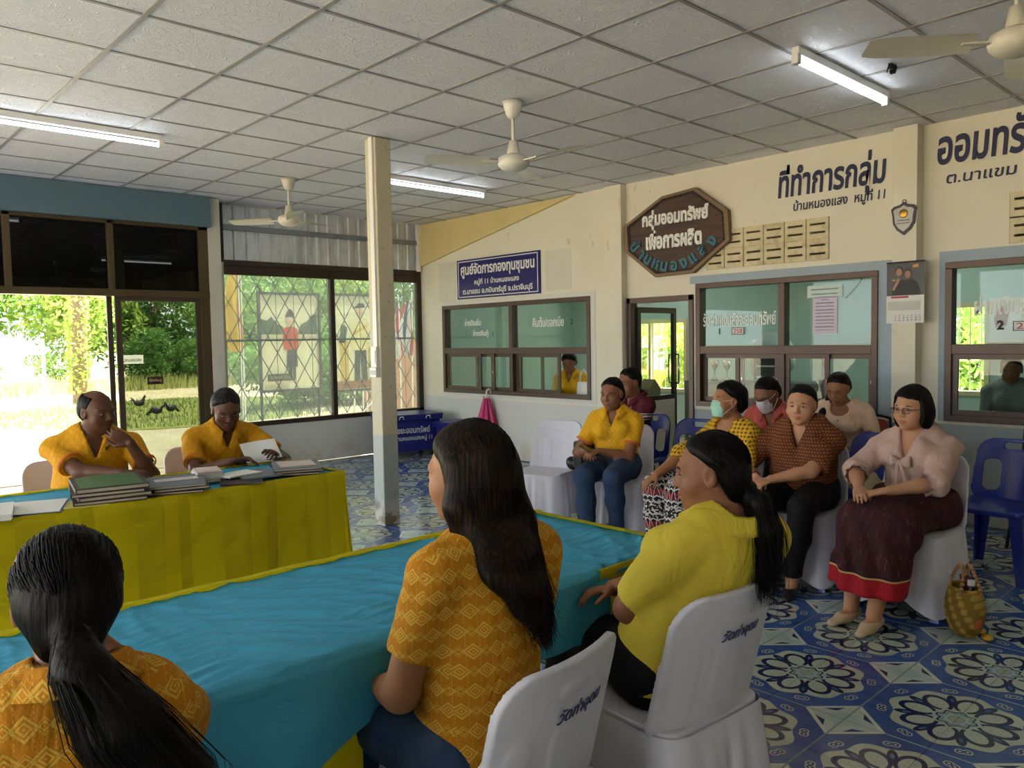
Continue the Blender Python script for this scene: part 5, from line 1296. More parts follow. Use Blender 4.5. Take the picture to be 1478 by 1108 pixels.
o = part('caption_plate', MB().box((-.22, -.02, .92), (.42, .03, .12)), plain('caption_plate_dark', '3a3628', .6), b1); text('caption', 'ทรงพระเจริญ', .08, plain('caption_ink', 'b5a878', .6), b1, (-.22, -.037, .92), (1, 0, 0), (0, 0, 1), width=.34, height=.06)
banner(7.62, 12, 1.15, .63, 2.30, 'framed banner with a figure in pale tunic, half behind the column', 1)
# flags
def flag(x, y, zt, zb, label, stripes, w, ph=0, lean=0.):
    t_ = thing('flag', label, 'flag', (x, y, 0)); part('pole', MB().tube([(0, 0, -.15), (lean, 0, zt+.12)], .014, 8), M_WHITE, t_)
    n_ = len(stripes); k0 = 0
    for i, (c, f) in enumerate(stripes):
        rows = []
        for a in range(9):
            u_ = k0+(f)*a/8; col = []
            for j in range(15):
                v = j/14; z = zt-(zt-zb)*v-.12*u_*(1-v); xx = -w*u_*(.35+.65*math.sin(v*2.6+.3))+.02*math.sin(v*9+u_*6+ph); yy = .05*math.sin(u_*11+v*3+ph)
                col.append((xx-.01+lean*(z/zt), yy, z))
            rows.append(col)
        m_ = bpy.data.materials.get('flag_'+c) or cloth_mat('flag_'+c, c, c, .4)
        part('stripe' if n_ > 1 else 'fabric', MB().grid(rows), m_, t_, smooth=True); k0 += f
flag(5.5, 12.3, 2.65, 1.35, 'yellow flag hanging on a pole outside the window', [('e3bb2a', 1.)], .30, 0, .0); flag(5.68, 12.6, 2.75, 1.35, 'orange-yellow flag just right of the first yellow flag', [('d99a30', 1.)], .22, 1.2)
TH = [('b3262c', .17), ('e4e2dc', .17), ('2c3166', .32), ('e4e2dc', .17), ('b3262c', .17)]
flag(8.55, 12.2, 2.2, 1.15, 'red, white and blue striped flag right of the column', TH, .35, 0); flag(8.95, 12.4, 2.3, 1.2, 'second red, white and blue striped flag by the window edge', TH, .35, 1.6, .05); flag(8.25, 12.9, 2.25, 1.25, 'striped flag furthest back among the national flags', TH, .3, 2.6)
# lattice frame and orange wall
lt = thing('lattice_frame', 'white steel lattice frame standing outside right of the column', 'frame', (8.6, 13.2, -.15))
for x, y in ((-.25, 0), (.25, 0), (-.2, .4), (.2, .4)): part('upright', MB().tube([(x*1.1, y, 0), (x*.7, y*.8, 2.4)], .018, 6), M_WHITE, lt)
for k in range(5):
    z = .25+k*.45; part('crossbar', MB().tube([(-.26, 0, z), (.26, 0, z)], .01, 6), M_WHITE, lt)
    part('diagonal', MB().tube([(-.26*(1-2*(k % 2)), 0, z), (.26*(1-2*(k % 2)), 0, z+.45)], .01, 6), M_WHITE, lt)
o = part('brick_wall', MB().box((0, 0, .75), (2.2, .12, 1.9)), plain('terracotta_render', 'b07a55', .8, scale=3)); o.location = (10.4, 14.6, -.15); tag(o, 'terracotta garden wall behind the lattice frame', 'wall')
# ================================================================ OFFICE CONTENTS
dk = thing('office_desk', 'pale desk inside the office behind the sliding windows', 'desk', (7.05, 3.2, 0)); part('desktop', MB().box((0, 0, .73), (.6, 2.2, .03)), plain('desk_laminate', 'b9b3a0', .5), dk)
for y in (-1.05, 0, 1.05): part('side_panel', MB().box((0, y, .36), (.55, .025, .72)), bpy.data.materials['desk_laminate'], dk)
dk2 = thing('office_desk', 'desk inside the office under the blue-sign window', 'desk', (6.82, 7.2, 0)); part('desktop', MB().box((0, 0, .73), (.26, 2.7, .03)), bpy.data.materials['desk_laminate'], dk2)
for y in (-1.3, 1.3): part('side_panel', MB().box((0, y, .36), (.24, .025, .72)), bpy.data.materials['desk_laminate'], dk2)
# wrapped bundle
F = Field(np.arange(-.35, .35, .014), np.arange(-.35, .35, .014), np.arange(-.02, .75, .014)); wn2 = wob(21, 22, 9)
F.add(Pell((0, 0, .28), (.22, .25, .28)), .05); F.cut((0, 0, -1), 0); F.warp(lambda x, y, z: .012*wn2(x, y, z)); V, Fc = F.nets()
o = link('wrapped_bundle', np_mesh('wrapped_bundle', V, Fc, plain('grey_plastic_wrap', 'b8c4c4', .3, var=.2, spec=.7)), None, (7.9, 4.32, .95)); tag(o, 'rounded bundle wrapped in grey plastic inside the office', 'bundle')
cb_ = thing('office_cabinet', 'tall grey shelf unit behind the left panes of the middle window', 'cabinet', (8.2, 4.6, 0)); M_CAB = plain('cabinet_grey', '6d706c', .5)
part('body', MB().box2((-.2, -.9, 0), (.2, .9, .94)), M_CAB, cb_)
for k in range(3): part('drawer', MB().box2((-.215, -.88+k*.6, .08), (-.2, -.32+k*.6, .9)), plain('cabinet_front', '7d807b', .5) if k == 0 else bpy.data.materials['cabinet_front'], cb_)
for k, (y, lb) in enumerate([(5.15, 'leftmost small trophy on the office cabinet'), (4.98, 'middle small trophy on the office cabinet'), (4.82, 'small trophy nearest the wrapped bundle')]):
    t_ = thing('trophy', lb, 'trophy', (8.1, y, .94), 0, 'trophies on the cabinet'); part('cup', MB().lathe([(0, 0), (.04, 0), (.04, .03), (.012, .05), (.012, .12), (.045, .18), (.05, .24), (0, .24)], n=14), plain('silver', 'b8b8b4', .25, .9) if k == 0 else bpy.data.materials['silver'], t_, smooth=True)
rk = thing('paper_rack', 'black file rack with white shelf edges inside the office', 'rack', (7.35, 4.02, .745)); part('rack_body', MB().box((0, 0, .25), (.2, .26, .5)), M_BLACK, rk)
for k in range(4): part('shelf_edge', MB().box((-.104, 0, .08+.11*k), (.01, .2, .014)), M_PAPER, rk)
# posters at the back of the office
ps = thing('poster', 'pale portrait poster on the office back wall seen through the right window', 'poster', (9.58, 2.52, 0)); part('sheet', MB().box2((-.005, -.16, 1.34), (0, .16, 1.82)), plain('poster_cream', 'd4cfbc', .6), ps)
part('printed_figure', MB().prism([(-.1, 0), (.0, .02), (.02, .15), (-.03, .24), (-.08, .2), (-.12, .1)], (-.006, 0, 1.5), LX, LZ, .0006), plain('printed_orange', 'a8715a', .6), ps)
part('printed_figure', MB().prism([(.02, 0), (.14, 0), (.13, .2), (.08, .26), (.03, .2)], (-.0065, 0, 1.5), LX, LZ, .0006), plain('printed_white', 'dedbd0', .6), ps)
ps2 = thing('poster', 'ornate small print pinned under the portrait poster', 'poster', (9.58, 2.52, 0)); part('sheet', MB().box2((-.005, -.16, 1.18), (0, .13, 1.31)), plain('poster_ochre', 'a39a70', .6, var=.5, scale=40), ps2)
cbl = part('wall_cable', MB().tube([(9.59, 3.9, 2.7), (9.59, 3.95, 2.3), (9.585, 4.1, 2.05), (9.59, 4.25, 1.9)][::-1], .008, 6), M_INK); tag(cbl, 'loose dark cable hanging on the teal office wall', 'cable')
tl = thing('tote_bag', 'white tote bag with loop handles on the office desk', 'bag', (6.83, 6.08, .745), 0)
F = Field(np.arange(-.14, .14, .008), np.arange(-.14, .14, .008), np.arange(-.02, .3, .008)); F.add(Pcone((0, 0, .0), (0, 0, .17), .12, .10, (0, 1, 0), .4), .02); F.cut((0, 0, -1), 0); F.cut((0, 0, 1), .22); V, Fc = F.nets()
link('bag_body', np_mesh('bag_body', V, Fc, M_PAPER), tl); part('handle', MB().tube([(0, -.06, .2), (0, -.05, .31), (0, 0, .36), (0, .05, .31), (0, .06, .2)], .009, 8), M_PAPER, tl, smooth=True)
# house-shaped paper box on the office desk by the door
hb = thing('card_box', 'tan card box with a pointed lid behind the door glass', 'box', (7.1, 5.35, 0)); M_CARD = plain('tan_card', 'a8906a', .7)
part('stand', MB().box((0, 0, .39), (.4, .4, .78)), bpy.data.materials['desk_laminate'], hb); part('box_body', MB().prism([(-.1, 0), (.1, 0), (.1, .12), (0, .22), (-.1, .12)], (0, .08, .78), (1, 0, 0), (0, 0, 1), .16), M_CARD, hb)
o = part('first_aid_sign', MB().box((0, 0, .62), (.12, .02, .5)), plain('red_sign', 'a02c28', .5)); o.location = (8.4, 5.0, 0); 
bpy.data.objects.remove(o)
# added fill lights that brighten the office, no fixtures built
lamp('AREA', 'office_fill', (8.2, 6.6, 2.7), (0, 0, -1), 16, (.95, 1, .98), shape='RECTANGLE', size=1.2, size_y=.2)
lamp('AREA', 'office_fill', (8.2, 3.0, 2.7), (0, 0, -1), 16, (.95, 1, .98), shape='RECTANGLE', size=1.2, size_y=.2)
# ================================================================ PEOPLE
def skin_mat(name, c, lip='8a4a42'):
    t = Mt(name, c, .5, spec=.35); t.b.inputs['Subsurface Weight'].default_value = .08; t.b.inputs['Subsurface Radius'].default_value = (.01, .004, .002)
    n = t.noise(9, 4, 'Object'); t.mix(smooth01(n, .4, .7)*.25, tuple(v*.7 for v in lin(c)))
    a = t.nt.nodes.new('ShaderNodeAttribute'); a.attribute_name = 'lip'; X.nt = t.nt
    t.mix(X(a.outputs['Fac'])*.6, lip); t.bump(t.noise(120, 3, 'Object'), .08, .002)
    return t.m
def uvxy(t):
    return t.xyz('UV')[:2]
def fabric(name, c, kind, c2='ffffff', c3='000000', s=1., rough=.75, hem=None):
    t = Mt(name, c, rough, spec=.2); u, v = uvxy(t)
    if kind == 'diamond':       # woven rows of concentric diamonds
        a = u*(13*s); b = v*(15.5*s); row = b.fl().mod(2.0)
        for ph, m_ in ((0., 0), ):
            au = (a+row*.5).fr()-.5; bv = b.fr()-.5; d = au.ab()+bv.ab()*.95
            t.mix(d.band(.30, .40)+d.band(.14, .22)+d.lt(.05), c2); t.mix(d.band(.44, .47)*.6, c3)
        st = ((a*2).fr()-.5).ab().lt(.035)*((b*6).fr()).gt(.4); t.mix(st*.7, c2)
        e1 = ((a+.5+row*.5).fr()-.5).ab()+(bv.ab()*.95); t.mix(e1.band(.1, .16)*.9+e1.band(.22, .27)*.7, c2)
    elif kind == 'faint':       # tone-on-tone lozenge net
        a = u*(20*s)+v*(18*s); b = u*(20*s)-v*(18*s); q = ((a.fr()-.5).ab().mx((b.fr()-.5).ab())); t.mix(q.gt(.43)*.55, c2); t.mix(q.lt(.14)*.4, c3)
    elif kind == 'gingham':
        a = ((u*(42*s)).fr()-.5).ab().lt(.25); b = ((v*(42*s)).fr()-.5).ab().lt(.25); t.mix((a+b)*.5, c2); t.mix(a*b, c3)
    elif kind == 'batik':
        a = u*(46*s); b = v*(40*s); q = ((a+((b).fl().mod(2.))*.5).fr()-.5).ab(); r_ = (b.fr()-.5).ab(); t.mix((q.lt(.16)+r_.lt(.12)).mn(1.), c2)
        n = t.noise(60, 2, 'UV'); t.mix(smooth01(n, .5, .6)*.5, c3)
    elif kind == 'elephant':
        band = (v*9).fr(); rowi = (v*9).fl().mod(2.); n = t.noise(55, 2, 'UV'); z = ((u*26).fr()-.5).ab()*2
        t.mix(smooth01(n, .52, .56)*rowi, c2); t.mix(rowi.lt(.5)*(band.band(.3, .7))*smooth01(n, .45, .5), 'a02a32'); t.mix((band-.1-z*.12).ab().lt(.05), c2); t.mix((band-.9+z*.12).ab().lt(.04), c2); t.mix(rowi.lt(.5)*((z-band).ab().lt(.08)), c2)
    elif kind == 'ikat':
        n = t.noise(14, 3, 'UV', (3, .7, 1)); t.mix(smooth01(n, .5, .7)*.8, c2); n2 = t.noise(30, 2, 'UV', (2, .6, 1)); t.mix(smooth01(n2, .62, .72)*.6, c3)
    elif kind == 'denim':
        n = t.noise(5, 4, 'UV'); t.mix(smooth01(n, .45, .75)*.6, c2)
    elif kind == 'stripe':
        z = t.xyz('Object')[2]; t.mix(z.lt(.80), c2); t.mix(z.band(.82, .835)+z.band(.80, .805)+z.band(.845, .852), c3)
    n = t.noise(9, 4, 'UV'); t.mix(smooth01(n, .55, .8)*.18, tuple(x_*.6 for x_ in t.base)) if kind == 'plain' else None
    if hem: zz = t.xyz('Object')[2]; t.mix(zz.lt(hem[0]), hem[1]); t.mix(zz.band(hem[0], hem[0]+.008), 'c9b070')
    t.bump(t.noise(300, 2, 'UV')*.06+t.noise(9, 3, 'Object', (1, 1, .55), dist=1.2)*1., .55, .03)
    return t.m
def hair_mat(name, c, c2, rough=.5):
    t = Mt(name, c, rough, spec=.14); n = t.noise(26, 3, 'Object', (5, 5, .5)); t.mix(smooth01(n, .45, .7)*.8, c2); t.bump(n, .5, .006)
    t.b.inputs['Anisotropic'].default_value = .5; return t.m
M_HAIR = hair_mat('black_hair', '070605', '14100e'); M_HAIRG = hair_mat('greying_hair', '121110', '403c3a'); M_HAIRB = hair_mat('brown_tinted_hair', '0e0906', '33200f')
M_EYEW = plain('eye_white', 'b9ada3', .3, var=.02); M_IRIS = plain('iris', '1a100c', .15, var=.02); M_BROW = plain('eyebrow_hair', '1d1613', .7)
SK_DARK = skin_mat('skin_deep_brown', '5f3b2a', '5c3129'); SK_MID = skin_mat('skin_warm_brown', '8a5c43', '8a4a42'); SK_LIGHT = skin_mat('skin_light_tan', 'c08d6c', 'a9504a'); SK_TAN = skin_mat('skin_tan', 'a3724f', '8f4e45')
def V3(*a): return np.array(a, float)
def nrm(v): return v/(np.linalg.norm(v)+1e-9)
def ik(S, W, l1, l2, pole):
    d = W-S; L = np.linalg.norm(d); 
    if L > (l1+l2)*.995: k = L/((l1+l2)*.995); l1 *= k; l2 *= k
    a = (l1*l1-l2*l2+L*L)/(2*L); h = math.sqrt(max(l1*l1-a*a, 0)); u = d/L; p = pole-u*pole.dot(u); return S+u*a+nrm(p)*h
def head_prims(C, R, k, male=False, chub=1., ears=True):
    """list of (prim, blend, subtract) for a head centred at C, R = columns (right, forward, up)"""
    T = lambda x, y, z: C+R @ (np.array([x, y, z])*k)
    E = lambda p, r: Pell(T(*p), np.array(r)*k, R)
    cb = chub; P = []
    P.append((E((0, -.014, .032), (.074, .093, .082)), .0, 0))
    P.append((E((0, .018, -.018), (.062*cb, .070, .082)), .03, 0))
    P.append((E((0, .026, -.066), (.046*cb, .052, .036)), .03, 0))
    P.append((E((0, .064, -.092), (.021*cb, .018, .017)), .025, 0))
    for s in (-1, 1):
        P.append((E((s*.036*cb, .052, -.030), (.026*cb, .024, .026)), .025, 0))
        P.append((Pcone(T(s*.012, .083, .024), T(s*.045, .066, .022), .008*k, .008*k), .018, 0))
        P.append((E((s*.031, .090, .003), (.0165, .011, .0105)), .012, 1))
        P.append((E((s*.031, .0735, .001), (.0145, .0115, .0105)), .005, 0))
    P.append((Pcone(T(0, .084, .010), T(0, .100, -.026), .0065*k, .0105*k), .014, 0))
    for s in (-1, 1): P.append((E((s*.0125, .092, -.030), (.0075, .009, .0065)), .006, 0))
    P.append((E((0, .083, -.0545), (.0235, .0125, .0068)), .010, 0))
    P.append((E((0, .081, -.0665), (.0200, .0125, .0072)), .010, 0))
    P.append((Pcone(T(-.020, .0865, -.060), T(.020, .0865, -.060), .0022*k, .0022*k), .006, 1))
    if ears:
        for s in (-1, 1):
            P.append((E((s*.0765, -.006, -.002), (.0095, .019, .031)), .010, 0)); P.append((E((s*.084, -.001, .002), (.006, .010, .017)), .005, 1))
    return P, T
def hand_prims(W, d, n, k=1., curl=.5, spread=1., thumb_side=1, thumb_curl=.4, fist=False):
    """wrist W, finger direction d, palm normal n (towards palm side)"""
    d = nrm(d); n = nrm(n-d*n.dot(d)); s = np.cross(d, n)*thumb_side; P = []
    W = np.asarray(W, float)
    P.append((Pcone(W, W+d*.055*k, .022*k, .034*k, s, .42), .012))
    P.append((Pcone(W+d*.03*k, W+d*.078*k, .033*k, .034*k, s, .36), .010))
    for i, (off, L) in enumerate(((.027, .068), (.009, .076), (-.009, .071), (-.026, .056))):
        b = W+d*(.083-.004*abs(i-1.3))*k+s*off*k; a = curl*(.8+.15*i); L = L*k; r1 = .0082*k
        dd = nrm(d+s*(off*1.5*spread)); 
        for seg, f in enumerate((.42, .33, .27)):
            dd = nrm(dd*math.cos(a)+n*math.sin(a)) if seg else nrm(dd*math.cos(a*.6)+n*math.sin(a*.6))
            e = b+dd*L*f; P.append((Pcone(b, e, r1, r1*.88), .004)); b = e; r1 *= .9
    b = W+d*.022*k+s*.026*k; t1 = nrm(d*.75+s*.75+n*.25); e = b+t1*.038*k; P.append((Pcone(b, e, .013*k, .0105*k), .010))
    t2 = nrm(d*(.95)+s*(.25-.5*thumb_curl)+n*(.2+.7*thumb_curl)); e2 = e+t2*.030*k; P.append((Pcone(e, e2, .0098*k, .0085*k), .004)); t3 = nrm(t2+n*.3*thumb_curl-s*.2*thumb_curl); P.append((Pcone(e2, e2+t3*.024*k, .0085*k, .007*k), .004))
    return P
def eulerR(yaw, pitch, roll):
    """columns right, forward, up; yaw left +, pitch down +, roll to own left +"""
    R = Matrix.Rotation(math.radians(yaw), 3, 'Z') @ Matrix.Rotation(math.radians(-pitch), 3, 'X') @ Matrix.Rotation(math.radians(-roll), 3, 'Y')
    return np.array([[R[i][j] for j in range(3)] for i in range(3)])
HAIRSTYLES = {}
def tube_strands(mb, paths, r0=.0016, seg=3):
    for pts in paths:
        n = len(pts); mb.tube(pts, [r0*(1-.7*i/(n-1)) for i in range(n)], seg, cap=False)
def person(label, pos, face, head, skin, shirt, pants, hair, sex='f', hyaw=0, hpitch=0, hroll=0, girth=1., sh=.17, armL=None, armR=None, k=1., knees=None, feet=None, fine=.005, coarse=.014, cfine=.010,
           sleeve=.55, cuff=True, collar='v', hairstyle='bun', legs='trousers', shoes=None, hemz=.47, hands=(.5, .5), palmL=None, palmR=None, fdL=None, fdR=None, chub=1., pelz=.53, group=None, extras=None, seat=.44, shirt_fold=.0045, lowbody=True, brow=True, loose=1.0, neck=1., poleL=None, poleR=None, sleeve_r=1.):
    """pos, head, hand targets in world metres; face = world angle (deg) of the forward direction measured from +Y anticlockwise"""
    rz = math.radians(face); ca, sa = math.cos(rz), math.sin(rz)
    def L(p): x, y, z = p[0]-pos[0], p[1]-pos[1], p[2]; return V3(ca*x+sa*y, -sa*x+ca*y, z)
    Hk = k*(1.04 if sex == 'm' else 1.); top = L(head); C = top-V3(0, 0, .114*Hk); R = eulerR(hyaw, hpitch, hroll)
    hp, T = head_prims(C, R, Hk, sex == 'm', chub, True)
    N = C+R @ V3(0, -.035*Hk, -.06*Hk)+V3(0, -.02, -.075)                 # base of neck
    PEL = V3(0, 0, pelz); up = nrm(N-PEL); rt = V3(1, 0, 0); fw = nrm(np.cross(up, rt))
    S = {s: N+rt*s*sh-up*.070*1+V3(0, 0, 0)-fw*.005 for s in (-1, 1)}
    g = girth
    torso = [(Pcone(PEL+V3(-.05, 0, 0), PEL+V3(.05, 0, 0), .115*g, .115*g), .03), (Pcone(PEL, PEL+(N-PEL)*.5, .140*g, .130*g, rt, .74), .035),
             (Pcone(PEL+(N-PEL)*.42, PEL+(N-PEL)*.78, .132*g, .14*g*(.93+sh*.4), rt, .68), .035), (Pcone(S[-1]+rt*.02, S[1]-rt*.02, .046, .046), .03)]+[(Pcone(N-up*.01, S[q]*.75+N*.25+up*.008, .046, .042), .03) for q in (-1, 1)]
    if sex == 'f':
        for s in (-1, 1): torso.append((Pell(PEL+(N-PEL)*.68+rt*s*.07*g+fw*.085*g, V3(.062, .055, .06)*g), .05))
    if g > 1.05: torso.append((Pell(PEL+(N-PEL)*.28+fw*.06*g, V3(.13, .10, .12)*g), .06))
    UL, FL = .275*k, .235*k; arms = {}; ap = []; hp_h = []; handc = []
    for s, tgt, pole, fd, pn, cu in ((-1, armL, poleL, fdL, palmL, hands[0]), (1, armR, poleR, fdR, palmR, hands[1])):
        W = L(tgt) if tgt is not None else V3(s*.08, .28, .60)
        pl = V3(s*.8, -.5, -.7) if pole is None else V3(*pole)
        E = ik(S[s], W, UL, FL, pl); arms[s] = (S[s], E, W); gg = .9+.1*g
        ap += [(s, Pcone(S[s], E, .050*gg, .040*gg), .03), (s, Pcone(E, E*.6+W*.4, .041*gg, .036*gg), .02), (s, Pcone(E*.65+W*.35, W, .036*gg, .025*gg), .015)]
        d = nrm(W-E) if fd is None else nrm(nrm(W-E)*.35+V3(*fd)); n_ = V3(0, -.2, -1) if pn is None else V3(*pn)
        hp_h += hand_prims(W, d, n_, .96*k*(1.06 if sex == 'm' else .96), cu, thumb_side=(1 if np.cross(d, n_)[0]*s < 0 else -1), thumb_curl=.4); handc.append(W+d*.08)
    # legs
    kn = knees or [(-.11, .42, .50), (.11, .42, .50)]; ft = feet or [(-.11, .42, .07), (.11, .42, .07)]
    lp = []; 
    for s, K, A in ((-1, kn[0], ft[0]), (1, kn[1], ft[1])):
        K, A = V3(*K), V3(*A); hip = PEL+V3(s*.085, .02, .005); q = .92+.1*g
        lp += [(Pcone(hip, K, .088*q, .058*q), .04), (Pcone(K, K*.6+A*.4, .056*q, .056*q), .02), (Pcone(K*.6+A*.4, A, .054*q, .036*q), .02)]
        fdn = V3(s*.10, 1, 0); fdn = nrm(fdn)
        lp += [(Pcone(A+V3(0, -.03, -.03), A+fdn*.07+V3(0, 0, -.045), .030, .028), .02), (Pcone(A+fdn*.05+V3(0, 0, -.045), A+fdn*.155+V3(0, 0, -.055), .030, .017, (1, 0, 0), .7), .02)]
    lo = np.min([np.minimum(S[-1], S[1])-.10, C-.16, arms[-1][1]-.09, arms[1][1]-.09, handc[0]-.14, handc[1]-.14, PEL-V3(.2, .2, .14)], 0); hi = np.max([np.maximum(S[-1], S[1])+.10, C+.16, arms[-1][1]+.09, arms[1][1]+.09, handc[0]+.14, handc[1]+.14, PEL+V3(.2, .2, .1)], 0)
    if lowbody:
        for K in list(kn)+list(ft): lo = np.minimum(lo, V3(*K)-V3(.09, .12, .09)); hi = np.maximum(hi, V3(*K)+V3(.09, .21, .12))
        lo[2] = -.01
    fr = [[(C[a]-.105*Hk, C[a]+.12*Hk, fine)]+[(h[a]-.06, h[a]+.07, fine*1.15) for h in handc] for a in range(3)]
    F = Field(*[axis(lo[a], hi[a], coarse, fr[a]) for a in range(3)])
    for p, kk in torso: F.add(p, kk, -.006)
    for s, p, kk in ap: F.add(p, kk)
    if lowbody:
        for p, kk in lp: F.add(p, kk)
    F.add(Pcone(N-up*.01, C+R @ V3(0, -.02*Hk, -.05*Hk), .052*neck*(1.08 if sex == 'm' else .96), .048*neck*(1.1 if sex == 'm' else .94)), .035)
    for p, kk, sub in hp: (F.sub if sub else F.add)(p, kk)
    H2 = None
    for p, kk in hp_h: F.add(p, kk)
    V, Fc = F.nets(); me = np_mesh('body', V, Fc, skin)
    loc = (V-C) @ R/Hk; e = np.sqrt((loc[:, 0]/.0225)**2+((loc[:, 2]+.0605)/.0112)**2); lip = np.clip((1.12-e)/.25, 0, 1)*(loc[:, 1] > .07)
    if len(me.vertices) == len(V): at = me.attributes.new('lip', 'FLOAT', 'POINT'); at.data.foreach_set('value', lip.astype(np.float32))
    root = link('person', me, None, (pos[0], pos[1], 0), rz); tag(root, label, 'person', group)
    # clothes -------------------------------------------------------
    fold = wob(int(abs(pos[0]*100)) % 97, 26, 8, (1, 1, .55)); fold2 = wob(int(abs(pos[1]*77)) % 89, 60, 7)
    if shirt is not None:
        lo2 = np.min([S[-1]-.13, S[1]-.13, arms[-1][1]-.08, arms[1][1]-.08, PEL-V3(.24, .22, .12)], 0); hi2 = np.max([S[-1]+.13, S[1]+.13, arms[-1][1]+.08, arms[1][1]+.08, PEL+V3(.24, .26, .3), N+.09], 0)
        F = Field(*[axis(lo2[a], hi2[a], cfine) for a in range(3)])
        for p, kk in torso: F.add(p, kk, .015*loose)
        F.add(Pcone(PEL-V3(0, .0, .02), PEL+(N-PEL)*.4, .155*g*loose, .135*g*loose, rt, .80), .03)
        SV = Field(F.xs, F.ys, F.zs)
        for s in (-1, 1):
            A, E, W = arms[s]
            B = A+(E-A)*min(sleeve/.9, 1.) if sleeve <= .9 else E
            rr = .060*(.9+.1*g)*sleeve_r
            SV.add(Pcone(A, B, rr, rr*.98), .01)
            if sleeve > .9: B2 = E+(W-E)*(sleeve-1.); SV.add(Pcone(E, B2, rr*.95, rr*.85), .03); cutp, cutd = B2, nrm(W-E)
            else: cutp, cutd = B, nrm(E-A)
            # cut the sleeve end square
            Q = (SV.xs[:, None, None]-cutp[0])*cutd[0]+(SV.ys[None, :, None]-cutp[1])*cutd[1]+(SV.zs[None, None, :]-cutp[2])*cutd[2]
            near = (np.sqrt((SV.xs[:, None, None]-cutp[0])**2+(SV.ys[None, :, None]-cutp[1])**2+(SV.zs[None, None, :]-cutp[2])**2) < .13)
            SV.D = np.where(near, np.maximum(SV.D, Q), SV.D).astype(np.float32)
            # hollow cuff
            if sleeve <= .9: c0 = cutp-cutd*.0; f_ = Pcone(c0, cutp+cutd*.06, rr-.020, rr-.012); SV.sub(f_, .003)
        F.D = smin(F.D, SV.D, .03)
        F.warp(lambda x, y, z: shirt_fold*1.5*fold(x, y, z)+shirt_fold*.5*fold2(x, y, z))
        F.cut((0, 0, -1), -hemz)
        ctop = C+R @ V3(0, -.02*Hk, -.06*Hk)
        if collar in ('v', 'shirt', 'polo'):
            F.sub(Pcone(N+up*.02, N+up*.2, .058, .075), .004)
            dv, sl = {'v': (.15, .36), 'shirt': (.105, .36), 'polo': (.06, .4)}[collar]; gx, gy, gz = F.xs[:, None, None]-N[0], F.ys[None, :, None]-N[1], F.zs[None, None, :]-N[2]
            hh = gx*up[0]+gy*up[1]+gz*up[2]; yy_ = gx*fw[0]+gy*fw[1]+gz*fw[2]; xx_ = gx*rt[0]+gy*rt[1]+gz*rt[2]
            F.D = np.maximum(F.D, -np.maximum((np.abs(xx_)-(hh+dv)*sl)*.93, .025-yy_)).astype(np.float32)
        elif collar == 'scoop': F.sub(Pcone(N+up*.0+fw*.0, N+up*.2, .078, .09), .004); F.sub(Pell(N+fw*.07-up*.02, (.07, .07, .05)), .005)
        else: F.sub(Pcone(N+up*.02, N+up*.2, .062, .08), .004)
        V, Fc = F.nets(); link('shirt', np_mesh('shirt', V, Fc, shirt, box_uv=True), root)
        if collar in ('shirt', 'polo'):
            mb = MB(); rows = []; n_ = 26; cw = .042
            for i_ in range(n_+1):
                a = math.radians(28+304*i_/n_); dx, dy = math.sin(a), math.cos(a); o_ = abs(i_/n_-.5)*2
                base = N+up*(.050-.040*o_**3)+rt*dx*.066+fw*(dy*.068+.020*o_**2)
                tip = base+(rt*dx+fw*dy)*(.034+.018*o_)-up*(cw*.8+.030*o_**6)
                rows.append([base-up*.015, base+up*.008, base+(rt*dx+fw*dy)*.010+up*.004, base*.5+tip*.5+(rt*dx+fw*dy)*.006, tip, tip-(rt*dx+fw*dy)*.004])
            mb.grid(rows); me = mb.mesh('collar', shirt, True); ul = me.uv_layers.new(name='UVMap')
            for li in me.loops: co = me.vertices[li.vertex_index].co; ul.data[li.index].uv = (co.x, co.z)
            link('collar', me, root)
    if pants is not None and lowbody:
        A0 = V3(*ft[0]); A1 = V3(*ft[1])
        lo3 = np.min([PEL-V3(.22, .2, .12), A0-.12, A1-.12, V3(*kn[0])-.14, V3(*kn[1])-.14], 0); hi3 = np.max([PEL+V3(.22, .2, .10), V3(*kn[0])+.14, V3(*kn[1])+.14, A0+.14, A1+.14], 0)
        F = Field(*[axis(lo3[a], hi3[a], cfine*1.15) for a in range(3)])
        F.add(Pcone(PEL+V3(-.06, 0, 0), PEL+V3(.06, 0, 0), .125*g, .125*g), .03, .004)
        off = .012 if legs == 'trousers' else .02
        for i_, (p, kk) in enumerate(lp):
            if i_ % 5 < 3: F.add(p, kk+(.1 if legs == 'skirt' else .01), off*(1.9 if legs == 'loose' else 1))
        if legs == 'skirt':
            K0, K1 = V3(*kn[0]), V3(*kn[1]); F.add(Pcone(PEL, (K0+K1)/2, .15, .12, rt, .75), .08, .0)
            for q in (.25, .5, .75): F.add(Pcone(K0*(1-q)+K1*q-V3(0, .01, .01), A0*(1-q)+A1*q+V3(0, -.02, 0), .075, .10), .06)
            F.add(Pcone(K0+V3(-.03, -.02, 0), A0+V3(-.06, -.02, 0), .06, .07), .07); F.add(Pcone(K1+V3(.03, -.02, 0), A1+V3(.08, -.06, 0), .06, .08), .07)
            F.add(Pcone((K0+K1)/2-V3(0, .12, .03), (A0+A1)/2+V3(.03, -.16, .16), .10, .12), .08)
            pl = wob(7, 3, 4); F.warp(lambda x, y, z: .013*np.sin(x*50+3*np.sin(z*7)+2*pl(x, y, z))*np.clip((.56-z)/.2, 0, 1)+.002*np.sin(y*60))
            F.cut((0, 0, -1), -.165); F.cut((0, -.02, 1.), .665)
        else:
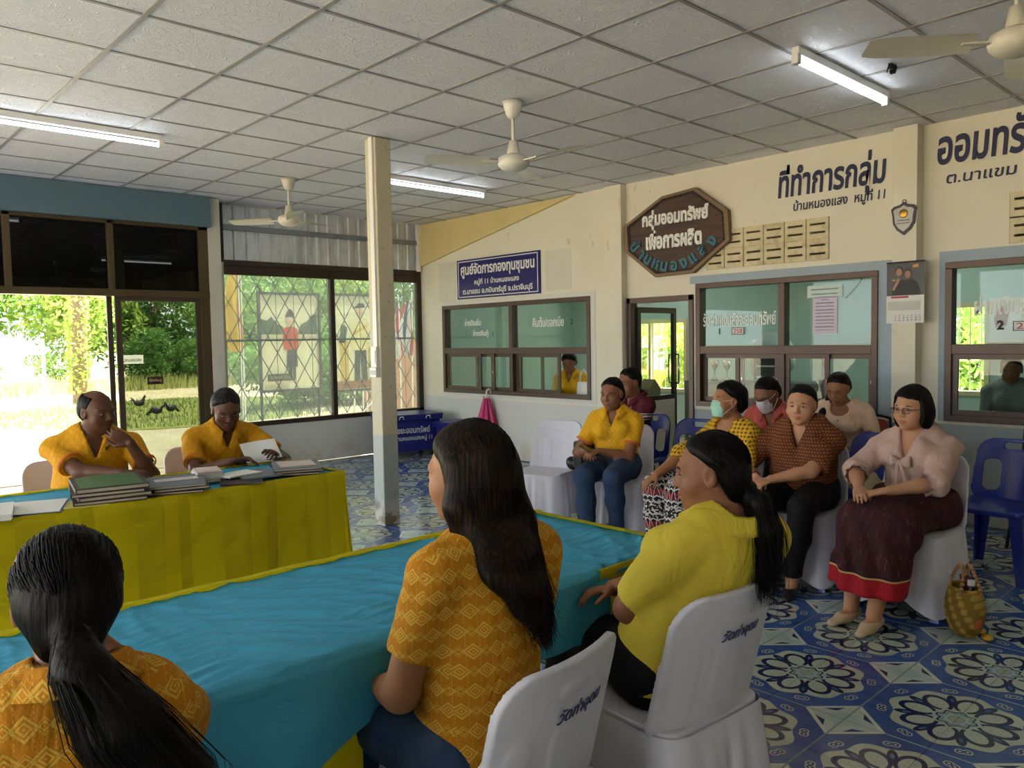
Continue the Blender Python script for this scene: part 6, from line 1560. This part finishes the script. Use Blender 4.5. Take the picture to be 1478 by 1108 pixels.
            F.warp(lambda x, y, z: .004*fold(x*1.2, y, z)+.002*fold2(x, y, z)); F.cut((0, 0, -1), -(.10 if legs == 'trousers' else .13)); F.cut((0, -.25, 1), .66)
        V, Fc = F.nets(); link('skirt' if legs == 'skirt' else 'trousers', np_mesh('trousers', V, Fc, pants, box_uv=True), root)
    if shoes is not None and lowbody:
        for s, A in ((-1, ft[0]), (1, ft[1])):
            A = V3(*A); fdn = nrm(V3(s*.1, 1, 0)); F = Field(*[axis(A[a]-(.09, .11, .09)[a], A[a]+(.11, .25, .04)[a], .0065) for a in range(3)])
            F.add(Pcone(A+V3(0, -.03, -.03), A+fdn*.07+V3(0, 0, -.045), .030, .028), .02, .006); F.add(Pcone(A+fdn*.05+V3(0, 0, -.045), A+fdn*.155+V3(0, 0, -.055), .030, .017, (1, 0, 0), .7), .02, .006)
            F.cut((0, 0, -1), -.003); F.sub(Pell(A+fdn*.025+V3(0, 0, .0), (.034, .070, .034)), .006); F.cut((0, 0, 1), .062); V, Fc = F.nets(); link('shoe', np_mesh('shoe', V, Fc, shoes), root)
    # face pieces ---------------------------------------------------
    R3 = Matrix([[R[i][j] for j in range(3)] for i in range(3)])
    mb = MB(); mi = MB(); ml = MB(); closed = hpitch > 25
    for s in (-1, 1):
        if not closed:
            mb.ell(T(s*.031, .0805, .0015), (.0118*Hk, .0058*Hk, .0036*Hk), R=R3, n=12); mi.ell(T(s*.0315, .0835, .0012), (.0050*Hk, .0040*Hk, .0038*Hk), R=R3, n=10)
        pts = [T(s*(.031+q*.0145), .0855-.0055*abs(q)-.0*q, .0058-.0035*q*q-(.006 if closed else 0)) for q in (-1, -.6, -.2, .2, .6, 1)]; ml.tube(pts, [.0008, .0015, .0017, .0017, .0015, .0009], 5)
    if not closed: o = part('eye', mb, M_EYEW, root, smooth=True); part('iris', mi, M_IRIS, o, smooth=True)
    part('eyelash', ml, M_BROW, root, smooth=True)
    if brow:
        for s in (-1, 1):
            mb = MB(); pts = [T(s*(.031+q*.019), .0905-.006*abs(q)-.003*(q+1)*.5-.001, .0235+.002*(1-q*q)-.001*q) for q in (-1, -.5, 0, .5, 1)]; mb.tube([Vector(p) for p in pts], [.0016, .0028, .003, .0024, .001], 6); part('eyebrow', mb, M_BROW, root, smooth=True)
    # hair ----------------------------------------------------------
    build_hair(root, hairstyle, C, R, T, Hk, hair, L, fine, N, up, fw, rt, g)
    if extras: extras(root, C, R, T, Hk, arms, L, N, up, fw, rt, g, PEL)
    return root
def build_hair(root, style, C, R, T, k, mat, L, fine, N, up, fw, rt, g):
    E = lambda p, r: Pell(T(*p), np.array(r)*k, R)
    hs = max(fine, .0045); ext = dict(long=(.17, .30, .62), ponytail=(.2, .3, .6)).get(style.split('_')[0], (.15, .17, .2))
    lo, hi = C-V3(.17, .17, .17)*k, C+V3(.17, .17, .17)*k
    extra = []
    wn = wob(13, 90, 9, (1.3, 1.3, .3)); loc = lambda x, y, z: ((x-C[0])*R[0][0]+(y-C[1])*R[1][0]+(z-C[2])*R[2][0], (x-C[0])*R[0][1]+(y-C[1])*R[1][1]+(z-C[2])*R[2][1], (x-C[0])*R[0][2]+(y-C[1])*R[1][2]+(z-C[2])*R[2][2])
    if style in ('long', 'long_side', 'ponytail'): lo = lo-V3(.06, .12, .42); hi = hi+V3(.12, .06, .02)
    F = Field(*[axis(lo[a], hi[a], hs) for a in range(3)])
    t_ = {'short': .008, 'bald': .004, 'bun': .010, 'bob': .017, 'curly': .020, 'long': .014, 'long_side': .012, 'ponytail': .011, 'pulled': .010}[style]
    F.add(E((0, -.016, .033), (.074+t_, .093+t_, .083+t_)), .0)
    # back of the skull down to the nape
    F.add(E((0, -.045, -.01), (.068+t_, .062+t_, .07)), .02)
    # face opening
    X_, Y_, Z_ = loc(F.xs[:, None, None], F.ys[None, :, None], F.zs[None, None, :]); X_, Y_, Z_ = X_/k, Y_/k, Z_/k
    ax = np.abs(X_)
    if style in ('bun', 'pulled', 'ponytail', 'long_side'): keep = np.maximum(np.minimum(Y_-(-.045+1.28*Z_), Y_-(-.018+.55*Z_))+.0025*np.sin(X_*160), -(Z_+(.078 if style != 'ponytail' else .100)+.35*(Y_+.05)))
    elif style == 'short': keep = np.maximum(Y_-(-.012+1.02*Z_+.12*np.maximum(ax-.045, 0)-.0), -(Z_+.035+.9*(Y_+.05)))
    elif style == 'bald': keep = np.maximum(Y_-(.004+.25*Z_), -(Z_+.035+.9*(Y_+.05))); F.sub(E((0, .03, .118), (.066, .115, .058)), .012)
    elif style == 'curly': keep = np.maximum(Y_-(-.010+1.0*Z_-ax*.1), -(Z_+.080+.2*(Y_+.05)))
    elif style == 'bob':
        for s in (-1, 1): F.add(E((s*.074, -.012, -.045), (.026, .052, .068)), .03)
        F.add(E((0, -.062, -.045), (.078, .052, .068)), .03)
        keep = np.maximum(np.minimum(Y_-.034+.25*np.maximum(.03-Z_, 0)*0, (.070-Z_)+(Y_-.09)*.45+.18*np.abs(X_+.03)), -(Z_+.105))
    else: keep = np.maximum(Y_-(-.004+1.02*Z_-ax*.1), -(Z_+.12))
    if style == 'curly': F.add(E((0, -.05, -.02), (.085, .07, .075)), .02)
    if style == 'ponytail': F.add(E((0, -.050, -.055), (.060, .052, .060)), .02)
    if style in ('short', 'bald', 'curly') : pass
    # ear clearance
    if style not in ('bob', 'long'):
        for s in (-1, 1): F.sub(E((s*.080, .004, -.010), (.022, .022, .034)), .006)
    if style not in ('bob', 'bald'): F.D = (F.D+.0065*k*np.clip(1+keep/.03, 0, 1)).astype(np.float32)
    F.D = np.maximum(F.D, (keep*.7*k).astype(np.float32))
    F.warp(lambda x, y, z: (.0016 if style not in ('curly', 'short') else .003)*wn(x, y, z))
    paths = []; rr = np.random.RandomState(int(abs(C[2]*1000)) % 50+3)
    if style == 'ponytail': pass
    if style == 'bun': F.add(E((0, -.112, -.005), (.034, .028, .034)), .012)
    if style == 'ponytail':
        b = T(0, -.105, -.055); pts = [b, b+V3(.01, -.035, -.04), b+V3(.055, -.05, -.13), b+V3(.12, -.05, -.24), b+V3(.17, -.03, -.36)]
        if PT.get('side') == 'down': pts = [b, b+V3(.0, -.04, -.03), b+V3(.005, -.055, -.10), b+V3(.015, -.05, -.19), b+V3(.02, -.045, -.26)]
        rad = PT.get('rad', [.02, .030, .045, .042, .016])
        for a in range(4): F.add(Pcone(pts[a], pts[a+1], rad[a], rad[a+1]), .025)
        for q in range(420):
            a_ = rr.uniform(0, 6.28); m = rr.uniform(.7, 1.15); j = rr.normal(size=3)*.008; paths.append([Vector(np.array(pts[i])+(V3(1, 0, 0)*math.cos(a_)+V3(0, 1, 0)*math.sin(a_))*rad[i]*m*(1.0 if i < 4 else .9)+j*i*.5+(V3(0, 0, -.02)*rr.uniform(-1, 2.) if i == 4 else 0)) for i in range(5)])
        o = part('hair_tie', MB().tube([Vector(T(0, -.105, -.055)+V3(.023*math.cos(a), -.006+.0*a, .023*math.sin(a))) for a in [2*PI*i/12 for i in range(12)]], .006, 6, closed=True), plain('hair_band', '2a1a18', .7) if 'hair_band' not in bpy.data.materials else bpy.data.materials['hair_band'], root)
    if style == 'long':
        for s in (-1, 1):
            p = [T(s*.070, -.015, .03), T(s*.080, -.020, -.06), T(s*.072, -.03, -.13)]
            F.add(Pcone(p[0], p[1], .024, .028), .03); F.add(Pcone(p[1], p[2]+V3(0, -.0, -.03), .028, .030), .03)
        BP = [T(0, -.06, .0), T(0, -.080, -.10), C+V3(.005, -.150, -.18), C+V3(.035, -.180, -.26), C+V3(.075, -.180, -.35)]
        BR = [.093, .086, .076, .048, .014]
        for a in range(4): F.add(Pcone(BP[a], BP[a+1], BR[a], BR[a+1], rt, .42), .03)
        for q in range(900):
            w_ = rr.uniform(-1, 1); th = math.asin(w_*.98); d0 = rr.uniform(.5, 1.04); 
            st = T(w_*.088, -.10*math.cos(th)*.98-.015, rr.uniform(-.02, .06)); pth = [Vector(st)]
            for i in range(1, 5): pth.append(Vector(np.array(BP[i])+rt*w_*BR[i]*1.06*(1+.35*(i == 4)*rr.uniform(0, 1))-fw*BR[i]*.44*math.sqrt(max(0, 1-w_*w_))*1.04+rr.normal(size=3)*.004*i*.6+V3(0, 0, -.05*rr.uniform(-1, .6)*(i == 4))))
            paths.append(pth)
        for q in range(140):
            s = -1 if rr.uniform() < .6 else 1; e = rr.uniform(0, 1); paths.append([Vector(T(s*.076, .01-.05*e, .05)), Vector(T(s*.086, .005-.05*e, -.02)), Vector(T(s*.086, -.0-.05*e, -.08)), Vector(T(s*.080, -.02-.04*e, -.14)+rr.normal(size=3)*.004), Vector(T(s*(.078+.02*rr.uniform()), -.03-.04*e, -.20-.03*rr.uniform())+rr.normal(size=3)*.006)])
    if style == 'long_side':
        p = [T(.055, -.07, -.02), T(.085, -.06, -.10), C+V3(.12, -.04, -.19), C+V3(.15, -.03, -.30)]
        for a in range(3): F.add(Pcone(p[a], p[a+1], (.036, .034, .032, .016)[a], (.036, .034, .032, .016)[a+1]), .03)
    V, Fc = F.nets(); link('hair', np_mesh('hair', V, Fc, mat), root)
    # flyaway strands over the skull
    nfly = {'long': 260, 'ponytail': 260}.get(style, 0)
    for q in range(nfly):
        d = rr.normal(size=3); d[2] = abs(d[2])-.45*rr.uniform(); d[1] = -abs(d[1])*.9; d = d/np.linalg.norm(d)
        rad = V3(.074+t_, .093+t_, .083+t_); qe = rr.uniform(.55, 1.0); pth = []
        tgt = V3(0, -.112, -.05) if style == 'ponytail' else V3(d[0]*.09, -.10, -.10)
        for i in range(5):
            q_ = i/4*qe; v = d*(1-q_)+nrm(tgt-V3(0, -.016, .033))*q_; v = nrm(v); pth.append(Vector(T(*(V3(0, -.016, .033)+v*rad*(1.006+.012*rr.uniform()*(q_ < .5))))))
        paths.append(pth)
    if paths:
        mb = MB(); tube_strands(mb, paths, .0013 if fine < .005 else .0018, 3); o = part('hair_strands', mb, mat, root, smooth=True, kind='stuff')
PT = {}
M_YSHIRT = fabric('yellow_diamond_weave', 'bd7c14', 'diamond', 'd0a943', 'a86a10', s=1.5); M_YSHIRT2 = fabric('yellow_lozenge_cotton', 'cf9418', 'faint', 'c08314', 'e2ae38'); M_YSHIRT3 = fabric('bright_yellow_weave', 'e0a81e', 'faint', 'cb9012', 'e8bb3c', s=1.4)
M_POLO = fabric('pale_yellow_pique', 'cdb93f', 'plain'); M_DENIM = fabric('blue_denim', '2c3f5c', 'denim', '41587c'); M_BLKT = fabric('black_cotton', '141316', 'plain'); M_BATIK = fabric('brown_batik', '3a2118', 'batik', '94592f', '5a2a20', s=1.35)
M_GING = fabric('yellow_gingham', 'd9a92c', 'gingham', 'b98a1c', '5a4616'); M_ELE = fabric('elephant_print', '1b1a20', 'elephant', 'c9c4c0'); M_CORAL = fabric('coral_cotton', 'b8564e', 'plain'); M_PEACH = fabric('peach_cotton', 'e8c8ac', 'plain'); M_PINKB = fabric('dusty_pink_linen', 'c3a496', 'plain')
M_IKAT = fabric('maroon_ikat_silk', '3a1c22', 'ikat', '5a2a34', '7a5240', hem=(.255, 'a81e2a')); M_MAROON = fabric('maroon_striped_jersey', '5c1c28', 'stripe', '23202c', 'd8d0d0'); M_SHOE = plain('beige_leather', 'd2bb9d', .4); M_SHOEB = plain('black_shoe', '1a1817', .4); M_GREYS = fabric('grey_cotton', '7d8484', 'plain')
M_MASKG = fabric('green_mask_cloth', 'a9d8c4', 'plain'); M_MASKW = fabric('white_mask_cloth', 'dcdadc', 'plain')
def mask(mat, folds=True):
    def f(root, C, R, T, k, arms, L, N, up, fw, rt, g, PEL):
        rows = []
        for i_ in range(17):
            z = .004-.104*i_/16; row = []
            for j in range(17):
                u = (j-8)/8; x = .066*u*(1-.18*abs(z+.04)/.05); r_ = (.098 if folds else .100)-.030*u*u-.012*u**4; bul = .012*math.exp(-((z+.03)/.03)**2)*(1-u*u) + (.006*(1-u*u) if not folds else 0)
                y = r_+bul-.25*max(0, -z-.078)-(.012*(1-abs(u)) if z > -.01 else 0)*.3+(.0018*math.sin(z*340) if folds else 0)
                row.append(T(x, y, z))
            rows.append(row)
        me = MB().grid(rows).mesh('face_mask', mat, True); ul = me.uv_layers.new(name='UVMap')
        o = link('face_mask', me, root); md = o.modifiers.new('Solidify', 'SOLIDIFY'); md.thickness = .0025
        mb = MB()
        for s in (-1, 1):
            for z0, z1 in ((.0, .016), (-.085, -.02)): mb.tube([Vector(T(s*.060, .062, z0)), Vector(T(s*.074, .03, (z0+z1)/2)), Vector(T(s*.080, -.005, z1)), Vector(T(s*.082, -.022, 0))], .0014, 5)
        part('ear_loop', mb, M_WHITE, root)
    return f
def glasses(name='glasses', tint=None):
    def f(root, C, R, T, k, arms, L, N, up, fw, rt, g, PEL):
        mf = bpy.data.materials.get('spectacle_frame') or plain('spectacle_frame', '1c1a1e', .3, .4); mb = MB(); ml = MB()
        for s in (-1, 1):
            ring = [T(s*.032+.0235*math.copysign(abs(math.cos(a))**.7, math.cos(a)), .102, .000+.0145*math.copysign(abs(math.sin(a))**.7, math.sin(a))) for a in [2*PI*i/20 for i in range(20)]]
            mb.tube([Vector(p) for p in ring], .0013, 5, closed=True); mb.tube([Vector(T(s*.056, .100, .004)), Vector(T(s*.074, .06, .004)), Vector(T(s*.080, -.01, .004))], .0014, 5)
            ml.add([T(s*.032, .1015, 0)]+ring, [(0, 1+i, 1+(i+1) % 20) for i in range(20)])
        mb.tube([Vector(T(-.009, .103, .003)), Vector(T(0, .105, .006)), Vector(T(.009, .103, .003))], .0013, 5)
        o = part('glasses_frame', mb, mf, root, smooth=True); g_ = bpy.data.materials.get('lens') or glass('lens', (.93, .88, .93), .8); part('lens', ml, g_, o)
    return f
def both(*fs):
    def f(*a):
        for q in fs: q(*a)
    return f
def piping(root, C, R, T, k, arms, L, N, up, fw, rt, g, PEL):
    """sleeve borders in orange"""
    m = bpy.data.materials.get('orange_trim') or plain('orange_trim', 'c8661a', .7)
    for s in (-1, 1):
        A, E, W = arms[s]; d = nrm(E-A); B = A+(E-A)*SLV[0]/.9; x, y, _ = frame_of(d); rr = .0625*(.9+.1*g)
        mb = MB(); rows = []
        for q, r2 in ((-.016, rr+.004), (.0, rr+.004), (.002, rr-.003)): rows.append([Vector(B)+Vector(d)*q+(x*math.cos(a)+y*math.sin(a))*r2 for a in [2*PI*i/28 for i in range(28)]])
        part('sleeve_trim', MB().grid(rows, wrap=True), m, root, smooth=True)
SLV = [.55]
def placket(depth=.004, buttons=4, mat=None, bm='e8e0c8', x0=0.):
    def f(root, C, R, T, k, arms, L, N, up, fw, rt, g, PEL):
        m = bpy.data.materials.get('button_'+bm) or plain('button_'+bm, bm, .35)
        for i_ in range(buttons):
            t_ = .80-.15*i_; c = PEL+(N-PEL)*t_+rt*x0; 
            # walk forward until outside the shirt: approximate depth
            c = c+fw*(.118*g+.026); o = part('button', MB().ell(c, (.0055, .004, .0055), n=10), m, root, smooth=True)
    return f
# ---- the two men at the yellow table
SLV[0] = .62
person('bald man in yellow patterned shirt resting his chin on one hand', (1.27, 4.98), 172, (1.30, 4.80, 1.222), SK_DARK, M_YSHIRT2, M_BLKT, M_HAIR, 'm', hyaw=32, hpitch=6, hroll=-3, girth=1.22, sh=.20, chub=1.06, neck=1.15,
       armL=(1.405, 4.60, .935), armR=(1.33, 4.50, .79), poleL=(-.7, .6, -1.4), poleR=(1.2, -.2, -.6), fdL=(.9, -.15, .5), palmL=(.1, -1, .2), fdR=(-1, .25, 0), palmR=(0, 0, -1), hands=(1.0, .35), hairstyle='bald', collar='shirt', sleeve=.62, feet=[(-.11, .30, .07), (.11, .30, .07)], extras=piping)
def badge(root, C, R, T, k, arms, L, N, up, fw, rt, g, PEL):
    o = part('pocket_badge', MB().box(PEL+(N-PEL)*.56-rt*.085+fw*.145, (.075, .006, .07), rot=Matrix.Rotation(-.1, 3, 'Y')), plain('badge_blue', '1c2450', .5), root)
    part('pen', MB().tube([Vector(PEL+(N-PEL)*.60-rt*.06+fw*.153), Vector(PEL+(N-PEL)*.44-rt*.055+fw*.156)], .004, 6), M_WHITE, root)
person('grey-haired man in yellow shirt reading a sheet of paper', (2.03, 4.97), 176, (2.01, 4.73, 1.188), SK_DARK, M_YSHIRT2, M_BLKT, M_HAIRG, 'm', hyaw=-8, hpitch=24, girth=1.0, sh=.185,
       armL=(2.19, 4.47, .795), armR=(1.92, 4.47, .785), poleL=(-1, -.2, -.8), poleR=(1, -.4, -.9), fdL=(.1, .35, .1), fdR=(-1, .3, .0), palmL=(.6, .2, -.7), palmR=(0, .5, -.8), hands=(.7, .5), hairstyle='short', collar='shirt', sleeve=.62, feet=[(-.11, .30, .07), (.11, .30, .07)], extras=both(piping, badge))
o = thing('paper_sheet', 'white sheet of paper held up by the reading man', 'paper', (2.09, 4.43, .815), math.radians(-6))
P = [[(-.10+.21*i/10, -.03+.13*j/8-.0+.012*math.sin(i*.4), -.045+.10*j/8+.018*(i/10)) for j in range(9)] for i in range(11)]
part('sheet', MB().grid(P), M_PAPER, o, smooth=True)
# ---- women with their backs to the camera
SLV[0] = .55
person('long-haired woman in yellow diamond-weave shirt seen from behind', (1.15, 1.37), -4, (1.165, 1.405, 1.268), SK_TAN, M_YSHIRT, M_DENIM, M_HAIRB, 'f', hyaw=22, hpitch=4, girth=.94, sh=.148, armL=(1.05, 1.63, .62), armR=(1.25, 1.61, .60), poleL=(-.5, -.6, -.9), poleR=(.5, -.6, -.9),
       hairstyle='long', collar='round', sleeve=.60, fine=.0045, cfine=.007, shirt_fold=.0035, hemz=.45, extras=None, brow=False, loose=1.02)
PT.update(side='down', rad=[.020, .030, .038, .032, .012])
def polo_logo(root, C, R, T, k, arms, L, N, up, fw, rt, g, PEL): pass
person('woman in pale yellow polo shirt with a low ponytail', (1.87, 1.33), -16, (1.86, 1.20, 1.195), SK_MID, M_POLO, M_BLKT, M_HAIR, 'f', hyaw=46, hpitch=4, girth=1.08, sh=.17, armL=(1.90, 1.515, .66), armR=(1.84, 1.53, .70), poleL=(-1., -.3, -.8), poleR=(1., -.3, -.8), fdL=(1, -.05, .1), fdR=(-1, -.05, .05),
       hairstyle='ponytail', collar='polo', sleeve=.74, fine=.0045, cfine=.007, shirt_fold=.003, hemz=.475, neck=1.05, sleeve_r=1.06, k=.93, loose=1.12)
PT.update(side='right', rad=[.022, .036, .058, .060, .018])
person('ponytailed woman in yellow weave shirt at the left, seen from behind', (.24, 1.32), -12, (.325, 1.405, 1.168), SK_MID, M_YSHIRT, M_BLKT, M_HAIR, 'f', hyaw=0, hpitch=12, girth=.95, sh=.138, armL=(.16, 1.62, .80), armR=(.42, 1.62, .90), poleR=(.9, .1, -1.2), poleL=(-.9, .1, -1.2), fdR=(-.2, .3, .9), fdL=(1, .3, 0), hands=(.4, 1.2), palmR=(-1, -.4, 0),
       hairstyle='ponytail', collar='shirt', sleeve=.62, fine=.0045, cfine=.007, shirt_fold=.004, hemz=.45, k=.94)
PT.clear()
# ---- the audience
SLV[0] = .60
def phone(root, C, R, T, k, arms, L, N, up, fw, rt, g, PEL):
    pass
person('woman in yellow shirt and jeans holding a phone in her lap', (4.53, 3.72), 112, (4.46, 3.70, 1.168), SK_MID, M_YSHIRT3, M_DENIM, M_HAIR, 'f', hyaw=-8, hpitch=6, girth=.95, sh=.155, armL=(4.26, 3.66, .66), armR=(4.24, 3.74, .66), fdL=(.5, 1, -.3), fdR=(-.5, 1, -.3), hairstyle='bun', collar='shirt', sleeve=.60, extras=both(piping, placket(buttons=3)), hemz=.47, loose=1.05,
       feet=[(-.09, .30, .07), (.09, .38, .07)], shoes=M_SHOEB)
person('man in maroon and navy striped shirt behind the woman with the phone', (5.40, 4.22), 70, (5.12, 4.06, 1.213), SK_MID, M_MAROON, M_BLKT, M_HAIR, 'm', hyaw=10, hpitch=8, girth=1.0, sh=.19, hairstyle='short', collar='shirt', sleeve=.6)
person('woman in yellow gingham top and pale green face mask', (4.47, 2.80), 74, (4.38, 2.69, 1.168), SK_TAN, M_GING, M_ELE, M_HAIR, 'f', hyaw=-14, hpitch=-4, girth=1.08, sh=.165, chub=1.05, armL=(4.06, 2.66, .66), armR=(4.02, 2.98, .60), fdL=(0, 1, -.4), fdR=(0, 1, -.5), hairstyle='curly', collar='scoop', sleeve=1.25, legs='loose', extras=mask(M_MASKG), hands=(.4, .4), poleR=(1, -.3, -.5))
person('woman in coral shirt and white mask looking at her phone', (5.38, 2.88), 96, (5.16, 2.85, 1.158), SK_MID, M_CORAL, M_BLKT, M_HAIR, 'f', hyaw=-12, hpitch=30, girth=1.05, sh=.165, armL=(4.98, 2.80, .80), armR=(4.98, 2.92, .80), poleL=(-1, -.3, -.8), poleR=(1, -.3, -.8), fdL=(.4, 1, .3), fdR=(-.4, 1, .3), hands=(.8, .8), hairstyle='pulled', collar='shirt', sleeve=1.2, extras=both(mask(M_MASKW, False), glasses()))
person('smiling woman in brown batik shirt with a red bracelet', (4.52, 2.25), 100, (4.43, 2.225, 1.162), SK_LIGHT, M_BATIK, M_BLKT, M_HAIR, 'f', hyaw=2, hpitch=4, hroll=3, girth=1.18, sh=.18, chub=1.14, armL=(4.15, 2.27, .635), armR=(4.15, 2.36, .635), poleL=(-1.2, -.2, -.4), poleR=(1.2, -.3, -.4), fdL=(.5, 1, -.3), fdR=(-.2, 1, -.3), hands=(.35, .35), hairstyle='bun', collar='shirt', sleeve=.72, hemz=.48, feet=[(-.05, .40, .07), (.12, .44, .07)], shoes=M_SHOEB, sleeve_r=1.12,
       extras=lambda root, C, R, T, k, arms, L, N, up, fw, rt, g, PEL: part('bracelet', MB().tube([Vector(arms[1][2])+(frame_of(arms[1][2]-arms[1][1])[0]*math.cos(a)+frame_of(arms[1][2]-arms[1][1])[1]*math.sin(a))*.030-Vector(nrm(arms[1][2]-arms[1][1]))*.02 for a in [2*PI*i/16 for i in range(16)]], .004, 6, closed=True), M_RED, root))
person('young woman in peach blouse with long hair over one shoulder', (6.08, 2.66), 96, (5.88, 2.66, 1.162), SK_TAN, M_PEACH, M_BLKT, M_HAIRB, 'f', hyaw=-2, hpitch=22, girth=.95, sh=.165, hairstyle='long_side', collar='scoop', sleeve=1.2, extras=placket(buttons=2, bm='3a2a26'))
def bow(root, C, R, T, k, arms, L, N, up, fw, rt, g, PEL):
    c = PEL+(N-PEL)*.62+fw*(.165*g)+rt*.01; mb = MB()
    for s in (-1, 1):
        rows = []
        for i_ in range(7):
            q = i_/6; w = .008+.022*math.sin(q*PI*.62); rows.append([c+rt*s*(.006+.055*q)+up*(w*j/2+.006*q)+fw*(.010*math.sin(q*PI)+.003*math.cos(j*2.)) for j in (-2, -1, 0, 1, 2)])
        mb.grid(rows)
        rows = []
        for i_ in range(9):
            q = i_/8; rows.append([c+rt*(s*(.006+.030*q)+j*.010)-up*(.17*q)+fw*(.006-.004*math.sin(q*3)-.02*q+.003*math.sin(j*2+q*5)) for j in (-1, 0, 1)])
        mb.grid(rows)
    mb.ell(c, (.010, .010, .012)); me = mb.mesh('bow', M_PINKB, True); me.uv_layers.new(name='UVMap'); o = link('bow', me, root); md = o.modifiers.new('Solidify', 'SOLIDIFY'); md.thickness = .002
    for s in (-1, 1):
        A, E, W = arms[s]; B = E+(W-E)*.14; d = nrm(W-E); x, y, _ = frame_of(d); mb = MB(); n_ = 40
        rows = [[Vector(B)+Vector(d)*q+(x*math.cos(a)+y*math.sin(a))*(r_+.005*math.sin(a*9)) for a in [2*PI*i/n_ for i in range(n_)]] for q, r_ in ((-.02, .060), (.0, .056), (.012, .046), (.024, .058))]
        me = MB().grid(rows, wrap=True).mesh('sleeve_ruffle', M_PINKB, True); me.uv_layers.new(name='UVMap'); link('sleeve_ruffle', me, root)
person('woman in dusty pink bow blouse and maroon silk skirt', (4.50, 1.60), 84, (4.46, 1.615, 1.17), SK_LIGHT, M_PINKB, M_IKAT, M_HAIR, 'f', hyaw=-6, hpitch=3, girth=1.05, sh=.160, chub=1.08, armL=(4.12, 1.60, .66), armR=(4.12, 1.75, .655), poleL=(-1.2, -.2, -.4), poleR=(1.2, -.2, -.4), fdL=(.9, .5, -.2), fdR=(-.5, .9, -.2), hands=(.35, .3), hairstyle='bob', collar='v', sleeve=1.12, legs='skirt', hemz=.52,
       knees=[(-.10, .42, .49), (.10, .40, .49)], feet=[(-.085, .60, .075), (.055, .56, .075)], shoes=M_SHOE, extras=both(glasses(), bow), sleeve_r=1.12, shirt_fold=.006)
# phones
for p, rz, lb in (((4.205, 3.70, .668), .4, 'dark phone held in the lap over blue jeans'), ((4.90, 2.86, .835), 1.4, 'dark phone held up by the woman in coral')):
    o = thing('phone', lb, 'phone', p, rz); part('case', MB().box((0, 0, 0), (.075, .15, .009), rot=Matrix.Rotation(.5, 3, 'X')), M_BLACK, o, bevel=.003); part('screen', MB().box((0, -.002, .005), (.066, .138, .002), rot=Matrix.Rotation(.5, 3, 'X')), plain('phone_screen', '15171c', .1) if 'phone_screen' not in bpy.data.materials else bpy.data.materials['phone_screen'], o)
# ---- people inside the office
person('person in yellow shirt sitting behind the left office window', (7.10, 6.45), 120, (6.95, 6.42, 1.285), SK_MID, M_YSHIRT3, None, M_HAIRG, 'f', hpitch=20, hairstyle='curly', collar='shirt', sleeve=.6, lowbody=False, fine=.007, coarse=.013, cfine=.012, pelz=.62)
person('dark-haired person in grey behind the right office window', (7.75, 1.95), 100, (7.6, 1.96, 1.25), SK_MID, M_GREYS, None, M_HAIR, 'f', hpitch=15, hairstyle='pulled', collar='round', sleeve=1.2, lowbody=False, fine=.007, coarse=.013, cfine=.012, pelz=.60)
